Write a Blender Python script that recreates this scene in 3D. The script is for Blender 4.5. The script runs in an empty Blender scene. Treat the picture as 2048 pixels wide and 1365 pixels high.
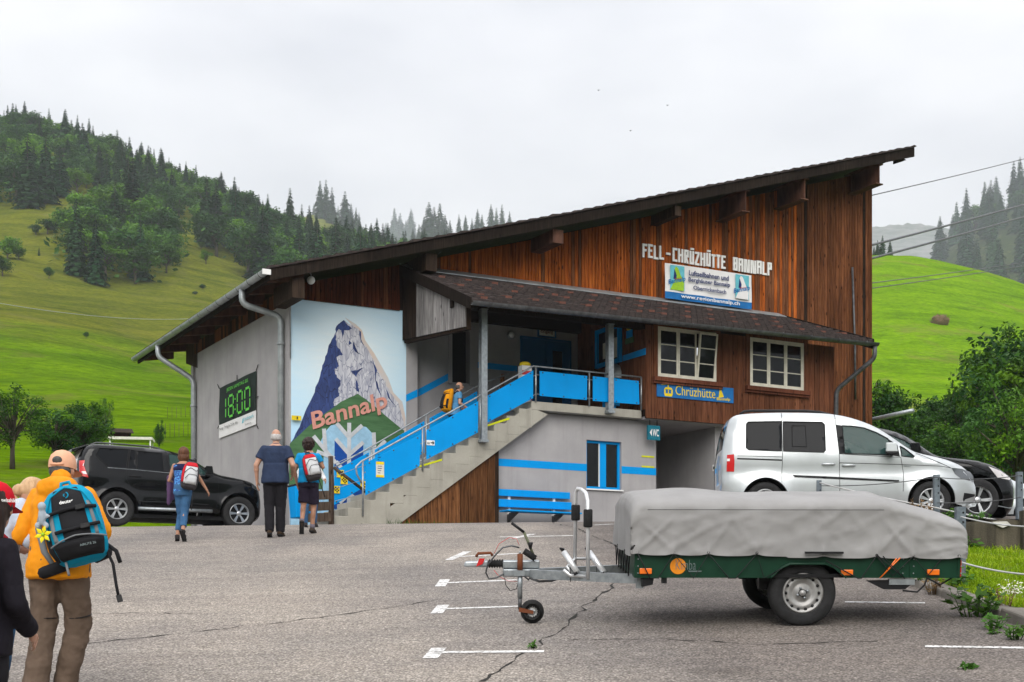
import bpy, bmesh, math, random
import numpy as np
from mathutils import Vector, Matrix, noise
from mathutils.geometry import delaunay_2d_cdt
R = math.radians
rnd = random.Random(7)
SC = bpy.context.scene
COL = SC.collection

# ------------------------------------------------------------------ camera, sky, sun, exposure
EZ = 1.70            # eye height above the road under the camera
F = 2872.0           # focal length in photo pixels
HY = 1250.0          # horizon row
cam = bpy.data.cameras.new('camera')
cam.sensor_width = 36.0
cam.lens = F / 2048 * 36
cam.shift_y = (HY - 682.5) / 2048
cam.clip_start = 0.1
cam.clip_end = 30000
camo = bpy.data.objects.new('camera', cam)
COL.objects.link(camo)
camo.location = (0, 0, EZ)
camo.rotation_euler = (R(90), 0, 0)
SC.camera = camo

SUN_EL, SUN_AZ = 33, 184      # degrees; azimuth measured from +Y clockwise
w = bpy.data.worlds.new('World')
SC.world = w
w.use_nodes = True
nt = w.node_tree
nt.nodes.clear()
def wn(t, **k):
    n = nt.nodes.new(t)
    for a, b in k.items(): setattr(n, a, b)
    return n
out = wn('ShaderNodeOutputWorld'); bg = wn('ShaderNodeBackground')
bg.inputs['Strength'].default_value = 0.1
sky = wn('ShaderNodeTexSky', sky_type='NISHITA', sun_disc=False, sun_elevation=R(SUN_EL), sun_rotation=R(SUN_AZ))
tc = wn('ShaderNodeTexCoord'); sep = wn('ShaderNodeSeparateXYZ')
nz = wn('ShaderNodeTexNoise'); nz.inputs['Scale'].default_value = 2.6; nz.inputs['Detail'].default_value = 5
mp = wn('ShaderNodeMapping'); mp.inputs['Scale'].default_value = (1, 1, 2.6)
rp = wn('ShaderNodeValToRGB')
rp.color_ramp.elements[0].position = .30; rp.color_ramp.elements[0].color = (.60, .605, .65, 1)
rp.color_ramp.elements[1].position = .66; rp.color_ramp.elements[1].color = (.95, .935, .945, 1)
mr = wn('ShaderNodeMapRange'); mr.inputs[1].default_value = 0; mr.inputs[2].default_value = 1; mr.inputs[3].default_value = 4.6; mr.inputs[4].default_value = 13.5
pw = wn('ShaderNodeMath', operation='POWER'); pw.inputs[1].default_value = 1.6; pw.use_clamp = True
ml = wn('ShaderNodeVectorMath', operation='SCALE')
mx = wn('ShaderNodeMix', data_type='RGBA'); mx.inputs['Factor'].default_value = .94
L = nt.links.new
L(tc.outputs['Generated'], mp.inputs[0]); L(mp.outputs[0], nz.inputs['Vector']); L(nz.outputs['Fac'], rp.inputs[0])
L(tc.outputs['Generated'], sep.inputs[0]); L(sep.outputs['Z'], pw.inputs[0]); L(pw.outputs[0], mr.inputs[0])
L(rp.outputs[0], ml.inputs[0]); L(mr.outputs[0], ml.inputs['Scale'])
L(sky.outputs[0], mx.inputs['A']); L(ml.outputs[0], mx.inputs['B'])
L(mx.outputs['Result'], bg.inputs[0]); L(bg.outputs[0], out.inputs[0])

sl = bpy.data.lights.new('sun', 'SUN'); sl.energy = 1.5; sl.angle = R(48); sl.color = (1, .965, .91)
so = bpy.data.objects.new('sun', sl); COL.objects.link(so)
a_, e_ = R(SUN_AZ), R(SUN_EL)
sd = Vector((math.sin(a_) * math.cos(e_), math.cos(a_) * math.cos(e_), math.sin(e_)))
so.rotation_euler = sd.to_track_quat('Z', 'Y').to_euler()
so.location = (0, 0, 60)
vs = SC.view_settings
SC.display_settings.display_device = 'sRGB'
vs.view_transform = 'Standard'; vs.look = 'None'; vs.gamma = 1; vs.use_curve_mapping = False
vs.exposure = 1.06
SC.render.engine = 'CYCLES'
SC.cycles.volume_bounces = 4
SC.cycles.max_bounces = 8
SC.cycles.transparent_max_bounces = 12
SC.cycles.use_denoising = True

# ------------------------------------------------------------------ helpers
def px(x, y, d):
    """the point a photo pixel shows when it lies d metres ahead"""
    return Vector(((x - 1024) / F * d, d, EZ + (HY - y) / F * d))

def tag(o, label=None, cat=None, group=None, kind=None):
    if label: o['label'] = label
    if cat: o['category'] = cat
    if group: o['group'] = group
    if kind: o['kind'] = kind
    return o

def empty(name, loc=(0, 0, 0), rz=0, label=None, cat=None, group=None):
    o = bpy.data.objects.new(name, None)
    COL.objects.link(o)
    o.location = loc
    o.rotation_euler = (0, 0, rz)
    o.empty_display_size = .2
    return tag(o, label, cat, group)

def link(name, me, parent=None, loc=None, rz=None):
    o = bpy.data.objects.new(name, me)
    COL.objects.link(o)
    if parent: o.parent = parent
    if loc is not None: o.location = loc
    if rz is not None: o.rotation_euler = (0, 0, rz)
    return o

def dup(o, parent=None):
    c = o.copy(); COL.objects.link(c)
    if parent: c.parent = parent
    for ch in list(o.children): dup(ch, c)
    return c

class MB:
    def __init__(s): s.v = []; s.f = []; s.m = []; s.s = []; s.mats = []
    def mi(s, mat):
        if mat not in s.mats: s.mats.append(mat)
        return s.mats.index(mat)
    def add(s, vs, fs, mat, smooth=False):
        o = len(s.v); i = s.mi(mat)
        s.v.extend([tuple(v) for v in vs])
        for f in fs:
            s.f.append([k + o for k in f]); s.m.append(i); s.s.append(smooth)
        return s
    def bx(s, x0, x1, y0, y1, z0, z1, mat):
        v = [(x0,y0,z0),(x1,y0,z0),(x1,y1,z0),(x0,y1,z0),(x0,y0,z1),(x1,y0,z1),(x1,y1,z1),(x0,y1,z1)]
        return s.add(v, [(3,2,1,0),(4,5,6,7),(0,1,5,4),(1,2,6,5),(2,3,7,6),(3,0,4,7)], mat)
    def hexa(s, v, mat):      # 8 corners: bottom loop then top loop
        return s.add(v, [(3,2,1,0),(4,5,6,7),(0,1,5,4),(1,2,6,5),(2,3,7,6),(3,0,4,7)], mat)
    def prism(s, loop, d, mat):
        """loop of 3-d points (planar), extruded by vector d"""
        n = len(loop); d = Vector(d)
        a = [Vector(p) for p in loop]; b = [p + d for p in a]
        return s.add(a + b, [list(range(n))[::-1], list(range(n, 2 * n))] + [(i, (i + 1) % n, n + (i + 1) % n, n + i) for i in range(n)], mat)
    def tube(s, pts, r, mat, n=8, smooth=True, caps=True):
        pts = [Vector(p) for p in pts]; k = len(pts)
        rs = r if isinstance(r, (list, tuple)) else [r] * k
        vs = []; prev = None
        for i, p in enumerate(pts):
            t = (pts[min(i + 1, k - 1)] - pts[max(i - 1, 0)])
            if t.length < 1e-9: t = Vector((0, 0, 1))
            t.normalize()
            if prev is None:
                up = Vector((0, 0, 1)) if abs(t.z) < .9 else Vector((1, 0, 0))
                a = t.cross(up).normalized()
            else:
                a = (prev - t * prev.dot(t))
                a = a.normalized() if a.length > 1e-6 else t.orthogonal().normalized()
            prev = a; b = t.cross(a)
            for j in range(n):
                g = 2 * math.pi * j / n
                vs.append(p + (a * math.cos(g) + b * math.sin(g)) * rs[i])
        fs = [(i * n + j, i * n + (j + 1) % n, (i + 1) * n + (j + 1) % n, (i + 1) * n + j) for i in range(k - 1) for j in range(n)]
        if caps: fs += [list(range(n))[::-1], list(range((k - 1) * n, k * n))]
        return s.add(vs, fs, mat, smooth)
    def lathe(s, prof, mat, axis='y', c=(0, 0, 0), n=28, smooth=True):
        """prof: (radius, along) pairs"""
        vs = []
        for r, t in prof:
            for j in range(n):
                g = 2 * math.pi * j / n; u, v = r * math.cos(g), r * math.sin(g)
                p = {'y': (u, t, v), 'z': (u, v, t), 'x': (t, u, v)}[axis]
                vs.append((p[0] + c[0], p[1] + c[1], p[2] + c[2]))
        k = len(prof)
        fs = [(i * n + j, i * n + (j + 1) % n, (i + 1) * n + (j + 1) % n, (i + 1) * n + j) for i in range(k - 1) for j in range(n)]
        return s.add(vs, fs, mat, smooth)
    def ell(s, c, r, mat, nu=14, nv=8, rot=None, smooth=True):
        vs = []
        for i in range(nv + 1):
            th = math.pi * i / nv
            for j in range(nu):
                g = 2 * math.pi * j / nu
                p = Vector((r[0] * math.sin(th) * math.cos(g), r[1] * math.sin(th) * math.sin(g), r[2] * math.cos(th)))
                if rot: p = rot @ p
                vs.append(p + Vector(c))
        fs = [(i * nu + j, (i + 1) * nu + j, (i + 1) * nu + (j + 1) % nu, i * nu + (j + 1) % nu) for i in range(nv) for j in range(nu)]
        return s.add(vs, fs, mat, smooth)
    def cap(s, p0, p1, r0, r1, mat, flat0=False, flat1=False, n=12):
        """tapered capsule, closed"""
        p0, p1 = Vector(p0), Vector(p1); t = (p1 - p0).normalized()
        pts, rs = [], []
        if flat0: pts.append(p0); rs.append(r0)
        else:
            for k in (-.98, -.8, -.5): pts.append(p0 + t * r0 * k); rs.append(r0 * math.sqrt(1 - k * k))
            pts.append(p0); rs.append(r0)
        pts.append(p1); rs.append(r1)
        if not flat1:
            for k in (.5, .8, .98): pts.append(p1 + t * r1 * k); rs.append(r1 * math.sqrt(1 - k * k))
        return s.tube(pts, rs, mat, n)
    def loft(s, rings, mat, n=20):
        """rings of (centre, rx, ry[, power]) stacked upward, closed at both ends"""
        vs = []
        for c, rx, ry in rings:
            for j in range(n):
                g = 2 * math.pi * j / n
                cx, sy = math.cos(g), math.sin(g)
                q = .8
                vs.append((c[0] + rx * math.copysign(abs(cx) ** q, cx), c[1] + ry * math.copysign(abs(sy) ** q, sy), c[2]))
        k = len(rings)
        fs = [(i * n + j, i * n + (j + 1) % n, (i + 1) * n + (j + 1) % n, (i + 1) * n + j) for i in range(k - 1) for j in range(n)]
        fs += [list(range(n))[::-1], list(range((k - 1) * n, k * n))]
        return s.add(vs, fs, mat, True)
    def mesh(s, name):
        me = bpy.data.meshes.new(name)
        me.from_pydata(s.v, [], s.f)
        for m in s.mats: me.materials.append(m)
        me.polygons.foreach_set('material_index', s.m)
        me.polygons.foreach_set('use_smooth', s.s)
        me.update()
        return me
    def build(s, name, parent=None, loc=None, rz=None, bevel=0):
        o = link(name, s.mesh(name), parent, loc, rz)
        if bevel:
            b = o.modifiers.new('bevel', 'BEVEL'); b.width = bevel; b.segments = 2; b.limit_method = 'ANGLE'; b.angle_limit = R(40)
        return o

# ------------------------------------------------------------------ materials
def nodes(name):
    m = bpy.data.materials.new(name); m.use_nodes = True
    t = m.node_tree; b = t.nodes['Principled BSDF']
    return m, t, b
def nd(t, typ, **k):
    n = t.nodes.new(typ)
    for a, v in k.items(): setattr(n, a, v)
    return n
def rgba(c): return (c[0], c[1], c[2], 1)
def coords(t, scale=(1, 1, 1), world=False, shift=False):
    if world: c = nd(t, 'ShaderNodeNewGeometry').outputs['Position']
    else: c = nd(t, 'ShaderNodeTexCoord').outputs['Object']
    m = nd(t, 'ShaderNodeMapping'); m.inputs['Scale'].default_value = scale
    t.links.new(c, m.inputs[0])
    if shift:
        o = nd(t, 'ShaderNodeObjectInfo'); s = nd(t, 'ShaderNodeMath', operation='MULTIPLY'); s.inputs[1].default_value = 57
        t.links.new(o.outputs['Random'], s.inputs[0]); t.links.new(s.outputs[0], m.inputs['Location'])
    return m.outputs[0]
def noise_n(t, vec, scale, detail=5, rough=.6):
    n = nd(t, 'ShaderNodeTexNoise'); n.inputs['Scale'].default_value = scale; n.inputs['Detail'].default_value = detail; n.inputs['Roughness'].default_value = rough
    t.links.new(vec, n.inputs['Vector']); return n.outputs['Fac']
def ramp(t, fac, stops):
    r = nd(t, 'ShaderNodeValToRGB'); e = r.color_ramp.elements
    while len(e) < len(stops): e.new(.5)
    for k, (p, c) in zip(e, stops): k.position = p; k.color = rgba(c)
    t.links.new(fac, r.inputs[0]); return r.outputs[0]
def mixc(t, fac, a, b, mode='MIX'):
    m = nd(t, 'ShaderNodeMix', data_type='RGBA', blend_type=mode)
    for s, v in (('Factor', fac), ('A', a), ('B', b)):
        if isinstance(v, (int, float)): m.inputs[s].default_value = v
        elif isinstance(v, tuple): m.inputs[s].default_value = rgba(v)
        else: t.links.new(v, m.inputs[s])
    return m.outputs['Result']
def bump(t, b, h, strength, dist=.01):
    n = nd(t, 'ShaderNodeBump'); n.inputs['Strength'].default_value = strength; n.inputs['Distance'].default_value = dist
    t.links.new(h, n.inputs['Height']); t.links.new(n.outputs[0], b.inputs['Normal'])

def mat(name, c, rough=.6, metal=0, c2=None, scale=8, stretch=(1, 1, 1), bmp=0, bscale=40, spec=None, var=.12, shift=False, coat=0, world=False):
    m, t, b = nodes(name)
    b.inputs['Roughness'].default_value = rough; b.inputs['Metallic'].default_value = metal
    b.inputs['Specular IOR Level'].default_value = .22 if spec is None and rough > .35 else (spec or .5)
    if coat: b.inputs['Coat Weight'].default_value = coat; b.inputs['Coat Roughness'].default_value = .04
    v = coords(t, stretch, world, shift)
    if c2 is None: c2 = tuple(x * (1 - 2 * var) for x in c)
    f = noise_n(t, v, scale)
    t.links.new(ramp(t, f, [(.32, c2), (.68, c)]), b.inputs['Base Color'])
    if bmp: bump(t, b, noise_n(t, v, bscale, 4), bmp, .004)
    return m

def wood(name, dark, mid, light, rough=.75, var=.5):
    """boards: grain along local z, every board its own tone"""
    m, t, b = nodes(name)
    b.inputs['Roughness'].default_value = rough; b.inputs['Specular IOR Level'].default_value = .06
    v = coords(t, (9, 9, .55), shift=True)
    g = noise_n(t, v, 3.2, 7, .65)
    c = ramp(t, g, [(.30, dark), (.48, mid), (.72, light)])
    k = nd(t, 'ShaderNodeTexVoronoi', feature='DISTANCE_TO_EDGE' if False else 'F1'); k.inputs['Scale'].default_value = 2.1
    t.links.new(coords(t, (3.2, 3.2, 1.1), shift=True), k.inputs['Vector'])
    kn = ramp(t, k.outputs['Distance'], [(.07, (0, 0, 0)), (.17, (1, 1, 1))])
    c = mixc(t, kn, tuple(x * .35 for x in dark), c)
    o = nd(t, 'ShaderNodeObjectInfo'); mrr = nd(t, 'ShaderNodeMapRange'); mrr.inputs[3].default_value = 1 - var; mrr.inputs[4].default_value = 1 + var * .6
    t.links.new(o.outputs['Random'], mrr.inputs[0])
    vm = nd(t, 'ShaderNodeVectorMath', operation='SCALE'); t.links.new(c, vm.inputs[0]); t.links.new(mrr.outputs[0], vm.inputs['Scale'])
    big = noise_n(t, coords(t, (.9, .9, .35)), 1.0, 3)
    c = mixc(t, ramp(t, big, [(.40, (.72, .68, .66)), (.6, (1, 1, 1))]), (0, 0, 0), vm.outputs[0])
    t.links.new(c, b.inputs['Base Color'])
    bump(t, b, g, .5, .006)
    return m

def leafmat(name, a, b_, c_, rough=.55, trans=.25):
    m, t, b = nodes(name)
    b.inputs['Roughness'].default_value = rough; b.inputs['Specular IOR Level'].default_value = .08
    f = noise_n(t, coords(t, (1, 1, 1), shift=True), 1.1, 3)
    c = ramp(t, f, [(.3, a), (.5, b_), (.72, c_)])
    o = nd(t, 'ShaderNodeObjectInfo'); mrr = nd(t, 'ShaderNodeMapRange'); mrr.inputs[3].default_value = .72; mrr.inputs[4].default_value = 1.25
    t.links.new(o.outputs['Random'], mrr.inputs[0])
    vm = nd(t, 'ShaderNodeVectorMath', operation='SCALE'); t.links.new(c, vm.inputs[0]); t.links.new(mrr.outputs[0], vm.inputs['Scale'])
    t.links.new(vm.outputs[0], b.inputs['Base Color'])
    tr = nd(t, 'ShaderNodeBsdfTranslucent'); t.links.new(vm.outputs[0], tr.inputs[0])
    ms = nd(t, 'ShaderNodeMixShader'); ms.inputs[0].default_value = trans
    t.links.new(b.outputs[0], ms.inputs[1]); t.links.new(tr.outputs[0], ms.inputs[2])
    t.links.new(ms.outputs[0], t.nodes['Material Output'].inputs[0])
    return m

def plain(name, c, rough=.5, metal=0, coat=0, spec=None):
    return mat(name, c, rough, metal, var=.05, scale=3, coat=coat, spec=spec)

# colours
BLUE = (.0, .30, .72)
M = {}
M['board_red'] = wood('dark red brown boards', (.022, .007, .004), (.075, .021, .010), (.15, .042, .016), var=.45)
M['board_orange'] = wood('orange brown boards', (.10, .022, .006), (.36, .085, .015), (.58, .17, .032), var=.28)
M['board_brown'] = wood('weathered brown boards', (.05, .018, .009), (.145, .052, .021), (.25, .10, .042), var=.3)
M['board_room'] = wood('oiled brown boards', (.055, .019, .01), (.15, .055, .027), (.24, .10, .05), var=.25)
M['board_grey'] = wood('silver grey boards', (.09, .085, .085), (.27, .255, .25), (.46, .44, .43), var=.25)
M['board_black'] = wood('weathered black brown boards', (.012, .008, .006), (.03, .018, .012), (.06, .038, .026), var=.3)
M['plank_base'] = wood('plank orange to grey', (.04, .02, .012), (.16, .065, .025), (.30, .14, .055), var=.45)
M['joint'] = plain('dark joint wood', (.012, .006, .004), .9)
M['roofwood'] = wood('roof timber', (.014, .009, .007), (.04, .026, .018), (.09, .06, .042), var=.25)
M['verge'] = wood('verge timber', (.007, .005, .004), (.017, .012, .009), (.04, .03, .024), var=.2)
M['beam'] = mat('beam brown', (.12, .055, .035), .8, c2=(.05, .022, .014), scale=6, stretch=(1, 1, .3), bmp=.3)
M['tile'] = mat('roof tile', (.062, .046, .042), .85, c2=(.022, .018, .017), scale=9, bmp=.4, bscale=60)
M['tile_red'] = mat('red roof tile', (.17, .065, .045), .8, c2=(.09, .04, .03), scale=14)
M['zinc'] = mat('weathered zinc', (.40, .43, .44), .45, .5, c2=(.26, .285, .29), scale=5, bmp=.1)
M['zinc_dark'] = mat('dark zinc', (.13, .135, .14), .45, .5, c2=(.06, .06, .063), scale=6)
M['galv'] = mat('galvanised steel', (.42, .45, .47), .42, .7, c2=(.25, .275, .29), scale=14, bmp=.08)
M['post_steel'] = mat('dull post steel', (.17, .20, .225), .5, .4, c2=(.10, .12, .14), scale=14)
M['chrome'] = plain('polished metal', (.75, .75, .75), .18, 1)

M['blue_dark'] = mat('dark blue door paint', (.006, .10, .26), .4, c2=(.005, .08, .21), scale=2)
M['teal'] = mat('teal sign', (.006, .15, .21), .4)
M['white'] = mat('white paint', (.84, .84, .82), .5, c2=(.72, .72, .7), scale=5)
M['cream'] = mat('cream window paint', (.74, .70, .58), .45, c2=(.6, .57, .47), scale=9)
M['paper'] = mat('paper', (.72, .70, .62), .8)
M['black'] = plain('black plastic', (.012, .012, .013), .5)
M['rubber'] = mat('rubber', (.022, .022, .023), .85, c2=(.012, .012, .012), scale=30)
M['yellow'] = mat('yellow print', (.83, .62, .02), .5)
M['tape'] = mat('yellow tape', (.62, .66, .01), .5)
M['orange'] = plain('amber lamp', (.9, .18, .01), .25, coat=.5)
M['red'] = plain('red plastic', (.55, .01, .012), .25, coat=.6)
M['dark'] = plain('dark interior', (.008, .008, .008), .9)

def concrete(name, a, b_, dirt, streak=.5, bm=.35, thr=.52):
    m, t, b = nodes(name)
    b.inputs['Roughness'].default_value = .88; b.inputs['Specular IOR Level'].default_value = .2
    v = coords(t)
    c = ramp(t, noise_n(t, v, 1.3, 7, .62), [(.3, b_), (.7, a)])
    s = noise_n(t, coords(t, (2.2, 2.2, .18)), 2.0, 5)
    c = mixc(t, ramp(t, s, [(thr, (1, 1, 1)), (thr + .26, (1 - streak,) * 3)]), dirt, c)
    fine = noise_n(t, v, 60, 3)
    c = mixc(t, .25, c, ramp(t, fine, [(.3, b_), (.7, a)]))
    t.links.new(c, b.inputs['Base Color'])
    bump(t, b, noise_n(t, v, 45, 6), bm, .006)
    return m
M['render'] = concrete('grey render', (.40, .385, .385), (.30, .29, .295), (.17, .165, .16), .4)
M['concrete'] = concrete('bare concrete', (.42, .40, .345), (.27, .255, .215), (.11, .10, .08), .6)
M['wallconc'] = concrete('old wall concrete', (.17, .145, .105), (.06, .052, .038), (.012, .011, .009), .97, .8, .40)

M['blue'] = concrete('blue paint', (.0, .31, .76), (.0, .255, .64), (.012, .17, .38), .3, .06); M['blue'].node_tree.nodes['Principled BSDF'].inputs['Roughness'].default_value = .5
M['blue'].node_tree.nodes['Principled BSDF'].inputs['Specular IOR Level'].default_value = .08
def glassmat(name, tint, rough=.03, alpha=1.0):
    m, t, b = nodes(name)
    b.inputs['Roughness'].default_value = rough
    b.inputs['IOR'].default_value = 1.5; b.inputs['Specular IOR Level'].default_value = .3
    f = noise_n(t, coords(t), 2, 2)
    t.links.new(ramp(t, f, [(.3, tuple(x * .8 for x in tint)), (.7, tint)]), b.inputs['Base Color'])
    b.inputs['Alpha'].default_value = alpha
    return m
M['glass'] = glassmat('window glass', (.006, .007, .008), .02, .88)
M['tint'] = glassmat('tinted car glass', (.010, .011, .013), .02); M['tint'].node_tree.nodes['Principled BSDF'].inputs['Specular IOR Level'].default_value = .12
M['carglass'] = glassmat('green car glass', (.03, .075, .07), .02, .8)

# ------------------------------------------------------------------ ground
TZ = 3.90
def ground(x, y):
    a = .133 * y + .02 * max(-14, min(14, x))
    k = .45
    h = max(0, k - abs(a - TZ)) / k
    return min(a, TZ) - h * h * k * .25

def gd(pxx, pyy):
    """ground point seen at a photo pixel"""
    lo, hi = 3.0, 31.0
    for _ in range(60):
        m = (lo + hi) / 2; p = px(pxx, pyy, m)
        if p.z > ground(p.x, m): hi_ok = True; lo = m
        else: hi = m
    p = px(pxx, pyy, lo); return Vector((p.x, lo, ground(p.x, lo)))

def asphalt():
    m, t, b = nodes('worn asphalt')
    b.inputs['Roughness'].default_value = .9; b.inputs['Specular IOR Level'].default_value = .12
    v = coords(t, world=True)
    vo = nd(t, 'ShaderNodeTexVoronoi'); vo.inputs['Scale'].default_value = 58; t.links.new(v, vo.inputs['Vector'])
    stone = ramp(t, vo.outputs['Color'], [(.0, (.14, .128, .115)), (.4, (.32, .294, .263)), (.75, (.44, .407, .37)), (1, (.68, .635, .58))])
    gap = ramp(t, vo.outputs['Distance'], [(.25, (1, 1, 1)), (.75, (.42, .41, .41))])
    c = mixc(t, 1, stone, gap, 'MULTIPLY')
    mid = noise_n(t, v, 9, 4, .7)
    c = mixc(t, ramp(t, mid, [(.35, (.35,)*3), (.62, (0, 0, 0))]), c, (.16, .155, .15))
    big = noise_n(t, coords(t, (1, .5, 1), world=True), .35, 5)
    c = mixc(t, 1, c, ramp(t, big, [(.35, (.82, .81, .82)), (.65, (1.25, 1.20, 1.14))]), 'MULTIPLY')
    oil = noise_n(t, v, .85, 3, .5); c = mixc(t, 1, c, ramp(t, oil, [(.66, (1, 1, 1)), (.76, (.72, .71, .71))]), 'MULTIPLY')
    wear = noise_n(t, coords(t, (.25, 1.6, 1), world=True), 1.3, 5, .7); c = mixc(t, 1, c, ramp(t, wear, [(.33, (.86, .85, .86)), (.6, (1.05, 1.05, 1.04))]), 'MULTIPLY')
    # darker asphalt tone in the parking bay under and around the trailer
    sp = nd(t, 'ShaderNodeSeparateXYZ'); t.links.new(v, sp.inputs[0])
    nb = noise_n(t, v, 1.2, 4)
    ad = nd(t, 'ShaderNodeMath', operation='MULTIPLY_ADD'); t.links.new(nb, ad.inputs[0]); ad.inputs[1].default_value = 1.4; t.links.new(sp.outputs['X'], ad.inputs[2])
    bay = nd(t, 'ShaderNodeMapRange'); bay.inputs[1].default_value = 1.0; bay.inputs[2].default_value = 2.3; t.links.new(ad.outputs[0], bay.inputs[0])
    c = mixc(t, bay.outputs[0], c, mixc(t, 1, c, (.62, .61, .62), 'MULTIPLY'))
    t.links.new(c, b.inputs['Base Color'])
    bump(t, b, vo.outputs['Distance'], .8, .008)
    return m
M['asphalt'] = asphalt()

def grid(name, xs, ys, zf, mat, kind='structure', smooth=True, parent=None):
    mb = MB(); nx, ny = len(xs), len(ys)
    mb.add([(x, y, zf(x, y)) for y in ys for x in xs], [(j * nx + i, j * nx + i + 1, (j + 1) * nx + i + 1, (j + 1) * nx + i) for j in range(ny - 1) for i in range(nx - 1)], mat, smooth)
    o = mb.build(name, parent)
    if kind: o['kind'] = kind
    return o
def lin(a, b, n): return [a + (b - a) * i / (n - 1) for i in range(n)]

KX = 4.24   # kerb line
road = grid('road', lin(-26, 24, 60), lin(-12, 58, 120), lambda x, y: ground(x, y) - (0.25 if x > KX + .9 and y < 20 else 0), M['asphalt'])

# painted bay lines: thin worn strips lying on the road
def paint_mat():
    m, t, b = nodes('worn road paint')
    b.inputs['Roughness'].default_value = .8
    v = coords(t, world=True)
    f = noise_n(t, v, 26, 6, .75)
    t.links.new(ramp(t, noise_n(t, v, 5, 3), [(.3, (.55, .54, .52)), (.7, (.78, .77, .75))]), b.inputs['Base Color'])
    t.links.new(ramp(t, f, [(.38, (0, 0, 0)), (.50, (1, 1, 1))]), b.inputs['Alpha'])
    return m
M['paint'] = paint_mat()
def strip(pts, wd, mat, name, up=.005, jit=0):
    mb = MB(); vs = []; P = []
    for a, b in zip(pts[:-1], pts[1:]):
        n = max(1, int((Vector(b) - Vector(a)).length / .25))
        P += [Vector(a).lerp(Vector(b), i / n) for i in range(n)]
    P.append(Vector(pts[-1]))
    for i, p in enumerate(P):
        q = P[min(i + 1, len(P) - 1)] - P[max(i - 1, 0)]
        s = Vector((-q.y, q.x)).normalized() * wd * (.5 + jit * rnd.uniform(-.45, .5))
        for k in (1, -1):
            x, y = p.x + s.x * k + jit * rnd.uniform(-.03, .03), p.y + s.y * k
            vs.append((x, y, ground(x, y) + up))
    mb.add(vs, [(2 * i, 2 * i + 1, 2 * i + 3, 2 * i + 2) for i in range(len(P) - 1)], mat)
    o = mb.build(name); o['kind'] = 'structure'; return o
for a, b_, w_ in [((868, 1306), (1088, 1304), .1), ((880, 1219), (1062, 1213), .1), ((885, 1167), (1034, 1161), .11), ((905, 1115), (1036, 1108), .11),
                  ((1000, 1075), (1152, 1072), .11), ((1188, 1051), (1226, 1049), .11), ((995, 1036.5), (1085, 1036), .14), ((1690, 1205), (1850, 1207), .09), ((1850, 1294), (2048, 1297), .09)]:
    strip([gd(*a), gd(*b_)], w_, M['paint'], 'bay_line')
for a, b_ in [((860, 1318), (878, 1297)), ((873, 1228), (887, 1211)), ((880, 1174), (890, 1160)), ((898, 1121), (935, 1104)), ((1025, 1078), (1065, 1069))]:
    strip([gd(*a), gd(*b_)], .12, M['paint'], 'bay_line')
M['crack'] = mat('crack', (.035, .033, .028), .95, c2=(.012, .011, .01), scale=12)
def crackline(p, w_, jx=5):
    q = []
    for a, b_ in zip(p[:-1], p[1:]):
        for i in range(9):
            q.append((a[0] + (b_[0] - a[0]) * i / 9 + rnd.uniform(-jx, jx), a[1] + (b_[1] - a[1]) * i / 9 + rnd.uniform(-1, 1)))
    q.append(p[-1])
    strip([gd(*k) for k in q], w_, M['crack'], 'road_crack', .0035, .9)
crackline([(962, 1364), (1060, 1300), (1130, 1252), (1180, 1205), (1232, 1168), (1262, 1140)], .014)
crackline([(1160, 1062), (1190, 1075), (1225, 1088), (1260, 1110)], .016, 2)
crackline([(1085, 1040), (1105, 1046), (1150, 1056), (1180, 1068)], .016, 2)
crackline([(150, 1290), (420, 1262), (700, 1228), (880, 1200)], .012, 4)
crackline([(180, 1228), (300, 1226), (420, 1229)], .01, 4)
crackline([(1140, 1280), (1330, 1279), (1520, 1290), (1760, 1283)], .014, 3)

# ------------------------------------------------------------------ parking terrace, retaining wall, kerb, bank
def terrz(x, y): return max(3.17 + .07 * (y - 20), ground(x, y) + .02) if y > 20 else 3.17
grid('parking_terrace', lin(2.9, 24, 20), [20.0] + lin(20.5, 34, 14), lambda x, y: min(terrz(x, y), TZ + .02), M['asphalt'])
rw = empty('retaining_wall', (9, 19.9, 2.2), 0, 'stained concrete retaining wall below the parked cars, moss and dark streaks', 'retaining wall')
mb = MB()
xs = lin(2.9, 22, 60)
for i in range(len(xs) - 1):
    t0 = [3.12 + .06 * noise.noise((x * 1.7, 0, 1)) for x in (xs[i], xs[i + 1])]
    mb.hexa([(xs[i], 19.7, 1.9), (xs[i+1], 19.7, 1.9), (xs[i+1], 20.02, 1.9), (xs[i], 20.02, 1.9), (xs[i], 19.7, t0[0]), (xs[i+1], 19.7, t0[1]), (xs[i+1], 20.02, t0[1]), (xs[i], 20.02, t0[0])], M['wallconc'])
mb.v = [(x - 9, y - 19.9, z - 2.2) for x, y, z in mb.v]
mb.build('wall', rw)
mb = MB()
M['limewash'] = mat('pale lime patch', (.62, .6, .56), .9, c2=(.45, .43, .4), scale=9)
cp = [px(x, y, 19.66) for x, y in ((1985, 1044), (2014, 1043), (2022, 1050), (2006, 1056), (1996, 1052))]
mb.prism([p - Vector((9, 19.9, 2.2)) for p in cp], (0, .04, 0), M['limewash']); mb.build('patch', rw)
mb = MB()
mb.hexa([(px(2045, 1000, 19.6).x - 9 + dx, -.32 + dy, dz) for dz in (-.3, 1.06) for dx, dy in ((0, 0), (.6, 0), (.6, .15), (0, .15))], M['wallconc']); mb.build('pier', rw)

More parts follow.
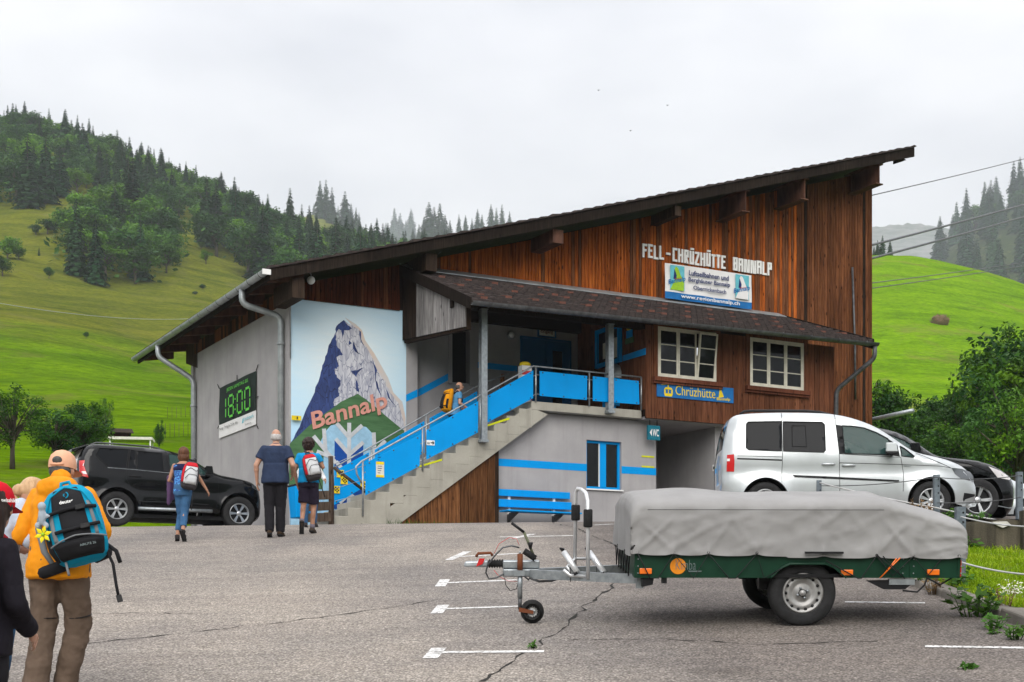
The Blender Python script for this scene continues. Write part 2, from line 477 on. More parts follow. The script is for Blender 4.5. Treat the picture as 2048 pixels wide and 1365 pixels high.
M['kerb'] = concrete('kerb stone', (.22, .20, .175), (.12, .11, .095), (.05, .05, .035), .7)
kb = empty('kerb', (KX, 10, ground(KX, 10)), 0, 'low rough stone kerb between the parking bay and the grass bank', 'kerb')
y = 4.0
while y < 19.3:
    l = rnd.uniform(.7, 1.1); w2 = rnd.uniform(.18, .24); h = rnd.uniform(.07, .11)
    mb = MB(); z0 = ground(KX, y) - .1; z1 = ground(KX, y + l) - .1
    v = [(KX, y, z0), (KX + w2, y, z0), (KX + w2, y + l - .02, z1), (KX, y + l - .02, z1), (KX + .02, y, z0 + h + .1), (KX + w2, y, z0 + h + .1), (KX + w2, y + l - .02, z1 + h + .1), (KX + .02, y + l - .02, z1 + h + .1)]
    mb.hexa([(a - KX, b_ - 10, c - ground(KX, 10)) for a, b_, c in v], M['kerb']); mb.build('kerb_stone', kb, bevel=.02); y += l

def bankz(x, y):
    return ground(x, y) + .03 + .05 * noise.noise((x * .8, y * .8, 3)) + .04 * noise.noise((x * 3, y * 3, 1)) - .02 * max(0, x - 4.6)
M['soil'] = mat('mown grass soil', (.13, .16, .03), .95, c2=(.06, .09, .02), scale=3, bmp=.6)
bank = grid('grass_bank', lin(KX + .18, 16, 60), lin(2, 19.75, 80), bankz, M['soil'])

# ------------------------------------------------------------------ hillsides (height fields round the viewer's valley)
def smooth_table(cols, rs, tab):
    cols = np.array(cols, float); rs = np.array(rs, float); tab = np.array(tab, float)
    def hermite(xp, fp, x):
        m = np.zeros_like(fp); d = np.diff(fp) / np.diff(xp)
        m[1:-1] = (d[1:] + d[:-1]) / 2; m[0] = d[0]; m[-1] = d[-1]
        i = int(np.clip(np.searchsorted(xp, x) - 1, 0, len(xp) - 2)); h = xp[i + 1] - xp[i]; t = (x - xp[i]) / h
        t = min(max(t, 0), 1)
        return (2*t**3-3*t**2+1)*fp[i] + (t**3-2*t**2+t)*h*m[i] + (-2*t**3+3*t**2)*fp[i+1] + (t**3-t**2)*h*m[i+1]
    def elev(c, r):
        v = np.array([hermite(rs, tab[k], r) for k in range(len(cols))])
        return hermite(cols, v, c)
    return elev

def hill(name, cols, rs, tab, c0, c1, nc, nr, mat, bumpy=.004):
    el = smooth_table(cols, rs, tab)
    def pt(c, r):
        a = math.atan((c - 1024) / F)
        x, y = r * math.sin(a), r * math.cos(a)
        z = EZ + (HY - el(c, r)) / F * y
        amp = bumpy * max(0, r - 45)
        z += amp * (noise.noise((x / 38, y / 38, 2)) + .5 * noise.noise((x / 14, y / 14, 5)) + .2 * noise.noise((x / 5, y / 5, 8)))
        return Vector((x, y, z))
    CS = lin(c0, c1, nc); RS = [rs[0] * (rs[-1] / rs[0]) ** (i / (nr - 1)) for i in range(nr)]
    mb = MB()
    mb.add([pt(c, r) for r in RS for c in CS], [(j * nc + i, j * nc + i + 1, (j + 1) * nc + i + 1, (j + 1) * nc + i) for j in range(nr - 1) for i in range(nc - 1)], mat, True)
    o = mb.build(name); o['kind'] = 'structure'
    return pt

def meadow(name, a, b_, c_, d_, zb, ripple=1.0):
    """grass: fresh green low down to dry olive higher up, cut streaks, tufts, and terrace shading painted as contour bands"""
    m, t, b = nodes(name)
    b.inputs['Roughness'].default_value = .95; b.inputs['Specular IOR Level'].default_value = .0
    v = coords(t, world=True)
    sp = nd(t, 'ShaderNodeSeparateXYZ'); t.links.new(v, sp.inputs[0])
    n1 = noise_n(t, coords(t, (1, 1, 2.5), world=True), .035, 6, .65)
    ad = nd(t, 'ShaderNodeMath', operation='MULTIPLY_ADD'); t.links.new(n1, ad.inputs[0]); ad.inputs[1].default_value = 30; t.links.new(sp.outputs['Z'], ad.inputs[2])
    hr = nd(t, 'ShaderNodeMapRange'); hr.inputs[1].default_value = zb + 8; hr.inputs[2].default_value = zb + 24; t.links.new(ad.outputs[0], hr.inputs[0])
    n2 = noise_n(t, coords(t, (.5, .5, 2.2), world=True), .16, 7, .7)
    low = ramp(t, n2, [(.3, b_), (.62, a)]); high = ramp(t, n2, [(.3, d_), (.66, c_)])
    c = mixc(t, hr.outputs[0], low, high)
    n3 = noise_n(t, coords(t, (.6, .6, 3), world=True), 1.4, 6, .75)
    c = mixc(t, 1, c, ramp(t, n3, [(.3, (.5, .53, .5)), (.7, (1.32, 1.28, 1.2))]), 'MULTIPLY')
    n4 = noise_n(t, coords(t, (.05, .05, .55), world=True), .6, 6, .68); c = mixc(t, 1, c, ramp(t, n4, [(.34, (.62, .68, .68)), (.5, (1, 1, 1)), (.68, (1.16, 1.08, 1.1))]), 'MULTIPLY')  # contour bands put the light and shade of terrace relief into the colour
    n5 = noise_n(t, v, .09, 4, .6); c = mixc(t, ramp(t, n5, [(.56, (0, 0, 0)), (.68, (.55,) * 3)]), c, (.17, .165, .045))
    t.links.new(c, b.inputs['Base Color'])
    bump(t, b, noise_n(t, v, .5, 7, .75), 1.0 * ripple, 1.2)
    return m
M['meadow_left'] = meadow('alpine meadow', (.165, .30, .003), (.085, .18, .004), (.19, .205, .022), (.085, .115, .012), 44)
M['meadow_right'] = meadow('bright mown knoll', (.165, .31, .004), (.095, .20, .004), (.17, .28, .006), (.10, .19, .005), 999, .6)
M['meadow_far'] = meadow('far forest floor', (.03, .055, .02), (.02, .035, .014), (.05, .07, .025), (.03, .045, .02), 160)

rsL = [42, 50, 63, 85, 120, 160, 210, 270, 330, 400, 470, 560, 680]
colL = [-300, 0, 150, 300, 450, 600, 750, 900, 1080]
tabL = [
 [1122, 1005, 935, 885, 825, 752, 668, 612, 540, 448, 362, 262, 275],
 [1122, 1005, 935, 885, 826, 754, 672, 626, 556, 468, 382, 282, 295],
 [1122, 1005, 937, 886, 828, 762, 688, 645, 572, 475, 400, 312, 325],
 [1122, 1006, 940, 890, 838, 784, 728, 678, 598, 503, 435, 370, 385],
 [1122, 1008, 942, 893, 845, 800, 753, 695, 625, 552, 484, 425, 435],
 [1122, 1010, 945, 898, 852, 812, 770, 718, 660, 603, 546, 490, 502],
 [1084, 1012, 950, 905, 862, 825, 788, 740, 690, 632, 575, 515, 530],
 [1085, 1014, 955, 915, 875, 842, 808, 765, 718, 662, 605, 545, 530],
 [1085, 1016, 960, 925, 890, 860, 830, 790, 745, 692, 635, 575, 540]]
hl = hill('left_hillside', colL, rsL, tabL, -320, 1080, 200, 150, M['meadow_left'], .0065)

rsR = [36, 50, 80, 120, 170, 220, 270, 320, 370, 440]
colR = [1500, 1740, 1840, 1960, 2060, 2200, 2500]
tabR = [
 [1090, 1035, 985, 930, 850, 750, 640, 560, 525, 560],
 [1090, 1035, 985, 930, 850, 740, 625, 545, 508, 545],
 [1090, 1035, 985, 930, 855, 748, 635, 555, 512, 545],
 [1090, 1036, 988, 935, 865, 770, 665, 585, 540, 575],
 [1090, 1038, 990, 940, 875, 790, 695, 615, 572, 600],
 [1090, 1040, 995, 950, 890, 810, 720, 650, 610, 640],
 [1090, 1045, 1000, 960, 905, 830, 750, 690, 650, 680]]
hr_ = hill('right_knoll', colR, rsR, tabR, 1480, 2500, 120, 90, M['meadow_right'], .003)

rsF = [800, 1080, 1300, 1500, 1800, 2250]
hm = hill('right_mountain', [1700, 1860, 1960, 2060, 2200, 2450], rsF, [
 [640, 600, 580, 570, 580, 600], [640, 600, 560, 530, 540, 560], [640, 590, 525, 460, 470, 490],
 [640, 575, 490, 410, 400, 410], [640, 560, 460, 370, 350, 350], [640, 540, 430, 350, 340, 340]], 1700, 2450, 60, 40, M['meadow_far'], .006)
hb = hill('rear_hillside', [560, 640, 700, 760, 830, 930, 1040, 1150], [900, 1140, 1350, 1580], [
 [600, 520, 455, 470], [600, 510, 437, 450], [600, 525, 462, 470], [600, 545, 500, 505], [600, 560, 520, 500], [600, 560, 505, 490], [600, 560, 490, 485], [600, 580, 540, 540]], 560, 1150, 70, 30, M['meadow_left'], .003)
M['rock'] = mat('far rock and scree', (.20, .19, .18), .95, c2=(.05, .07, .05), scale=.011, world=True, bmp=.5, bscale=.05)
hf = hill('far_mountain', [1500, 1745, 1850, 1950, 2060, 2300], [3700, 4700, 5700, 6900, 7800], [
 [640, 600, 560, 520, 500]] + [[640, 590, 540, 490, 455], [640, 580, 530, 485, 450], [640, 590, 540, 500, 470], [640, 590, 540, 505, 480], [640, 590, 540, 505, 480]], 1500, 2300, 90, 60, M['rock'], .0022)
# valley floor reaching the far slopes, below everything
M['valley'] = mat('valley grass', (.08, .14, .02), .95, c2=(.05, .09, .02), scale=.05, world=True)
grid('valley_ground', lin(-7500, 7500, 12), lin(-6000, 8500, 12), lambda x, y: -14, M['valley'])
grid('rear_ground', lin(-60, 60, 14), lin(57.5, 140, 12), lambda x, y: 3.6 + max(0, y - 60) * .02, M['valley'])

# ------------------------------------------------------------------ the building
DC = 34.0
ANG = math.atan2(.4783, .8782)
C0 = Vector(((578 - 1024) / F * DC, DC, TZ))
U = Vector((math.cos(ANG), math.sin(ANG), 0)); V = Vector((-math.sin(ANG), math.cos(ANG), 0))
def bw(x, y, z): return C0 + U * x + V * y + Vector((0, 0, z))
def solve(pxx, pyy, n, c):
    """local building point under a pixel on the plane local[n] = c"""
    d = Vector(((pxx - 1024) / F, 1, (HY - pyy) / F)); o = Vector((0, 0, EZ)) - C0
    lo = Vector((o.dot(U), o.dot(V), o.z)); ld = Vector((d.dot(U), d.dot(V), d.z))
    return lo + ld * ((c - lo[n]) / ld[n])
def fx(x, y, c=0.0): p = solve(x, y, 1, c); return p.x, p.z      # on a front plane y = c
def lx(x, y, c=0.0): p = solve(x, y, 0, c); return p.y, p.z      # on a side plane x = c

B = empty('cable_car_station', C0, ANG, 'big timber clad station building with a rising mono pitch roof and grey rendered base', 'building')
YF = -3.0       # front of the projecting timber room
YS = -2.85      # outer face of the stairs and landing
YL = -2.6       # ground-floor wall below the landing
XE = fx(1742, 600)[0]
X0R, X1R = fx(800, 533)[0], fx(1555, 628)[0]       # porch roof ends
XP = fx(835, 700)[0]
XR0, XR1 = fx(1290, 800, YF)[0], fx(1668, 750, YF)[0]
YB = lx(391, 800)[0]
FB = -1.3
def roofz(x, up=0):
    pts = ROOF
    for (a, za), (b_, zb) in zip(pts[:-1], pts[1:]):
        if x <= b_ or b_ == pts[-1][0]: return za + (zb - za) * (x - a) / (b_ - a) + up
p0 = solve(540, 533, 1, FB); p1 = solve(812, 484, 1, FB); p2 = solve(1120, 428, 1, FB); p3 = solve(1828, 292, 1, FB)
ROOF = [(p0.x, p0.z), (p1.x, p1.z), (p2.x, p2.z), (p3.x, p3.z)]
RB = 10.7       # roof back edge
Z1 = fx(580, 600)[1] + .0        # top of the rendered wall
ZSL = fx(1290, 822, YS)[1]       # landing level
ZRB = fx(1460, 850, YF)[1]       # underside of the timber room
ZE = fx(940, 606, -3.85)[1]; ZW = fx(1200, 585)[1]

# masonry
mb = MB()
mb.bx(0, XP, 0, .35, -.3, Z1, M['render']); mb.build('mural_wall', B)
mb = MB(); mb.prism([(0, .3505, -.3), (0, YB, -.3), (0, YB, lx(391, 706)[1]), (0, .3505, Z1)], (.3, 0, 0), M['render']); mb.build('side_wall', B)
dj = [fx(905, 657, .25), fx(940, 766, .25)]
dx0, dx1, dz0, dz1 = fx(903, 700, .25)[0], fx(938, 700, .25)[0], fx(920, 766, .25)[1], fx(903, 657, .25)[1]
ex0, ex1, ez1 = fx(1040, 700, .25)[0], fx(1141, 700, .25)[0], fx(1040, 672, .25)[1]
mb = MB()
XI = XR0 + .2
mb.bx(XP, dx0, .25, .5, -.3, ZE + 1, M['render']); mb.bx(dx0, dx1, .2502, .4998, -.3, dz0, M['render']); mb.bx(dx0, dx1, .2502, .4998, dz1, ZE + .999, M['render'])
mb.bx(dx1, ex0, .25, .5, -.3, ZE + 1, M['render']); mb.bx(ex0, ex1, .2502, .4998, ez1, ZE + .999, M['render']); mb.bx(ex0, ex1, .2502, .4998, -.3, ZSL - .02, M['render']); mb.bx(ex1, XI, .25, .5, -.3, ZE + 1, M['render'])
mb.build('porch_wall', B)
wx0, wx1, wz0, wz1 = fx(1173, 930, YL)[0], fx(1243, 930, YL)[0], fx(1210, 979, YL)[1], fx(1175, 880, YL)[1]
xl0, xl1 = fx(988, 950, YL)[0], fx(1312, 950, YL)[0]
zt = ZSL - .22
mb = MB()
mb.bx(xl0, wx0, YL, YL + .3, -.3, zt, M['render']); mb.bx(wx1, xl1, YL, YL + .3, -.3, zt, M['render'])
mb.bx(wx0, wx1, YL + .001, YL + .299, -.3, wz0, M['render']); mb.bx(wx0, wx1, YL + .001, YL + .299, wz1, zt, M['render'])
mb.build('lower_wall', B)
xg0, xg1 = fx(1430, 900, YL)[0] , XR1 - .1
mb = MB(); mb.bx(xg0, xg1, YL, YL + .3, -.3, ZRB - .02, M['render']); mb.bx(xg0, xg0 + .25, YL + .3, .2, -.3, ZRB - .03, M['render'])
mb.bx(xl1 - .2, xg0, .0, .2, -.3, ZRB - .03, M['render'])
mb.bx(XR1 - .4, XE - .05, .02, .3, -.3, 3.2, M['render']); mb.build('passage_wall', B)
mb = MB(); mb.bx(XE - .2, XE, .02, 8, 2.9, roofz(XE) - .5, M['joint']); mb.bx(.05, XE, 8.2, 8.4, -.3, roofz(0) - .3, M['render']); mb.build('rear_wall', B)
mb = MB(); mb.bx(XP + .01, XI, .51, .55, ZSL - .3, ZE + 1, M['dark']); mb.bx(wx0 - .1, wx1 + .1, YL + .5, YL + .55, -.2, zt - .02, M['dark']); mb.build('dark_interior', B)

# blue painted bands (paint on the render, a few millimetres thick)
def band(name, quad, y, mat=None):
    mb = MB(); mb.prism([(a, y, b_) for a, b_ in quad], (0, -.004, 0), mat or M['blue']); mb.build(name, B)
q = [fx(990, 917, YL), fx(990, 932, YL)]
zb0, zb1 = fx(990, 932, YL)[1], fx(990, 917, YL)[1]
band('painted_band', [(xl0 + .01, zb0), (wx0 - .002, zb0), (wx0 - .002, zb1), (xl0 + .01, zb1)], YL - .001)
band('painted_band', [(wx1 + .002, zb0), (xl1, zb0), (xl1, zb1), (wx1 + .002, zb1)], YL - .001)
a0, a1 = fx(812, 804), fx(812, 790); b0, b1 = fx(835, 794), fx(835, 779)
band('painted_band', [a0, (XP - .001, b0[1]), (XP - .001, b1[1]), a1], -.001)
c0_, c1_ = fx(836, 794, .25), fx(836, 779, .25); d0, d1 = fx(902, 762, .25), fx(902, 748, .25)
band('painted_band', [c0_, (dx0 - .1, d0[1]), (dx0 - .1, d1[1]), c1_], .249)
e0, e1 = fx(942, 735, .25), fx(942, 723, .25)
band('painted_band', [(dx1 + .25, e0[1]), (ex0 - .08, e0[1]), (ex0 - .08, e1[1]), (dx1 + .25, e1[1])], .249)

# door opening and entrance doors
dr = MB()
dr.bx(dx0 + .02, dx1 - .02, .40, .44, dz0, dz1 - .02, M['black']); o = dr.build('doorway', B)
mb = MB()
for a, b_, c, d in ((dx0 - .1, dx0, dz0 - .05, dz1 + .1), (dx1, dx1 + .22, dz0 - .05, dz1 + .1), (dx0, dx1, dz1, dz1 + .1)):
    mb.bx(a, b_, .2, .36, c, d, M['render'])
mb.build('door_jamb', B)
ed = MB(); xm = (ex0 + ex1) / 2
ed.bx(ex0, ex1, .2, .26, ez1 - .06, ez1, M['blue_dark'])
ed.bx(ex0, ex0 + .06, .2, .26, ZSL, ez1 - .06, M['blue_dark']); ed.bx(ex1 - .06, ex1, .2, .26, ZSL, ez1 - .06, M['blue_dark'])
o = ed.build('entrance_door', B)
mb = MB(); mb.bx(ex0 + .06, xm - .004, .22, .27, ZSL, ez1 - .06, M['blue_dark']); mb.build('door_leaf', o)
mb = MB(); mb.bx(xm + .004, xm + .2, .22, .27, ZSL, ez1 - .06, M['blue_dark']); mb.bx(ex1 - .26, ex1 - .06, .22, .27, ZSL, ez1 - .06, M['blue_dark']); mb.bx(xm + .2, ex1 - .26, .2202, .2698, ZSL, ZSL + .35, M['blue_dark']); mb.bx(xm + .2, ex1 - .26, .2202, .2698, ez1 - .3, ez1 - .06, M['blue_dark']); mb.build('door_leaf', o)
mb = MB(); mb.bx(xm + .2, ex1 - .26, .24, .25, ZSL + .35, ez1 - .3, M['glass']); mb.build('pane', o)

# vertical boards, one object each, cut to the roof slope
def board(x0, x1, y, zb, zt0, zt1, mat, parent=None, th=.024, axis='x', name='board'):
    mb = MB()
    pr = rnd.uniform(0, .007); g = .006
    if axis == 'x':
        v = [(x0 + g, y - th - pr, zb), (x1 - g, y - th - pr, zb), (x1 - g, y, zb), (x0 + g, y, zb), (x0 + g, y - th - pr, zt0), (x1 - g, y - th - pr, zt1), (x1 - g, y, zt1), (x0 + g, y, zt0)]
    else:
        v = [(y - th - pr, x1 - g, zb), (y - th - pr, x0 + g, zb), (y, x0 + g, zb), (y, x1 - g, zb), (y - th - pr, x1 - g, zt1), (y - th - pr, x0 + g, zt0), (y, x0 + g, zt0), (y, x1 - g, zt1)]
    mb.hexa(v, mat); return mb.build(name, parent or B)
def eave(x): return roofz(x) - .34
x = 0.0; nb_ = 0
while x < XE - .02:
    wdt = min(rnd.uniform(.08, .12), XE - x)
    if x + wdt < X0R + .05: zb = Z1 + .03
    elif x < X1R - .1: zb = ZW - .12
    else: zb = 2.9
    f = x / XE
    r = rnd.random()
    if f < .2: mt = M['board_red'] if r < .9 else M['board_brown']
    elif f < .66: mt = M['board_orange'] if r < .8 else M['board_brown']
    elif f < .84: mt = M['board_orange'] if r < .4 else M['board_brown']
    else: mt = M['board_brown'] if r < .93 else M['board_black']
    off = 0 if x + wdt < X0R + .05 else -.004
    board(x, x + wdt, -.02 + off, zb, eave(x), eave(x + wdt), mt); x += wdt
mb = MB()
mb.prism([(0, 0, Z1), (XE, 0, Z1), (XE, 0, eave(XE)), (X1R, 0, eave(X1R)), (ROOF[1][0], 0, eave(ROOF[1][0])), (0, 0, eave(0))], (0, .2, 0), M['joint'])
mb.bx(X1R - .3, XE, 0.0005, .2, 2.85, Z1 - .001, M['joint']); mb.build('gable_backing', B)
# left side boards above the render, following the concrete top edge
y = 0.0; za, zbk = Z1, lx(391, 706)[1]
while y < YB - .02:
    wdt = min(rnd.uniform(.13, .17), YB - y)
    zz = za + (zbk - za) * y / YB - .05
    board(y, y + wdt, -.012, zz, eave(0) - .02, eave(0) - .02, M['board_black'] if rnd.random() < .45 else M['board_brown'], axis='y', name='side_board'); y += wdt
mb = MB(); mb.prism([(0, .01, za - .01), (0, YB, zbk - .01), (0, YB, eave(0)), (0, .01, eave(0))], (.2, 0, 0), M['joint']); mb.build('side_backing', B)

# roof: covering, verge board, soffit timbers
mb = MB()
top = [(x, FB, z) for x, z in ROOF]
for (xa, za_), (xb, zb_) in zip(ROOF[:-1], ROOF[1:]):
    n = 1
    mb.hexa([(xa, FB, za_ - .16), (xb, FB, zb_ - .16), (xb, RB, zb_ - .16), (xa, RB, za_ - .16), (xa, FB, za_ - .05), (xb, FB, zb_ - .05), (xb, RB, zb_ - .05), (xa, RB, za_ - .05)], M['roofwood'])
rf = mb.build('roof', B)
mb = MB()
x = ROOF[0][0] - .03
while x < ROOF[-1][0]:
    x2 = min(x + .32, ROOF[-1][0] + .03); za_ = roofz(x); zb_ = roofz(x2); l = .035 + rnd.uniform(-.008, .012); ya = FB - .05 - rnd.uniform(0, .03)
    mb.hexa([(x, ya, za_ - .048), (x2, ya, zb_ - .048), (x2, RB + .03, zb_ - .048), (x, RB + .03, za_ - .048), (x, ya, za_ + l - .02), (x2 + .02, ya, zb_ - .02), (x2 + .02, RB + .03, zb_ - .02), (x, RB + .03, za_ + l - .02)], M['tile']); x = x2
mb.build('roof_tiles', rf)
mb = MB(); ya = FB - .02
for (xa, za_), (xb, zb_) in zip(ROOF[:-1], ROOF[1:]):
    mb.hexa([(xa, ya, za_ - .32), (xb, ya, zb_ - .32), (xb, ya + .05, zb_ - .32), (xa, ya + .05, za_ - .32), (xa, ya, za_ - .06), (xb, ya, zb_ - .06), (xb, ya + .05, zb_ - .06), (xa, ya + .05, za_ - .06)], M['verge'])
mb.build('verge_board', B)
mb = MB()
xa, xb = ROOF[0][0], ROOF[-1][0]
mb.bx(xa + .0, xa + .05, FB, RB, roofz(xa) - .28, roofz(xa) - .06, M['verge']); mb.build('fascia', B)
# rafters under the left eave
for i in range(9):
    yy = -1.0 + i * 1.38
    mb = MB(); xa = ROOF[0][0] + .08
    mb.hexa([(xa, yy, roofz(xa) - .3), (.0, yy, roofz(0) - .42), (.0, yy + .14, roofz(0) - .42), (xa, yy + .14, roofz(xa) - .3), (xa, yy, roofz(xa) - .165), (0, yy, roofz(0) - .165), (0, yy + .14, roofz(0) - .165), (xa, yy + .14, roofz(xa) - .165)], M['beam']); mb.build('rafter', B)
mb = MB(); mb.prism([(-.02, YB - .2, eave(0) - .75), (-.02, YB + .9, eave(0) - .45), (-.02, YB + .9, eave(0) + .1), (-.02, YB - .2, eave(0) + .1)], (.3, 0, 0), M['roofwood']); mb.build('corner_bracket', B)
# purlins: timber stubs at the left, steel I-beams to the right
for X, Y, wd, hh in ((596, 590, .3, .45), (862, 500, .3, .42), (1115, 452, .3, .34), (1355, 402, .2, .26)):
    xx, zz = fx(X, Y, FB + .15); mb = MB(); zz = roofz(xx) - .37
    mb.bx(xx - wd / 2, xx + wd / 2, FB + .12, .1, zz - hh, zz, M['beam'] if X == 1115 else M['roofwood']); mb.build('purlin', B)
for X, Y in ((1490, 390), (1608, 367), (1757, 338)):
    xx, zz = fx(X, Y, FB + .1); mb = MB(); zz = roofz(xx) - .30
    h = .6
    mb.bx(xx - .14, xx + .14, FB + .06, .1, zz - .03, zz, M['beam']); mb.bx(xx - .012, xx + .012, FB + .06, .1, zz - h + .03, zz - .03, M['beam']); mb.bx(xx - .14, xx + .14, FB + .06, .1, zz - h, zz - h + .03, M['beam'])
    mb.build('steel_purlin', B)
mb = MB()
xx = XE + .02
mb.prism([(XE + .02, FB + .2, eave(XE) - .02), (ROOF[-1][0] - .1, FB + .2, roofz(ROOF[-1][0]) - .37), (XE + .02, FB + .2, roofz(XE) - .165)], (0, .2, 0), M['roofwood']); mb.build('eave_bracket', B)

# gutter of the left eave and its two downpipes
def gutter(pts, r, name, mat, n=9):
    mb = MB()
    for a, b_ in zip(pts[:-1], pts[1:]):
        a, b_ = Vector(a), Vector(b_); d = (b_ - a).normalized(); s = d.cross(Vector((0, 0, 1))).normalized()
        vs = []
        for p in (a, b_):
            for rr in (r, r - .006):
                for k in range(n):
                    g = math.pi * k / (n - 1)
                    vs.append(p + s * math.cos(g) * rr - Vector((0, 0, 1)) * math.sin(g) * rr)
        fs = []
        for k in range(n - 1):
            fs += [(k, k + 1, 2 * n + k + 1, 2 * n + k), (n + k + 1, n + k, 3 * n + k, 3 * n + k + 1), (k + 1, k, n + k, n + k + 1), (2*n + k, 2*n + k + 1, 3*n + k + 1, 3*n + k)]
        mb.add(vs, fs, mat, True)
    g = mb.build(name, B); return g
gx = ROOF[0][0] - .09; gz = roofz(ROOF[0][0]) - .1
g = gutter([(gx, FB - .02, gz), (gx, RB, gz - .03)], .1, 'gutter', M['zinc'])
for i in range(15):
    yy = FB + .3 + i * .8; mb = MB(); mb.tube([(gx + .1 * math.cos(k), yy, gz - .003 - .107 * math.sin(k)) for k in lin(0, math.pi, 8)], .012, M['zinc_dark'], 5); mb.build('bracket', g)
mb = MB(); mb.bx(gx - .1, gx + .1, FB - .04, FB - .02, gz - .1, gz + .02, M['white']); mb.build('end_cap', g)
def pipe(pts, r, name, mat, collars=()):
    mb = MB(); P = [Vector(p) for p in pts]; Q = [P[0]]
    for a, b_, c in zip(P[:-2], P[1:-1], P[2:]):
        k = min(.18, (b_ - a).length * .45, (c - b_).length * .45); u, v = (a - b_).normalized() * k, (c - b_).normalized() * k
        for t in (0, .25, .5, .75, 1): Q.append(b_ + u * (1 - t) ** 2 + v * t ** 2)
    Q.append(P[-1]); mb.tube(Q, r, mat, 12); o = mb.build(name, B)
    for c in collars:
        m2 = MB(); m2.tube([Vector(c) - Vector((0, 0, .03)), Vector(c) + Vector((0, 0, .03))], r * 1.25, mat, 12); m2.build('pipe_clip', o)
    return o
yy1 = lx(484, 575, gx)[0]
pipe([(gx, yy1, gz - .08), (gx, yy1, gz - .42), (-.09, .32, Z1 - .35), (-.09, .32, -.2)], .075, 'downpipe', M['zinc'], [(-.09, .32, Z1 - 1.0), (-.09, .32, 1.8)])
yy2 = lx(316, 690, gx)[0]
pipe([(gx, yy2, gz - .1), (gx, yy2, gz - .42), (-.09, YB - .12, Z1 - .75), (-.09, YB - .12, -.2)], .075, 'downpipe', M['zinc'], [(-.09, YB - .12, Z1 - 1.5)])

# porch lean-to roof
mb = MB(); YE = -3.85; ov = .12
def lean(y): return ZE + (ZW - ZE) * (y - YE) / (0 - YE)
mb.hexa([(X0R, YE, ZE - .16), (X1R, YE, ZE - .16), (X1R, -.03, ZW - .16), (X0R, -.03, ZW - .16), (X0R, YE, ZE - .06), (X1R, YE, ZE - .06), (X1R, -.03, ZW - .06), (X0R, -.03, ZW - .06)], M['roofwood'])
pr_ = mb.build('porch_roof', B)
mb = MB(); rows = 15; tw = .18; nc_ = int((X1R - X0R) / tw)
for j in range(rows):
    ya, yb = YE - .05 + (3.85) * j / rows, YE - .05 + 3.85 * (j + 1) / rows + .06
    for i in range(nc_):
        x0 = X0R + i * (X1R - X0R) / nc_ + (.5 * tw if False else 0); x1 = x0 + (X1R - X0R) / nc_ - .012
        red = ((j in (3, 7, 11)) and (i * 7 + j) % 4 == 0) or rnd.random() < .006
        h = .055 + rnd.uniform(-.012, .012) + (.012 if red else 0); mt = M['tile_red'] if red else M['tile']
        mb.hexa([(x0, ya, lean(ya) - .055), (x1, ya, lean(ya) - .055), (x1, yb, lean(yb) - .055), (x0, yb, lean(yb) - .055), (x0, ya, lean(ya) + h - .02), (x1, ya, lean(ya) + h - .02), (x1, yb, lean(yb) - .01), (x0, yb, lean(yb) - .01)], mt)
o = mb.build('roof_tiles', pr_); o['kind'] = 'stuff'
mb = MB()
xa = X0R - .03
while xa < X1R:
    xb_ = min(xa + rnd.uniform(1.7, 2.1), X1R)
    mb.hexa([(xa, -.42, lean(-.42) + .02), (xb_ - .01, -.42, lean(-.42) + .02), (xb_ - .01, -.05, ZW + .01), (xa, -.05, ZW + .01), (xa, -.42, lean(-.42) + .04), (xb_ - .01, -.42, lean(-.42) + .04), (xb_ - .01, -.05, ZW + .05), (xa, -.05, ZW + .05)], M['zinc']); xa = xb_
mb.build('flashing', pr_)
for xx, s in ((X0R - .045, 1), (X1R + .004, 1)):
    mb = MB(); mb.hexa([(xx, YE - .05, ZE - .24), (xx + .04, YE - .05, ZE - .24), (xx + .04, -.05, ZW - .24), (xx, -.05, ZW - .24), (xx, YE - .05, ZE + .03), (xx + .04, YE - .05, ZE + .03), (xx + .04, -.05, ZW + .03), (xx, -.05, ZW + .03)], M['verge']); mb.build('verge_board', pr_)
g2 = gutter([(X0R - .03, YE - .11, ZE - .08), (X1R + .1, YE - .11, ZE - .1)], .085, 'gutter', M['zinc_dark'])
for i in range(13):
    xx = X0R + .4 + i * .92; mb = MB(); mb.tube([(xx, YE - .11 + .09 * math.cos(k), ZE - .083 - .092 * math.sin(k)) for k in lin(0, math.pi, 8)], .01, M['zinc_dark'], 5); mb.build('bracket', g2)
for o_ in [pr_, g2] + list(pr_.children) + list(g2.children):
    for v_ in o_.data.vertices: t_ = (v_.co.x - X0R) / (X1R - X0R); v_.co.z += (.09 + .19 * t_) * min(1.05, -v_.co.y / 3.85)
mb = MB(); mb.bx(X0R + .02, XR0 + .5, YS - .06, YS + .1, lean(YS) - .33, lean(YS) - .10, M['verge']); mb.build('porch_beam', B)
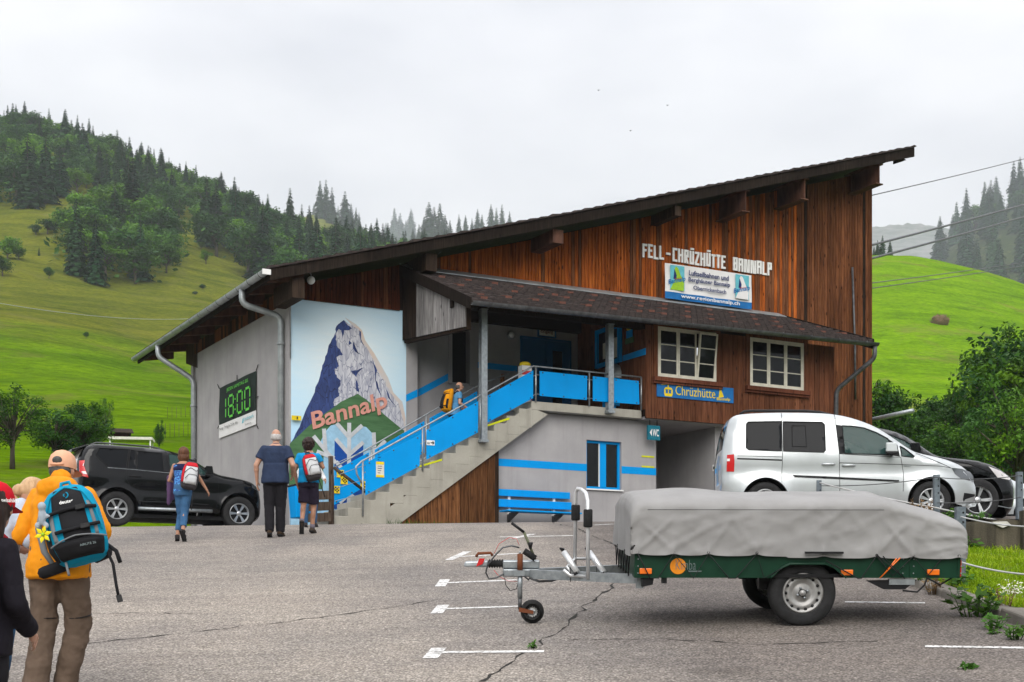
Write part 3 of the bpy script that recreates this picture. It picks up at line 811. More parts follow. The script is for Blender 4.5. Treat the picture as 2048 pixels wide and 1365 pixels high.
# grey weathered boards closing the left end of the porch roof
zlow = lambda y: lx(820, 672, X0R)[1] + (ZE - .45 - lx(820, 672, X0R)[1]) * (min(0, y + .1) / (YE + .45))
yb_ = -.02; k = 0
while yb_ > YE + .42:
    y2 = max(yb_ - rnd.uniform(.10, .13), YE + .40)
    mb = MB(); g = .004; pr = rnd.uniform(0, .006); xx = X0R + .06
    mt = M['board_grey'] if yb_ < -.8 else M['board_black']
    mb.hexa([(xx - pr, y2 + g, zlow(y2)), (xx + .03, y2 + g, zlow(y2)), (xx + .03, yb_ - g, zlow(yb_)), (xx - pr, yb_ - g, zlow(yb_)), (xx - pr, y2 + g, lean(y2) - .17), (xx + .03, y2 + g, lean(y2) - .17), (xx + .03, yb_ - g, lean(yb_) - .17), (xx - pr, yb_ - g, lean(yb_) - .17)], mt); mb.build('board', B); yb_ = y2
mb = MB(); mb.prism([(X0R + .092, -.05, zlow(-.05) - .08), (X0R + .092, YE + .4, zlow(YE + .4) - .06), (X0R + .092, YE + .4, lean(YE + .4) - .2), (X0R + .092, -.05, lean(0) - .2)], (.12, 0, 0), M['board_black']); mb.build('end_panel', B)

# projecting timber room
W1 = (fx(1317, 700, YF)[0], fx(1428, 700, YF)[0], fx(1372, 756, YF)[1], fx(1372, 664, YF)[1])
W2 = (fx(1501, 700, YF)[0], fx(1603, 700, YF)[0], fx(1552, 771, YF)[1], fx(1552, 684, YF)[1])
W2 = (W2[0], W2[1], W1[2], W1[3])
zrt = lean(YF) - .17
x = XR0
def seg(x0, x1, zb, zt_): 
    if zt_ - zb > .02: board(x0, x1, YF, zb, zt_, zt_, M['board_room'], th=.02, name='room_board')
while x < XR1 - .02:
    x2 = min(x + rnd.uniform(.15, .18), XR1); c = (x + x2) / 2
    hit = None
    for W in (W1, W2):
        if W[0] - .12 < c < W[1] + .12: hit = W
    if hit: seg(x, x2, ZRB, hit[2] - .1); seg(x, x2, hit[3] + .06, zrt)
    else: seg(x, x2, ZRB, zrt)
    x = x2
y = YF + .02
while y < .2:
    y2 = min(y + .17, .2); board(y, y2, XR0 + .03, ZSL + .02, lean(max(min(y, 0), YF)) - .3, lean(max(min(y2, 0), YF)) - .3, M['board_room'], axis='y', th=.02, name='room_board'); y = y2
mb = MB()
mb.bx(XR0 + .035, XR1, YF + .002, YF + .06, ZRB, W1[2] - .06, M['joint']); mb.bx(XR0 + .035, XR1, YF + .002, YF + .06, W1[3] + .06, zrt, M['joint'])
for a, b_ in ((XR0 + .035, W1[0] - .06), (W1[1] + .06, W2[0] - .06), (W2[1] + .06, XR1)): mb.bx(a, b_, YF + .003, YF + .059, W1[2] - .06, W1[3] + .06, M['joint'])
mb.bx(XR0 + .05, XR1, YF + .05, -.05, ZRB - .02, ZRB + .05, M['render']); mb.bx(XR1 - .05, XR1, YF + .061, -.05, ZRB + .05, zrt, M['board_room'])
mb.bx(XR0 + .036, XR0 + .1, YF + .061, .2, ZRB + .05, zrt, M['joint']); mb.bx(XR0 + .2, XR1 - .1, -.3, -.25, ZRB, zrt, M['dark'])
mb.build('room_shell', B)
M['trim'] = wood('reddish trim', (.07, .022, .012), (.15, .05, .028), (.21, .08, .045), var=.15)
M['curtain'] = mat('white curtain', (.62, .61, .64), .9, c2=(.5, .5, .54), scale=20, stretch=(6, 6, .2))
def casement(parent, x0, x1, z0, z1, y, fr, tilt=0, bars=2, name='sash'):
    mb = MB(); s = .045
    for a in ((x0, x0 + s, z0, z1), (x1 - s, x1, z0, z1), (x0 + s, x1 - s, z0, z0 + s), (x0 + s, x1 - s, z1 - s, z1)): mb.bx(a[0], a[1], y - .05, y, a[2], a[3], fr)
    for k in range(bars):
        zz = z0 + (z1 - z0) * (k + 1) / (bars + 1); mb.bx(x0 + s, x1 - s, y - .042, y - .012, zz - .012, zz + .012, fr)
    f = mb.build(name, parent)
    ps = []
    for k in range(bars + 1):
        a, b_ = z0 + (z1 - z0) * k / (bars + 1), z0 + (z1 - z0) * (k + 1) / (bars + 1)
        m2 = MB(); m2.bx(x0 + s * .8, x1 - s * .8, y - .03, y - .024, a + .012, b_ - .012, M['glass']); ps.append(m2.build('pane', parent))
    if tilt:
        mt = Matrix.Translation((0, y, z0)) @ Matrix.Rotation(tilt, 4, 'X') @ Matrix.Translation((0, -y, -z0))
        for o in [f] + ps:
            o.data.transform(mt)
for W, op in ((W1, True), (W2, False)):
    x0, x1, z0, z1 = W
    fr = MB(); s = .05
    for a in ((x0 - s, x0, z0 - s, z1 + s), (x1, x1 + s, z0 - s, z1 + s), (x0, x1, z0 - s, z0), (x0, x1, z1, z1 + s)): fr.bx(a[0], a[1], YF - .035, YF + .05, a[2], a[3], M['cream'])
    wdw = fr.build('window', B)
    c = [x0 + (x1 - x0) * k / 3 for k in range(4)]
    for k in range(3):
        casement(wdw, c[k] + (.01 if k else 0), c[k + 1], z0, z1, YF + .012, M['cream'], R(7) if (op and k == 2) else 0)
    t_ = MB()
    for a in ((x0 - .17, x0 - s, z0 - .1, z1 + .16), (x1 + s, x1 + .17, z0 - .1, z1 + .16), (x0 - s, x1 + s, z1 + s, z1 + .16)): t_.bx(a[0], a[1], YF - .05, YF - .02, a[2], a[3], M['board_room'])
    t_.build('casing', wdw)
    t_ = MB(); t_.bx(x0 - .2, x1 + .2, YF - .14, YF - .005, z0 - .16, z0 - .055, M['trim']); t_.bx(x0 - .2, x1 + .2, YF - .1, YF - .01, z0 - .22, z0 - .165, M['trim']); t_.build('sill', wdw)
    t_ = MB()
    for k in range(2): t_.bx(c[1 + k] - .22, c[1 + k] + .12, YF + .25, YF + .26, z0 + .05, z1, M['curtain'] if k == 0 and False else M['dark'])  # dark sheets, not cloth: they stand in for the unlit room
    if op: t_.bx(c[2] + .05, c[3] - .1, YF + .22, YF + .23, z0, z0 + .55, M['curtain'])
    t_.build('curtain', wdw)
pipe([(XR1 + .55, YE - .1, ZE + .1), (XR1 + .55, YE - .1, ZE - .2), (XR1 + .02, YF - .06, ZE - .95), (XR1 - .0, YF - .06, 0)], .06, 'downpipe', M['zinc_dark'])
xx = fx(1700, 480)[0]
pipe([(xx, -.1, fx(1690, 535)[1]), (xx + .1, -.1, fx(1700, 690)[1]), (xx + .12, -.1, fx(1705, 800)[1])], .03, 'cable_conduit', M['zinc_dark'])

# blue framed ground-floor window (two leaves)
fr = MB(); y = YL + .14; s = .06
for a in ((wx0, wx0 + s, wz0, wz1), (wx1 - s, wx1, wz0, wz1), (wx0 + s, wx1 - s, wz0, wz0 + s), (wx0 + s, wx1 - s, wz1 - s, wz1)): fr.bx(a[0], a[1], y - .06, y + .02, a[2], a[3], M['blue'])
xm = wx0 + (wx1 - wx0) * .54
fr.bx(xm - .11, xm + .06, y - .07, y + .015, wz0 + s, wz1 - s, M['blue']); fr.bx(xm - .135, xm - .112, y - .05, y + .01, wz0 + s, wz1 - s, M['white'])
fr.bx(wx0 - .02, wx1 + .03, YL - .05, y - .062, wz0 - .035, wz0 - .002, M['white'])
bwn = fr.build('window', B)
for a, b_ in ((wx0 + s, xm - .135), (xm + .06, wx1 - s)):
    m2 = MB(); m2.bx(a, b_, y - .02, y - .014, wz0 + s, wz1 - s, M['glass']); m2.build('pane', bwn)
m2 = MB(); m2.bx(xm + .28, xm + .5, y + .1, y + .12, wz0, wz1, M['blue']); m2.build('shutter', bwn)

# orange to grey boards below the flight of stairs
xq = fx(735, 1030, YS + .08)[0]; xq1 = fx(990, 900, YS + .08)[0]
def under(x):   # underside of the flight
    a = solve(820, 985, 1, YS); b_ = solve(1075, 822, 1, YS)
    return a.z + (b_.z - a.z) * (x - a.x) / (b_.x - a.x)
x = xq
while x < xq1 - .02:
    x2 = min(x + rnd.uniform(.2, .32), xq1)
    board(x, x2, YS + .1, -.2, max(under(x), -.1), max(under(x2), -.1), M['plank_base'], name='plank'); x = x2
mb = MB(); mb.bx(xq1 - .02, xq1 + .1, YS + .08, YL + .01, -.2, under(xq1) + .1, M['board_black']); mb.build('corner_post', B)
mb = MB(); mb.bx(xq - .2, xq1 - 1.4, YS - .1, YS + .06, -.25, .05, M['concrete']); mb.build('plinth', B)

# ------------------------------------------------------------------ stairs and railings
ST = empty('outdoor_staircase', bw(2.5, -2, 0), ANG, 'concrete outdoor flight of steps with blue railing panels climbing to the covered entrance', 'staircase')
def sl_(p): return (p[0] - 2.5, p[1] + 2.0, p[2])
class SB(MB):
    def build(s, name, parent=None, **k):
        s.v = [sl_(v) for v in s.v]; return MB.build(s, name, parent or ST, **k)
NS = 16
sx1 = fx(1063, 812, YS)[0]; sx0 = fx(668, 1030, YS)[0]
rise = ZSL / NS; run = (sx1 - sx0) / (NS - 1)
YI = -1.35
def stz(x): return max(0, min(NS, math.floor((x - sx0) / run) + 1)) * rise
for i in range(NS - 1):
    b_ = SB(); xa = sx0 + i * run
    b_.bx(xa, xa + run + .02, YS, YI, (i + 1) * rise - .44 if i > 3 else -.3, (i + 1) * rise, M['concrete']); b_.build('step', bevel=.012)
b_ = SB()
sf = []
pa, pb = (sx0 + .5, -.3), (sx1 + .15, ZSL - .36)
b_.prism([(sx0 + .3, YS + .005, -.3), (sx0 + 1.05, YS + .005, -.3), (pb[0] + .3, YS + .005, ZSL - .28), (pb[0] - .15, YS + .005, ZSL - .15), (sx1 - run, YS + .005, ZSL - .31)], (0, YI - YS - .01, 0), M['concrete']); b_.build('stringer')
b_ = SB(); b_.bx(sx1, XR0, YS - .001, .25, ZSL - .2, ZSL, M['concrete']); b_.build('landing', bevel=.01)
zz6 = lambda X, Y, y=YS: fx(640 + X / 3.0118, 730 + Y / 3.0118, y)
def panel(quad, y, name='railing_panel', mat=None, th=.018):
    b_ = SB(); b_.prism([(a, y, c) for a, c in [zz6(*q, y) for q in quad]], (0, -th, 0), mat or M['blue']); o = b_.build(name, bevel=.004)
    if name == 'railing_panel':
        cs = [Vector((a, c)) for a, c in [zz6(*q, y) for q in quad]]; m = sum(cs, Vector((0, 0))) / 4
        for c in cs + [(cs[0] + cs[1]) / 2, (cs[2] + cs[3]) / 2]: p = c.lerp(m, .12); b_ = SB(); b_.tube([(p.x, y - th, p.y), (p.x, y - th - .008, p.y)], .018, M['zinc_dark'], 7); b_.build('screw', o)
    return o
for q in ([(275, 590), (605, 420), (598, 610), (272, 788)], [(640, 395), (952, 220), (950, 408), (640, 572)], [(1003, 190), (1283, 34), (1282, 202), (1005, 350)],
          [(1322, 38), (1608, 68), (1606, 213), (1322, 188)], [(1642, 70), (1918, 98), (1922, 240), (1642, 218)]): panel(q, YS - .04)
for q in ([(85, 640), (293, 528), (293, 720), (85, 845)], [(330, 512), (628, 338), (628, 530), (330, 700)], [(660, 322), (945, 160), (945, 352), (660, 520)]): panel(q, YI)
def rail(pts, y, r=.02, name='handrail', mat=None):
    b_ = SB(); b_.tube([(lambda a: (a[0], y, a[1]))(zz6(*p, y)) for p in pts], r, mat or M['galv'], 8); return b_.build(name)
for X, t, b0 in ((258, 580, 912), (618, 372, 640), (966, 178, 470), (1300, 10, 224), (1622, 42, 250), (1935, 75, 275)): rail([(X, t), (X, b0)], YS - .02, .022, 'railing_post')
rail([(250, 712), (222, 660), (216, 615), (250, 582), (1285, 8), (1935, 75)], YS - .02, .021)
rail([(258, 655), (618, 470), (966, 260), (1300, 60), (1622, 90), (1935, 115)], YS - .015, .01, 'mid_rail'); rail([(258, 760), (618, 572), (966, 372), (1300, 176), (1622, 202), (1935, 232)], YS - .015, .01, 'mid_rail')
for X, t, b0 in ((310, 490, 720), (640, 300, 540), (958, 130, 380)): rail([(X, t), (X, b0)], YI + .02, .022, 'railing_post')
rail([(85, 620), (310, 492), (640, 300), (960, 120), (1175, 40)], YI + .02, .018)
for q in ([(580, 612), (735, 566), (735, 578), (600, 618)], [(962, 376), (1142, 316), (1142, 330), (968, 385)]): panel(q, YS - .004, 'hazard_tape', M['tape'], .004)
# porch posts
for n_, (X, ty, by) in enumerate(((966, 603, 880), (1219, 636, 822))):
    xx, zb = fx(X, by, YS - .07); zt2 = lean(YS) - .33
    b_ = MB(); h = .075
    b_.bx(xx - h, xx + h, YS - .15, YS - .141, zb, zt2, M['galv']); b_.bx(xx - h, xx + h, YS - .009, YS, zb, zt2, M['galv']); b_.bx(xx - .006, xx + .006, YS - .141, YS - .009, zb, zt2, M['galv']); 
    b_.bx(xx - .1, xx + .1, YS - .17, YS - .002, zb - .06, zb, M['galv']); b_.bx(xx - .09, xx + .09, YS - .16, YS - .01, zt2, zt2 + .02, M['galv']); b_.build('porch_post', B)

# text helpers
def text_mesh(body, bold=0.0, depth=.0, spacing=1.0):
    cu = bpy.data.curves.new('text', 'FONT'); cu.body = body; cu.size = 1; cu.offset = bold; cu.extrude = depth; cu.space_character = spacing; cu.resolution_u = 3
    o = bpy.data.objects.new('text', cu); COL.objects.link(o)
    dg = bpy.context.evaluated_depsgraph_get()
    me = bpy.data.meshes.new_from_object(o.evaluated_get(dg))
    bpy.data.objects.remove(o); bpy.data.curves.remove(cu)
    v = np.array([x.co[:] for x in me.vertices]); f = [list(p.vertices) for p in me.polygons]
    bpy.data.meshes.remove(me)
    lo, hi = v.min(0), v.max(0)
    return (v - lo) / np.array([hi[0] - lo[0], hi[1] - lo[1], 1]), f
def text_on(mb, body, o, u, v, n, mat, bold=.0, spacing=1.0):
    """text fitted to the parallelogram origin o, width vector u, height vector v, lifted along n"""
    w_, f = text_mesh(body, bold, 0, spacing); o, u, v, n = map(Vector, (o, u, v, n))
    mb.add([o + u * a + v * b_ + n for a, b_, c in w_], f, mat)
def poly(mb, pts, y, mat, th=.003):
    mb.prism([(a, y, b_) for a, b_ in pts], (0, -th, 0), mat)

# ------------------------------------------------------------------ mural (paint layers on the corner wall)
def m4(X, Y): return fx(560 + X / 2.967, 580 + Y / 2.967)
def mural_sky():
    m, t, b = nodes('mural sky paint'); b.inputs['Roughness'].default_value = .8
    c = m4(400, 420); v = coords(t)
    mp = nd(t, 'ShaderNodeMapping'); mp.inputs['Location'].default_value = (-c[0], 0, -c[1]); t.links.new(nd(t, 'ShaderNodeTexCoord').outputs['Object'], mp.inputs[0])
    ln = nd(t, 'ShaderNodeVectorMath', operation='LENGTH'); t.links.new(mp.outputs[0], ln.inputs[0])
    nn = noise_n(t, coords(t, (.6, 1, 3)), 2.5, 5)
    ad = nd(t, 'ShaderNodeMath', operation='MULTIPLY_ADD'); t.links.new(nn, ad.inputs[0]); ad.inputs[1].default_value = .8; t.links.new(ln.outputs['Value'], ad.inputs[2])
    mr_ = nd(t, 'ShaderNodeMapRange'); mr_.inputs[1].default_value = .6; mr_.inputs[2].default_value = 3.2; t.links.new(ad.outputs[0], mr_.inputs[0])
    t.links.new(ramp(t, mr_.outputs[0], [(0, (.78, .84, .84)), (.45, (.58, .76, .86)), (1, (.38, .66, .90))]), b.inputs['Base Color'])
    bump(t, b, noise_n(t, v, 45, 6), .3, .006)
    return m
def hatch(name, a, b_, c_, sc=3.0, st=(1.5, 1, .55)):
    m, t, b = nodes(name); b.inputs['Roughness'].default_value = .8
    v = coords(t, st); n0 = nd(t, 'ShaderNodeTexNoise'); n0.inputs['Scale'].default_value = 2; t.links.new(v, n0.inputs['Vector'])
    wv = nd(t, 'ShaderNodeVectorMath', operation='MULTIPLY_ADD'); t.links.new(n0.outputs['Color'], wv.inputs[0]); wv.inputs[1].default_value = (.35,) * 3; t.links.new(v, wv.inputs[2])
    e = nd(t, 'ShaderNodeTexVoronoi', feature='DISTANCE_TO_EDGE'); e.inputs['Scale'].default_value = sc; t.links.new(wv.outputs[0], e.inputs['Vector'])
    e2 = nd(t, 'ShaderNodeTexVoronoi'); e2.inputs['Scale'].default_value = sc * 1.6; t.links.new(wv.outputs[0], e2.inputs['Vector'])
    st_ = noise_n(t, coords(t, (14, 1, 1.2)), 2.2, 5)
    c = ramp(t, st_, [(.36, b_), (.6, a)])
    c = mixc(t, .55, c, ramp(t, e2.outputs['Color'], [(.2, b_), (.7, a)]))
    c = mixc(t, ramp(t, e.outputs['Distance'], [(.004, (.9, .9, .9)), (.035, (0, 0, 0))]), c, c_)
    t.links.new(c, b.inputs['Base Color']); return m
M['m_sky'] = mural_sky()
M['m_rock'] = hatch('mural rock paint', (.64, .64, .67), (.28, .29, .37), (.07, .09, .18), 6.5)
M['m_navy'] = hatch('mural shadow rock paint', (.035, .065, .22), (.015, .03, .11), (.006, .01, .035), 5.5)
M['m_green'] = mat('mural meadow paint', (.09, .20, .085), .8, c2=(.05, .12, .05), scale=3, stretch=(.5, 1, 3))
M['m_peach'] = mat('mural peach paint', (.66, .52, .42), .8, c2=(.56, .55, .55), scale=3)
M['m_pink'] = mat('mural pink lettering paint', (.72, .33, .26), .8)
M['m_ice'] = mat('mural pale blue paint', (.36, .60, .78), .8)
M['m_white'] = mat('mural white paint', (.62, .64, .66), .8)
M['m_deep'] = mat('mural deep blue paint', (.01, .08, .36), .8)
mb = MB(); poly(mb, [m4(65, 50), m4(748, 126), (m4(748, 126)[0], -.2), (m4(65, 50)[0], -.2)], -.001, M['m_sky'], .003); mur = mb.build('mural', B)
def jag(pts, amp=5, n=4, closed=True, seed=3):
    r = random.Random(seed); o = []
    for a, b_ in zip(pts, pts[1:] + pts[:1]):
        for k in range(n):
            t = k / n; o.append((a[0] + (b_[0] - a[0]) * t + (r.uniform(-amp, amp) if k else 0), a[1] + (b_[1] - a[1]) * t + (r.uniform(-amp, amp) if k else 0)))
    return o
def mpart(name, pts, lay, mat, j=0, n=4):
    mb = MB(); q = jag(pts, j, n) if j else pts; poly(mb, [m4(*p) for p in q], -.001 - .003 * lay, mat, .003); return mb.build(name, mur)
mpart('halo', [(385, 165), (450, 205), (485, 240), (505, 300), (560, 380), (640, 520), (672, 610), (725, 665), (745, 760), (748, 850), (700, 840), (600, 560), (440, 225)], 1, M['m_peach'])
mpart('shadow_face', [(378, 180), (335, 215), (325, 262), (288, 330), (275, 385), (250, 450), (235, 520), (190, 640), (150, 720), (100, 840), (57, 915), (60, 990), (480, 800), (480, 250)], 2, M['m_navy'], 4)
mpart('rock_face', [(378, 180), (440, 225), (465, 235), (480, 300), (540, 390), (570, 460), (610, 530), (650, 610), (700, 670), (725, 760), (735, 836), (640, 820), (545, 720), (460, 680), (360, 690), (318, 690), (322, 648), (350, 630), (345, 600), (360, 540), (325, 500), (322, 478), (348, 455), (335, 400), (372, 385), (335, 330), (328, 262)], 3, M['m_rock'], 5)
mpart('rock_face', [(405, 330), (425, 318), (408, 300)], 4, M['m_navy']); mpart('rock_shadow', [(445, 520), (462, 560), (468, 610), (452, 600)], 4, M['m_navy'], 2); mpart('rock_shadow', [(378, 180), (352, 200), (336, 232), (362, 240), (370, 290), (380, 240), (410, 240), (425, 230), (395, 205)], 4, M['m_navy'], 2)
for p in ([(430, 300), (440, 360), (470, 385), (432, 350)], [(540, 400), (575, 480), (565, 540), (560, 470)], [(420, 480), (450, 520), (470, 470), (500, 462), (450, 480)], [(560, 520), (580, 560), (600, 640), (572, 580)], [(620, 560), (650, 640), (690, 700), (640, 640)], [(465, 238), (478, 300), (505, 350), (482, 300)]): mpart('rock_shadow', p, 4, M['m_navy'], 2)
mpart('painted_meadow', [(57, 915), (180, 800), (360, 665), (460, 617), (545, 680), (640, 760), (735, 836), (735, 1180), (50, 1185)], 5, M['m_green'], 2)
mpart('pale_blue_disc', [(265, 845), (300, 805), (345, 795), (407, 860), (470, 808), (510, 815), (548, 855), (565, 930), (565, 1290), (250, 1290), (258, 960), (240, 900)], 6, M['m_ice'])
mpart('blue_wedge', [(322, 892), (400, 985), (400, 1300), (318, 1300)], 7, M['m_deep']); mpart('blue_wedge', [(492, 905), (414, 990), (414, 1300), (492, 1300)], 7, M['m_deep'])
def arm(a, b_, w_=23):
    d = Vector((b_[0] - a[0], b_[1] - a[1])).normalized(); s = Vector((-d.y, d.x)) * w_ / 2
    mpart('snowflake_arm', [(a[0] + s.x, a[1] + s.y), (b_[0] + s.x, b_[1] + s.y), (b_[0] - s.x, b_[1] - s.y), (a[0] - s.x, a[1] - s.y)], arm.l, M['m_white']); arm.l += .25
arm.l = 8
for a, b_ in (((408, 790), (406, 1300)), ((333, 792), (403, 872)), ((485, 805), (412, 872)), ((328, 885), (402, 970)), ((492, 905), (412, 975)), ((196, 868), (330, 1030)), ((258, 825), (268, 960)), ((622, 896), (500, 1030)), ((553, 848), (558, 965)), ((330, 1020), (402, 1110)), ((485, 1030), (412, 1110)), ((215, 960), (320, 1000)), ((350, 1265), (402, 1215)), ((470, 1265), (412, 1215))): arm(a, b_)
mb = MB()
o_, r_, u_ = m4(196, 800), m4(640, 668), m4(178, 690)
text_on(mb, 'Bannalp', (o_[0], 0, o_[1] - .25), (r_[0] - o_[0], 0, r_[1] - o_[1]), (u_[0] - o_[0], 0, (u_[1] - o_[1]) * 1.22), (0, -.0475, 0), M['m_pink'], .022)
mb.build('lettering', mur)
mb = MB(); qv = [fx(x, y) for x, y in ((580, 978), (602, 975))]
mb.prism([(qv[0][0], 0, -.2), (qv[0][0] + .75, 0, -.2), (qv[0][0] + .75, 0, qv[0][1]), (qv[0][0], 0, qv[0][1])], (0, -.055, 0), M['m_ice']); mb.build('pale_blue_panel', mur)

# ------------------------------------------------------------------ signs
def sign(name, px_, y, label, cat, n=1, side=None):
    return None
def signroot(name, x, y, z, label, cat, group=None): return empty(name, bw(x, y, z), ANG, label, cat, group)
class LB(MB):
    """collects in building space, written relative to a sign's base"""
    def __init__(s, o): MB.__init__(s); s.o = o
    def build(s, name, parent, **k):
        s.v = [(a - s.o[0], b_ - s.o[1], c - s.o[2]) for a, b_, c in s.v]; return MB.build(s, name, parent, **k)

# white block letters on the boards
SEG = {'F': 'L T M', 'E': 'L T M B', 'L': 'L B', 'C': 'L T B', 'H': 'L R M', 'R': 'L T r M k', 'U': 'L R B', 'Z': 'T B z', 'T': 'T I', 'B': 'L T M B R', 'A': 'L T R M', 'N': 'L R n', 'P': 'L T r M', '-': 'd', ' ': ''}
def glyph(mb, ch, x, z, w_, h, s, y, mat):
    uml = ch == 'Ü'
    for k in SEG['U' if uml else ch].split():
        b_ = lambda a0, a1, c0, c1: mb.bx(x + a0, x + a1, y - .035, y, z + c0, z + c1, mat)
        if k == 'L': b_(0, s, 0, h)
        if k == 'R': b_(w_ - s, w_, 0, h)
        if k == 'r': b_(w_ - s, w_, h * .45, h)
        if k == 'T': b_(s if ch in 'FECBARP' else 0, w_ - (s if ch in 'BARP' else 0), h - s, h)
        if k == 'B': b_(s, w_ - (s if ch == 'B' or uml else 0), 0, s) if ch != 'Z' else b_(0, w_, 0, s)
        if k == 'M': b_(s, w_ - (s if ch in 'HBARP' else (w_ * .15 if ch in 'FE' else 0)), h * .46, h * .46 + s)
        if k == 'I': b_(w_ / 2 - s / 2, w_ / 2 + s / 2, 0, h - s)
        if k == 'd': b_(w_ * .2, w_ * .8, h * .45, h * .45 + s)
        if k in 'kzn':
            P = {'k': ((s * 1.2, h * .46), (w_ - s / 2, 0)), 'z': ((s / 2, s), (w_ - s / 2, h - s)), 'n': ((s * 1.4, h), (w_ - s * 1.4, 0))}[k]
            d = s / 2 * (.8 if k == 'n' else 1.1); mb.prism([(x + P[0][0] - d, y, z + P[0][1]), (x + P[0][0] + d, y, z + P[0][1]), (x + P[1][0] + d, y, z + P[1][1]), (x + P[1][0] - d, y, z + P[1][1])], (0, -.033, 0), mat)
    if uml:
        for q in (.22, .62): mb.bx(x + w_ * q, x + w_ * q + s, y - .035, y, z + h + s * .5, z + h + s * 1.4, mat)
la, lb = fx(1284, 515, -.06), fx(1548, 548, -.06)
lr = signroot('wall_lettering', la[0], -.06, la[1], 'white block letters reading FELL - CHRÜZHÜTTE BANNALP high on the orange boards', 'lettering')
txt = 'FELL-CHRÜZHÜTTE BANNALP'
wid = [1.0 if c not in '-T' else .9 for c in txt]; wid[4] = 1.5
wid = [w_ * (1.3 if c == 'N' else 1.1 if c in 'AH' else 1) for w_, c in zip(wid, txt)]
tot = sum(w_ + .22 for w_ in wid) + .8; un = (lb[0] - la[0]) / tot; x = la[0]
for c, w_ in zip(txt, wid):
    if c == ' ': x += (w_ + .55) * un; continue
    if c != ' ':
        b_ = LB((la[0], -.06, la[1])); glyph(b_, c, x, la[1] + rnd.uniform(-.01, .01), w_ * un, .37, .058, -.06, M['white']); b_.build('letter', lr)
    x += (w_ + .22) * un

# big white banner above the porch roof
BY = -.3; bp = [fx(1330, 526, BY), fx(1503, 549, BY), fx(1507, 616, BY), fx(1332, 597, BY)]
bx0, bx1 = bp[0][0], bp[1][0]; bz1, bz0 = bp[0][1], bp[3][1]
br = signroot('banner', bx0, BY, bz0, 'white and blue cloth banner advertising the cable cars under the block letters', 'banner')
BO = (bx0, BY, bz0); BW, BH = bx1 - bx0, bz1 - bz0
M['sheet'] = mat('banner cloth', (.74, .73, .72), .6, c2=(.68, .67, .66), scale=4)
M['signblue'] = mat('print blue', (.01, .15, .42), .55); M['navy'] = mat('print navy', (.012, .03, .13), .6); M['lime'] = mat('print lime', (.32, .55, .03), .6); M['aqua'] = mat('print aqua', (.14, .5, .58), .6); M['redp'] = mat('print red', (.6, .06, .05), .6)
def bpt(u, v): return (bx0 + BW * u, bz0 + BH * v)
def brip(u, v): return BY - .02 * math.sin(u * 19) * (1 - v) - .01 * math.sin(u * 7 + v * 5)
b_ = LB(BO); n1, n2 = 24, 8
b_.add([(bx0 + BW * i / n1, brip(i / n1, j / n2), bz0 + BH * (.2 + .8 * j / n2)) for j in range(n2 + 1) for i in range(n1 + 1)], [(j * (n1 + 1) + i, j * (n1 + 1) + i + 1, (j + 1) * (n1 + 1) + i + 1, (j + 1) * (n1 + 1) + i) for j in range(n2) for i in range(n1)], M['sheet'], True); b_.build('cloth', br)
b_ = LB(BO)
b_.add([(bx0 + BW * i / n1, brip(i / n1, 0), bz0 + BH * (.2 * j)) for j in range(2) for i in range(n1 + 1)], [(i, i + 1, n1 + 2 + i, n1 + 1 + i) for i in range(n1)], M['signblue'], True); b_.build('blue_stripe', br)
YT = BY - .042
b_ = LB(BO)
def btx(s, u0, v0, u1, h, mat, bold=.0, rise=0): 
    p = bpt(u0, v0); text_on(b_, s, (p[0], YT, p[1]), (BW * (u1 - u0), 0, BH * rise), (0, 0, BH * h), (0, 0, 0), mat, bold)
for a_ in (('Luftseilbahnen und', .26, .73, .72, .15, M['navy'], .022), ('Berghäuser Bannalp', .255, .52, .735, .16, M['navy'], .022), ('Oberrickenbach', .31, .34, .69, .12, M['navy'], .022), ('www.regionbannalp.ch', .17, .03, .85, .14, M['sheet'], .02)): b_ = LB(BO); btx(*a_); b_.build('lettering', br)
for u, lim in ((.05, True), (.80, False)):
    b_ = LB(BO); q = lambda pts, m, l: poly(b_, [bpt(u + a * .16, .26 + c * .7) for a, c in pts], YT + .008 - .002 * l, m, .002)
    q([(0, 0), (1, 0), (1, 1), (0, 1)], M['aqua'], 0); q([(.0, 0), (.95, 0), (.98, .4), (.75, .6), (.55, .9), (.4, .96), (.3, .85), (.45, .6), (.35, .45)], M['lime'] if lim else M['sheet'], 1)
    q([(.3, .85), (.22, .45), (.42, .42), (.45, .6)], M['navy'], 2); b_.build('logo', br)
    b_ = LB(BO); p = bpt(u - .02, .36); text_on(b_, 'Bannalp', (p[0], YT - .004, p[1]), (BW * .19, 0, BH * .16), (0, 0, BH * .17), (0, 0, 0), M['signblue'], .02)
    p = bpt(u + .05, .54); text_on(b_, 'Region', (p[0], YT - .004, p[1]), (BW * .08, 0, BH * .05), (0, 0, BH * .05), (0, 0, 0), M['redp']); b_.build('logo_lettering', br)

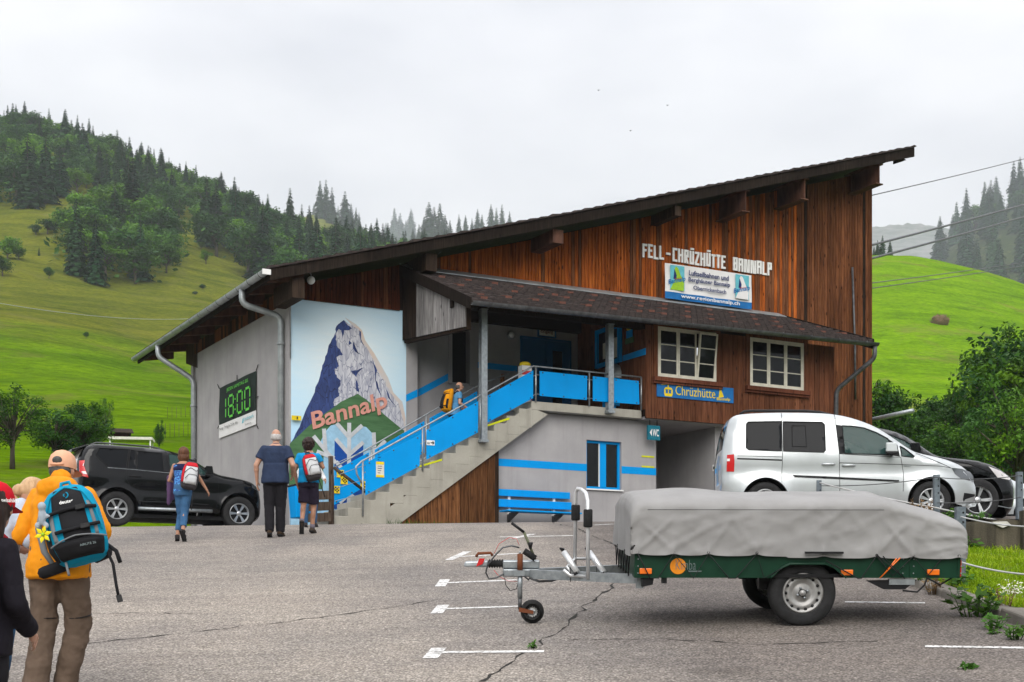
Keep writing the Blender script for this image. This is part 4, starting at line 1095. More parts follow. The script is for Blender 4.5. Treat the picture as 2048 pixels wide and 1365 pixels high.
# blue board under the open window
cp0, cp1 = fx(1314, 793, YF - .05), fx(1467, 777, YF - .05); cz1 = fx(1314, 762, YF - .05)[1]
cr = signroot('name_board', cp0[0], YF - .05, cp0[1], 'long blue board with yellow gondola and hut name under the left window', 'sign')
b_ = LB((cp0[0], YF - .05, cp0[1])); CW, CH = cp1[0] - cp0[0], cz1 - cp0[1]
b_.bx(cp0[0], cp1[0], YF - .05, YF - .025, cp0[1], cz1, M['signblue']); b_.build('board_panel', cr)
def cpt(u, v): return (cp0[0] + CW * u, cp0[1] + CH * v)
b_ = LB((cp0[0], YF - .05, cp0[1])); q = lambda pts: poly(b_, [cpt(*p) for p in pts], YF - .051, M['yellow'], .003)
q([(.05, .80), (.06, .76), (.22, .9), (.22, .94)]); q([(.135, .62), (.15, .62), (.15, .86), (.135, .86)])
q([(.10, .06), (.19, .06), (.20, .25), (.09, .25)]); q([(.09, .26), (.11, .26), (.11, .5), (.09, .5)]); q([(.138, .26), (.15, .26), (.15, .5), (.138, .5)]); q([(.18, .26), (.2, .26), (.2, .5), (.18, .5)]); q([(.09, .51), (.2, .51), (.18, .64), (.11, .64)])
q([(.80, .25), (.815, .95), (.825, .95), (.87, .35), (.83, .3)]); b_.build('gondola_emblem', cr)
b_ = LB((cp0[0], YF - .05, cp0[1])); p = cpt(.235, .2); text_on(b_, 'Chrüzhütte', (p[0], YF - .055, p[1]), (CW * .52, 0, 0), (0, 0, CH * .62), (0, 0, 0), M['yellow'], .0); b_.build('lettering', cr); b_ = LB((cp0[0], YF - .05, cp0[1]))
p = cpt(.775, .05); text_on(b_, 'Bannalp', (p[0], YF - .055, p[1]), (CW * .18, 0, CH * .04), (0, 0, CH * .24), (0, 0, 0), M['yellow'], .02); b_.build('lettering', cr)

# clock banner on the side wall (plane x = 0)
def ls(X, Y): return lx(260 + X / 3.25, 480 + Y / 3.25, -.03)
k0, k1, k2, k3 = ls(580, 968), ls(820, 848), ls(813, 1200), ls(570, 1297)
YA, YZ = k0[0], k1[0]   # far (left) and near (right) edges
zt0_, zb0_ = (k0[1] + k1[1]) / 2, (k2[1] + k3[1]) / 2
kr = empty('clock_banner', bw(-.03, YZ, zb0_), ANG, 'dark green tarpaulin banner reading 18:00 with white lower strip on the grey side wall', 'banner')
KW, KH = YA - YZ, zt0_ - zb0_
M['darkgreen'] = mat('banner dark green', (.006, .018, .012), .7, c2=(.003, .010, .007), scale=3); M['led'] = mat('print bright green', (.11, .62, .04), .5)
def kp(u, v): return (0, KW * (1 - u), KH * v)     # u to the right
b_ = MB(); n1 = 14
b_.add([(-.012 * math.sin(i * .9 + j), KW * (1 - i / n1), KH * (.26 + .74 * j / 5)) for j in range(6) for i in range(n1 + 1)], [(j * (n1 + 1) + i, j * (n1 + 1) + i + 1, (j + 1) * (n1 + 1) + i + 1, (j + 1) * (n1 + 1) + i) for j in range(5) for i in range(n1)], M['darkgreen'], True); b_.build('cloth', kr)
b_ = MB(); b_.prism([kp(0, 0), kp(1, 0), kp(1, .262), kp(0, .262)], (-.006, 0, 0), M['sheet']); b_.build('white_strip', kr)
def kbar(u0, v0, u1, v1, t):
    a, c = Vector(kp(u0, v0)), Vector(kp(u1, v1)); d = (c - a).normalized(); s = d.cross(Vector((1, 0, 0))).normalized() * t
    b_.prism([a - s * .2, a + s * .6 + d * t * .5, c + s * .6 - d * t * .5, c - s * .2] if False else [a - s / 2, a + s / 2, c + s / 2, c - s / 2], (-.005, 0, 0), M['led'])
def seven(u, w_, segs, v0=.34, v1=.74):
    m_ = (v0 + v1) / 2; g = .02
    S = {'a': (u + g, v1, u + w_ - g, v1), 'b': (u + w_, v1 - g, u + w_, m_ + g), 'c': (u + w_, m_ - g, u + w_, v0 + g), 'd': (u + g, v0, u + w_ - g, v0), 'e': (u, m_ - g, u, v0 + g), 'f': (u, v1 - g, u, m_ + g), 'g': (u + g, m_, u + w_ - g, m_)}
    for k in segs: kbar(*S[k], .06)
for u_, w_, sg_ in ((.20, .02, 'bc'), (.30, .13, 'abcdefg'), (.54, .13, 'abcdef'), (.74, .13, 'abcdef'), (.48, 0, '')):
    b_ = MB()
    if sg_: seven(u_, w_, sg_)
    else: kbar(.48, .62, .48, .65, .07); kbar(.48, .42, .48, .45, .07)
    b_.v = [(x - .03, y_, z) for x, y_, z in b_.v]; b_.build('digit' if sg_ else 'colon', kr)
b_ = MB()
def ktx(s, u0, v0, u1, h, mat, bold=0): text_on(b_, s, kp(u0, v0), Vector(kp(u1, v0)) - Vector(kp(u0, v0)), (0, 0, KH * h), (-.03, 0, 0), mat, bold)
ktx('JEDEN SAMSTAG BIS', .24, .83, .82, .085, M['led'], .0); ktx('Montag – Freitag bis 20 Uhr offen.', .03, .13, .55, .07, M['black']); ktx('Länderpark', .70, .13, .96, .08, M['aqua'], .01)
ktx('Stans', .74, .05, .9, .03, M['black']); b_.build('lettering', kr)
b_ = MB(); b_.prism([Vector(kp(.64, .12)) + Vector((-.007, 0, 0)), Vector(kp(.68, .12)) + Vector((-.007, 0, 0)), Vector(kp(.68, .21)) + Vector((-.007, 0, 0)), Vector(kp(.66, .2)) + Vector((-.007, 0, 0))], (-.004, 0, 0), M['aqua']); b_.build('logo', kr)
b_ = MB()
for u, v in ((0, 1), (1, 1), (.5, 1), (0, .26), (1, .5), (1, 0)): 
    p = Vector(kp(u, v)); b_.tube([p, p + Vector((0, (u - .5) * -.3, (v - .5) * .25))], .012, M['black'], 5)
b_.build('tie', kr)

# small signs round the entrance
def flatsign(name, X0, Y0, X1, Y1, y, th, mat, label, cat, texts=(), frame=None):
    a, c = fx(X0, Y1, y)[0], fx(X1, Y1, y)[0]; z0 = fx((X0 + X1) / 2, Y1, y)[1]; z1 = fx((X0 + X1) / 2, Y0, y)[1]
    r = signroot(name, a, y, z0, label, cat); O = (a, y, z0)
    if frame:
        b_ = LB(O); f = .04
        for k in ((a - f, a, z0 - f, z1 + f), (c, c + f, z0 - f, z1 + f), (a, c, z0 - f, z0), (a, c, z1, z1 + f)): b_.bx(k[0], k[1], y - th - .015, y, k[2], k[3], frame)
        b_.build('frame', r)
    b_ = LB(O); b_.bx(a, c, y - th, y, z0, z1, mat); b_.build('panel', r)
    if texts:
        b_ = LB(O)
        for s, u0, v0, u1, h, m_, bold in texts: text_on(b_, s, (a + (c - a) * u0, y - th - .003, z0 + (z1 - z0) * v0), ((c - a) * (u1 - u0), 0, 0), (0, 0, (z1 - z0) * h), (0, 0, 0), m_, bold)
        b_.build('lettering', r)
    return r, O, a, c, z0, z1
M['rust'] = mat('rust brown print', (.16, .05, .02), .7)
flatsign('entrance_sign', 1077, 656, 1108, 673, .24, .03, M['paper'], 'cream sign reading Eingang above the blue entrance doors', 'sign', [('Eingang', .1, .2, .9, .6, M['rust'], .03)], M['blue_dark'])
r, O, a, c, z0, z1 = flatsign('notice', 752, 924, 768, 955, YS - .061, .004, M['paper'], 'paper notice with yellow edges taped to the lowest blue railing panel', 'notice')
b_ = LB(O); b_.bx(a, c, YS - .069, YS - .066, z1 - .06, z1, M['yellow']); b_.bx(a, c, YS - .069, YS - .066, z0, z0 + .05, M['yellow']); b_.build('edge_strip', r)
b_ = LB(O)
for k in range(9): b_.bx(a + .04, c - .05 - rnd.uniform(0, .08), YS - .068, YS - .066, z0 + .09 + k * .05, z0 + .103 + k * .05, M['navy'])
b_.build('text_line', r)
r, O, a, c, z0, z1 = flatsign('toilet_arrow_sign', 853, 881, 869, 891, YS - .061, .004, M['white'], 'small white sign with black figures and arrow on the second railing panel', 'sign')
b_ = LB(O); zc = (z0 + z1) / 2
for k in (.1, .26): b_.bx(a + (c - a) * k, a + (c - a) * (k + .1), YS - .068, YS - .066, z0 + .02, z1 - .05, M['black'])
b_.bx(a + (c - a) * .5, a + (c - a) * .8, YS - .068, YS - .066, zc - .012, zc + .012, M['black']); poly(b_, [(a + (c - a) * .75, zc - .05), (a + (c - a) * .97, zc), (a + (c - a) * .75, zc + .05)], YS - .066, M['black']); b_.build('arrow', r)
# hiking signpost plate
r, O, a, c, z0, z1 = flatsign('trail_sign', 583, 832, 602, 841, -.07, .02, M['yellow'], 'small yellow hiking trail plate on the left edge of the mural', 'sign')
r['category'] = 'sign'; b_ = LB(O); b_.bx(a + .12, a + .15, -.094, -.091, z0 + .02, z1 - .02, M['black']); b_.build('pictogram', r)
# three marker plates
for (X, Y), lb_ in zip(((357, 1092), (380, 1132), (333, 1186), (497, 1157)), ('topmost yellow and black checker plate on the lowest blue stair panel', 'middle yellow and black checker plate on the lowest blue stair panel', 'lowest yellow and black checker plate beside the wooden post', 'yellow and black checker plate behind the foot of the handrail')):
    cx, cz = fx(560 + X / 2.967, 580 + Y / 2.967, YI - .03)
    r = signroot('marker_plate', cx, YI - .03, cz, lb_, 'marker plate', 'checker plates on the lower railing'); O = (cx, YI - .03, cz); h = .085
    b_ = LB(O); b_.bx(cx - h, cx + h, YI - .045, YI - .03, cz - h, cz + h, M['yellow']); b_.build('plate', r)
    b_ = LB(O)
    for i in range(4):
        for j in range(4):
            if (i + j) % 2 == 0 and (i, j) != (0, 0): b_.bx(cx - .065 + i * .033, cx - .033 + i * .033, YI - .05, YI - .046, cz - .065 + j * .033, cz - .033 + j * .033, M['black'])
    b_.build('checker', r)
# WC sign hanging below the room
wr0, wr1 = fx(1294, 880, YL - .25), fx(1318, 853, YL - .25)
r = signroot('toilet_sign', wr0[0], YL - .25, wr0[1], 'teal sign with white arrow reading WC hanging under the timber room', 'sign'); O = (wr0[0], YL - .25, wr0[1])
b_ = LB(O); b_.bx(wr0[0], wr1[0], YL - .3, YL - .24, wr0[1], wr1[1], M['teal']); b_.bx(wr0[0] + .03, wr1[0] - .03, YL - .303, YL - .3, wr0[1] + .03, wr1[1] - .03, M['teal']); b_.build('box', r)
b_ = LB(O); ww = wr1[0] - wr0[0]; hh = wr1[1] - wr0[1]; poly(b_, [(wr0[0] + ww * .12, wr0[1] + hh * .5), (wr0[0] + ww * .3, wr0[1] + hh * .25), (wr0[0] + ww * .3, wr0[1] + hh * .75)], YL - .304, M['sheet'])
text_on(b_, 'WC', (wr0[0] + ww * .36, YL - .307, wr0[1] + hh * .25), (ww * .52, 0, 0), (0, 0, hh * .5), (0, 0, 0), M['sheet'], .02); b_.build('lettering', r)
b_ = LB(O); 
for k in (.2, .8): b_.tube([(wr0[0] + ww * k, YL - .27, wr1[1]), (wr0[0] + ww * k, YL - .27, ZRB)], .01, M['black'], 5)
b_.build('hanger', r)
# yellow tape marks right of the window
for Y, lb_ in ((913, 'upper strip of yellow tape on the grey wall right of the blue window'), (933.5, 'lower strip of yellow tape on the grey wall right of the blue window')):
    p = fx(1283, Y, YL); q2 = fx(1308, Y, YL); b_ = MB(); b_.bx(0, q2[0] - p[0], -.009, 0, -.02, .02, M['paper'] if False else M['tape']); o = b_.build('tape_strip', None, bw(p[0], YL - .002, p[1]), ANG); tag(o, lb_, 'tape', 'tape strips on the ground-floor wall')
# notice board, figure plate and band on the inner side of the room (plane x = XR0)
def ix(X, Y): return lx(800 + X / 3.792, 500 + Y / 3.792, XR0 - .02)
i0, i1 = ix(1500, 600), ix(1685, 555); ib = ix(1685, 850)[1]; it = i1[1]
r = empty('notice_board', bw(XR0 - .02, i1[0], ib), ANG, 'blue framed notice case full of papers beside the entrance', 'notice board'); nw, nh = i0[0] - i1[0], it - ib
b_ = MB(); f = .1
for k in ((0, f, 0, nh), (nw - f, nw, 0, nh), (f, nw - f, 0, f), (f, nw - f, nh - f, nh)): b_.bx(-.09, 0, k[0], k[1], k[2], k[3], M['blue'])
b_.build('frame', r); b_ = MB(); b_.bx(-.03, 0, f, nw - f, f, nh - f, M['black']); b_.build('backing', r)
for (yy, zz, w_, h_) in ((.15, .15, .3, .5), (.15, .75, .3, .45), (.55, .2, .3, .4), (.5, .7, .25, .35), (.15, 1.3, .28, .4), (.9, .2, .22, .35), (.6, 1.25, .3, .25), (.95, .7, .2, .4)):
    if zz + h_ < nh - f and yy + w_ < nw - f: b_ = MB(); b_.bx(-.038, -.031, yy, yy + w_, zz, zz + h_, M['paper']); b_.build('paper_sheet', r)
g0, g1 = ix(1690, 790), ix(1865, 745); gz = .0
b_ = MB(); b_.prism([(XR0 - .022, ix(1690, 845)[0], ix(1690, 845)[1] * .5 + ix(1865, 795)[1] * .5 - .0), (XR0 - .022, g1[0], ix(1865, 795)[1]), (XR0 - .022, g1[0], g1[1]), (XR0 - .022, ix(1690, 845)[0], g1[1] - .02)], (-.006, 0, 0), M['blue']); b_.build('painted_band', B)
p = ix(1745, 710); p2 = ix(1745, 560)
r = empty('figure_plate', bw(XR0 - .03, p[0], p[1]), ANG, 'painted cut-out plate in yellow, blue and green on the porch boards', 'plate'); hh = p2[1] - p[1]
b_ = MB(); b_.bx(-.02, 0, -.18, .18, 0, hh * .28, M['m_green']); b_.bx(-.021, 0, -.13, .13, hh * .28, hh * .66, M['blue']); b_.build('plate', r)
b_ = MB(); b_.ell((-.01, 0, hh * .82), (.02, .14, hh * .2), M['yellow'], 10, 6); b_.build('flower_head', r)
# round wall lamp in the porch, globe lamp at the gable corner
p = fx(1021, 671, .24); r = signroot('wall_lamp', p[0], .24, p[1], 'round wall lamp beside the entrance doors', 'lamp'); O = (p[0], .24, p[1])
b_ = LB(O); b_.lathe([(.0, .0), (.11, 0), (.11, -.06), (.085, -.08)], M['galv'], 'y', O, 18); b_.build('ring', r); b_ = LB(O); b_.ell((p[0], .18, p[1]), (.085, .05, .085), M['white']); b_.build('lens', r)
p = fx(622, 561, -.75); r = signroot('globe_lamp', p[0], -.75, p[1], 'white globe lamp on a thin bracket under the gable corner', 'lamp'); O = (p[0], -.75, p[1])
b_ = LB(O); b_.ell(O, (.095, .095, .095), M['white'], 16, 10); b_.build('globe', r)
b_ = LB(O); q2 = fx(580, 578, -.06); zt_ = p[1] + .14
b_.tube([(p[0], -.75, p[1] + .09), (p[0], -.75, zt_), (p[0] - .15, -.7, zt_ + .16), (.02, -.05, q2[1] + .15), (.02, -.05, Z1 - 1.4)], .014, M['galv'], 6); b_.build('bracket', r)
b_ = MB(); xw = fx(839, 500, -.08)[0]; b_.tube([(xw, -.08, ZW), (xw, FB, roofz(xw) - .4)], .012, M['zinc_dark'], 5); b_.build('lightning_rod', B)

# bench on the lower wall
ba, bb = fx(996, 990, YL - .3), fx(1148, 1000, YL - .3)
BL = bb[0] - ba[0]; bz = .45
be = empty('wall_bench', bw(ba[0], YL, 0), ANG, 'bright blue wooden slat bench fixed to the grey wall below the landing', 'bench')
zc1 = fx(995, 985, YL - .1)[1]
for (ya, yb, z0, z1, sh) in ((-.12, -.08, .82 , .98, 0), (-.15, -.11, .56, .74, .05), (-.60, -.40, .43, .465, .1), (-.38, -.18, .43, .465, .1)):
    b_ = MB(); zo = zc1 - .90; b_.bx(sh, BL + sh * .5, ya, yb, z0 + zo, z1 + zo, M['blue']); b_.build('slat', be, bevel=.008)
for xx in (.42, BL - .42):
    b_ = MB(); b_.bx(xx - .03, xx + .03, -.08, -.0, .4 + zo, .95 + zo, M['white']); b_.prism([(xx - .02, 0, .2 + zo), (xx - .02, -.5, .40 + zo), (xx - .02, -.5, .428 + zo), (xx - .02, 0, .428 + zo)], (.04, 0, 0), M['zinc_dark']); b_.build('bracket', be)

# wooden post, rail and planks at the foot of the stairs
wp = gd(661, 1026) if False else px(661, 1030, 31.3)
M['oldwood'] = wood('old grey brown wood', (.03, .02, .015), (.085, .06, .045), (.17, .13, .10), var=.2)
r = empty('wooden_fence', (wp.x, 31.4, TZ), ANG, 'old wooden post with slanting rail and short planks at the foot of the stairs', 'fence')
hp = (1030 - 897) / F * 31.4 + .2
b_ = MB(); b_.tube([(0, 0, -.3), (.01, 0, hp * .5), (-.01, 0, hp - .17)], [.065, .06, .055], M['oldwood'], 9); b_.build('post', r)
b_ = MB(); b_.tube([(.06, -.03, hp - .42), (.86, .1, hp - .9)], .038, M['oldwood'], 8); b_.build('rail', r)
for k in range(3):
    b_ = MB(); b_.hexa([(-.62, .02, .02 + k * .24), (0, -.06, .06 + k * .24), (0, -.02, .06 + k * .24), (-.62, .06, .02 + k * .24), (-.62, .02, .21 + k * .24), (0, -.06, .25 + k * .24), (0, -.02, .25 + k * .24), (-.62, .06, .21 + k * .24)], M['oldwood']); b_.build('plank', r)
for k in range(4):
    b_ = MB(); b_.tube([(.05, -.06, .5 + k * .27), (.5, .0, .62 + k * .3), (1.1, .1, .8 + k * .32)], .006, M['galv'], 4); b_.build('wire', r)
# driftwood stick on the landing, litter bin on the stairs and blue bin by the mural
p = fx(1006, 770, -1.2); b_ = MB(); b_.tube([(0, 0, 0), (.03, 0, .5), (-.02, .02, .9), (.0, 0, 1.2)], [.07, .075, .06, .05], M['plank_base'], 7); o = b_.build('driftwood_post', None, bw(p[0], -1.2, ZSL - .3)); tag(o, 'gnarled pale driftwood stick standing at the top of the stairs', 'post')
p = fx(1050, 740, -2.3)
r = signroot('flower_pot_box', p[0], -2.3, ZSL, 'small red and white box with yellow top on the landing', 'box'); b_ = MB(); b_.bx(-.13, .13, -.1, .1, 0, .92, M['white']); b_.build('box', r); b_ = MB()
for k in range(4): b_.bx(-.134, .134, -.104, -.1, .1 + k * .2, .2 + k * .2, M['red'])
b_.build('red_band', r); b_ = MB(); b_.ell((0, 0, .96), (.15, .12, .07), M['yellow'], 10, 6); b_.build('top', r)
p = px(604, 1000, 31.6)
r = empty('litter_bin', (p.x, 31.7, TZ), ANG, 'bright blue litter bin with dark lid in front of the mural', 'bin')
b_ = MB(); b_.hexa([(-.22, -.2, .15), (.22, -.2, .15), (.22, .2, .15), (-.22, .2, .15), (-.27, -.23, .84), (.27, -.23, .84), (.27, .23, .84), (-.27, .23, .84)], M['blue']); b_.build('body', r, bevel=.02)
b_ = MB(); b_.bx(-.28, .28, -.24, .24, .84, .88, M['black']); b_.build('lid', r, bevel=.01); b_ = MB(); b_.tube([(0, .1, 0), (0, .1, .3)], .04, M['galv'], 8); b_.build('foot', r)
# table on the landing behind the railing
p = fx(1235, 760, -1.6); r = signroot('blue_table', p[0], -1.6, ZSL, 'blue cabinet with domed pale lid behind the landing railing', 'cabinet')
b_ = MB(); b_.bx(-.3, .3, -.25, .25, .25, .95, M['blue']); b_.build('body', r, bevel=.01)
b_ = MB(); b_.lathe([(.34, .95), (.34, 1.1), (.28, 1.25), (.15, 1.33), (0, 1.35)], M['zinc'], 'z', (0, 0, 0), 20); b_.build('lid', r)
for sx in (-.25, .25):
    b_ = MB(); b_.tube([(sx, -.2, 0), (sx * .8, -.2, .26)], .025, M['blue'], 6); b_.build('leg', r)
# grey boom sticking out behind the right corner
a, c = px(1700, 850, 43.6), px(1826, 822, 41.5); b_ = MB(); b_.tube([(0, 0, 0), c - a], .07, M['galv'], 12); o = b_.build('steel_boom', None, a); tag(o, 'grey steel pipe sticking out behind the right corner of the building', 'pipe')

# ------------------------------------------------------------------ vehicles
def inside(p, poly):
    x, y = p; c = False; n = len(poly); j = n - 1
    for i in range(n):
        xi, yi = poly[i]; xj, yj = poly[j]
        if (yi > y) != (yj > y) and x < (xj - xi) * (y - yi) / (yj - yi) + xi: c = not c
        j = i
    return c
def dens(pts, step, closed=False):
    q = []; P = list(pts) + ([pts[0]] if closed else [])
    for a, b_ in zip(P[:-1], P[1:]):
        n = max(1, int(math.hypot(b_[0] - a[0], b_[1] - a[1]) / step))
        q += [(a[0] + (b_[0] - a[0]) * i / n, a[1] + (b_[1] - a[1]) * i / n) for i in range(n)]
    if not closed: q.append(tuple(pts[-1]))
    return q
def relax(p, it=2):
    p = [tuple(a) for a in p]
    for _ in range(it):
        p = [p[0]] + [((a[0] + 2 * b_[0] + c[0]) / 4, (a[1] + 2 * b_[1] + c[1]) / 4) for a, b_, c in zip(p[:-2], p[1:-1], p[2:])] + [p[-1]]
    return p
def segdist(P, line):
    P = np.array(P); A = np.array(line[:-1]); B_ = np.array(line[1:]); D = B_ - A; L2 = (D ** 2).sum(1) + 1e-12
    t = ((P[:, None, :] - A[None]) * D[None]).sum(2) / L2; t = t.clip(0, 1)
    return np.sqrt((((A[None] + t[..., None] * D[None]) - P[:, None, :]) ** 2).sum(2)).min(1)
def cdt_fill(outline, holes=(), grid_=.08, edge=.03):
    pts = list(outline); edges = [(i, (i + 1) % len(outline)) for i in range(len(outline))]
    for h in holes:
        o = len(pts); pts += list(h); edges += [(o + i, o + (i + 1) % len(h)) for i in range(len(h))]
    xs = [p[0] for p in outline]; ys = [p[1] for p in outline]
    allb = [list(outline) + [outline[0]]] + [list(h) + [h[0]] for h in holes]
    cand = [(x, y) for x in np.arange(min(xs) + grid_ / 2, max(xs), grid_) for y in np.arange(min(ys) + grid_ / 2, max(ys), grid_) if inside((x, y), outline) and not any(inside((x, y), h) for h in holes)]
    if cand:
        dd = np.min([segdist(cand, b_) for b_ in allb], axis=0)
        pts += [c for c, d in zip(cand, dd) if d > edge]
    r = delaunay_2d_cdt([Vector(p) for p in pts], edges, [], 0, 1e-6)
    v = [(p.x, p.y) for p in r[0]]; fs = []
    for f in r[2]:
        c = (sum(v[i][0] for i in f) / len(f), sum(v[i][1] for i in f) / len(f))
        if inside(c, outline) and not any(inside(c, h) for h in holes): fs.append(list(f))
    return v, fs

def carpaint(name, c, metal=.0, rough=.3, coat=1.0):
    m, t, b = nodes(name)
    b.inputs['Metallic'].default_value = metal; b.inputs['Roughness'].default_value = rough; b.inputs['Coat Weight'].default_value = coat; b.inputs['Coat Roughness'].default_value = .03; b.inputs['Specular IOR Level'].default_value = .15
    f = noise_n(t, coords(t), 3, 4)
    t.links.new(ramp(t, f, [(.3, tuple(x * .9 for x in c)), (.7, c)]), b.inputs['Base Color']); return m
M['tyre'] = mat('tyre rubber', (.028, .028, .029), .8, c2=(.016, .016, .016), scale=20, bmp=.2, bscale=90)
M['alloy'] = mat('alloy wheel', (.55, .56, .57), .3, .8, c2=(.42, .43, .44), scale=6)
M['steelwheel'] = mat('painted steel wheel', (.42, .42, .41), .45, .5, c2=(.28, .27, .26), scale=9)
M['headlamp'] = plain('head lamp', (.12, .13, .14), .08, .4, coat=1)
M['clear'] = plain('clear lamp', (.65, .62, .62), .15, coat=1)

def wheel(parent, x, y, z, R_, wd, rimR, spokes, out=-1, mat_='alloy', steel=False, twin=True):
    """out: which way the outer face looks along y"""
    root = None
    mb = MB(); h = wd / 2; r2 = rimR
    mb.lathe([(r2, -h * .85), (r2 + .02, -h * .98), (R_ - .05, -h), (R_ - .02, -h * .93), (R_, -h * .7), (R_ - .004, -h * .35), (R_, -h * .3), (R_, h * .3), (R_ - .004, h * .35), (R_, h * .7), (R_ - .02, h * .93), (R_ - .05, h), (r2 + .02, h * .98), (r2, h * .85)], M['tyre'], 'y', (0, 0, 0), 40)
    t = mb.build('wheel', parent, (x, y, z)); t.data.name = 'tyre'
    mb = MB(); o = out
    if steel:
        mb.lathe([(r2, -h * .8 * 1), (r2 - .012, h * .0 * o), (r2 - .006, h * .86 * o), (r2 - .02, h * .84 * o), (r2 - .03, h * .45 * o), (r2 * .80, h * .5 * o), (r2 * .72, h * .62 * o), (r2 * .60, h * .60 * o), (r2 * .50, h * .38 * o), (r2 * .40, h * .38 * o), (r2 * .36, h * .52 * o), (r2 * .16, h * .56 * o), (r2 * .15, h * .8 * o), (0, h * .84 * o)], M['steelwheel'], 'y', (0, 0, 0), 40)
        for k in range(14):
            g = 2 * math.pi * k / 14; c = Vector((r2 * .80 * math.cos(g), h * .53 * o, r2 * .80 * math.sin(g))); mb.tube([c, c + Vector((0, .012 * o, 0))], .013, M['black'], 8)
        for k in range(4):
            g = 2 * math.pi * k / 4 + .4; c = Vector((r2 * .26 * math.cos(g), h * .54 * o, r2 * .26 * math.sin(g))); mb.tube([c, c + Vector((0, .02 * o, 0))], .011, M['galv'], 6)
    else:
        mb.lathe([(r2, -h * .8), (r2 - .015, 0), (r2 - .008, h * .84 * o), (r2 - .022, h * .80 * o), (r2 - .03, h * .3 * o)], M[mat_], 'y', (0, 0, 0), 40)
        mb.lathe([(r2 - .02, h * .1 * o), (0, h * .1 * o)], M['black'], 'y', (0, 0, 0), 24)
        for k in range(spokes):
            for dk in ((-.09, .09) if twin else (0,)):
                g = 2 * math.pi * k / spokes + dk; g0 = 2 * math.pi * k / spokes + dk * .4
                ca, sa = math.cos(g), math.sin(g); c0, s0 = math.cos(g0), math.sin(g0)
                w0, w1 = r2 * .055, r2 * (.055 if twin else .1)
                p0 = Vector((c0 * r2 * .16, h * .62 * o, s0 * r2 * .16)); p1 = Vector((ca * (r2 - .02), h * .72 * o, sa * (r2 - .02))); s = Vector((-sa, 0, ca)); b_ = Vector((0, -.03 * o, 0))
                mb.hexa([p0 - s * w0 + b_, p0 + s * w0 + b_, p1 + s * w1 + b_, p1 - s * w1 + b_, p0 - s * w0, p0 + s * w0, p1 + s * w1, p1 - s * w1], M[mat_])
        mb.lathe([(r2 * .24, h * .4 * o), (r2 * .24, h * .66 * o), (r2 * .14, h * .72 * o), (0, h * .74 * o)], M[mat_], 'y', (0, 0, 0), 20)
    mb.build('rim', t)
    return t

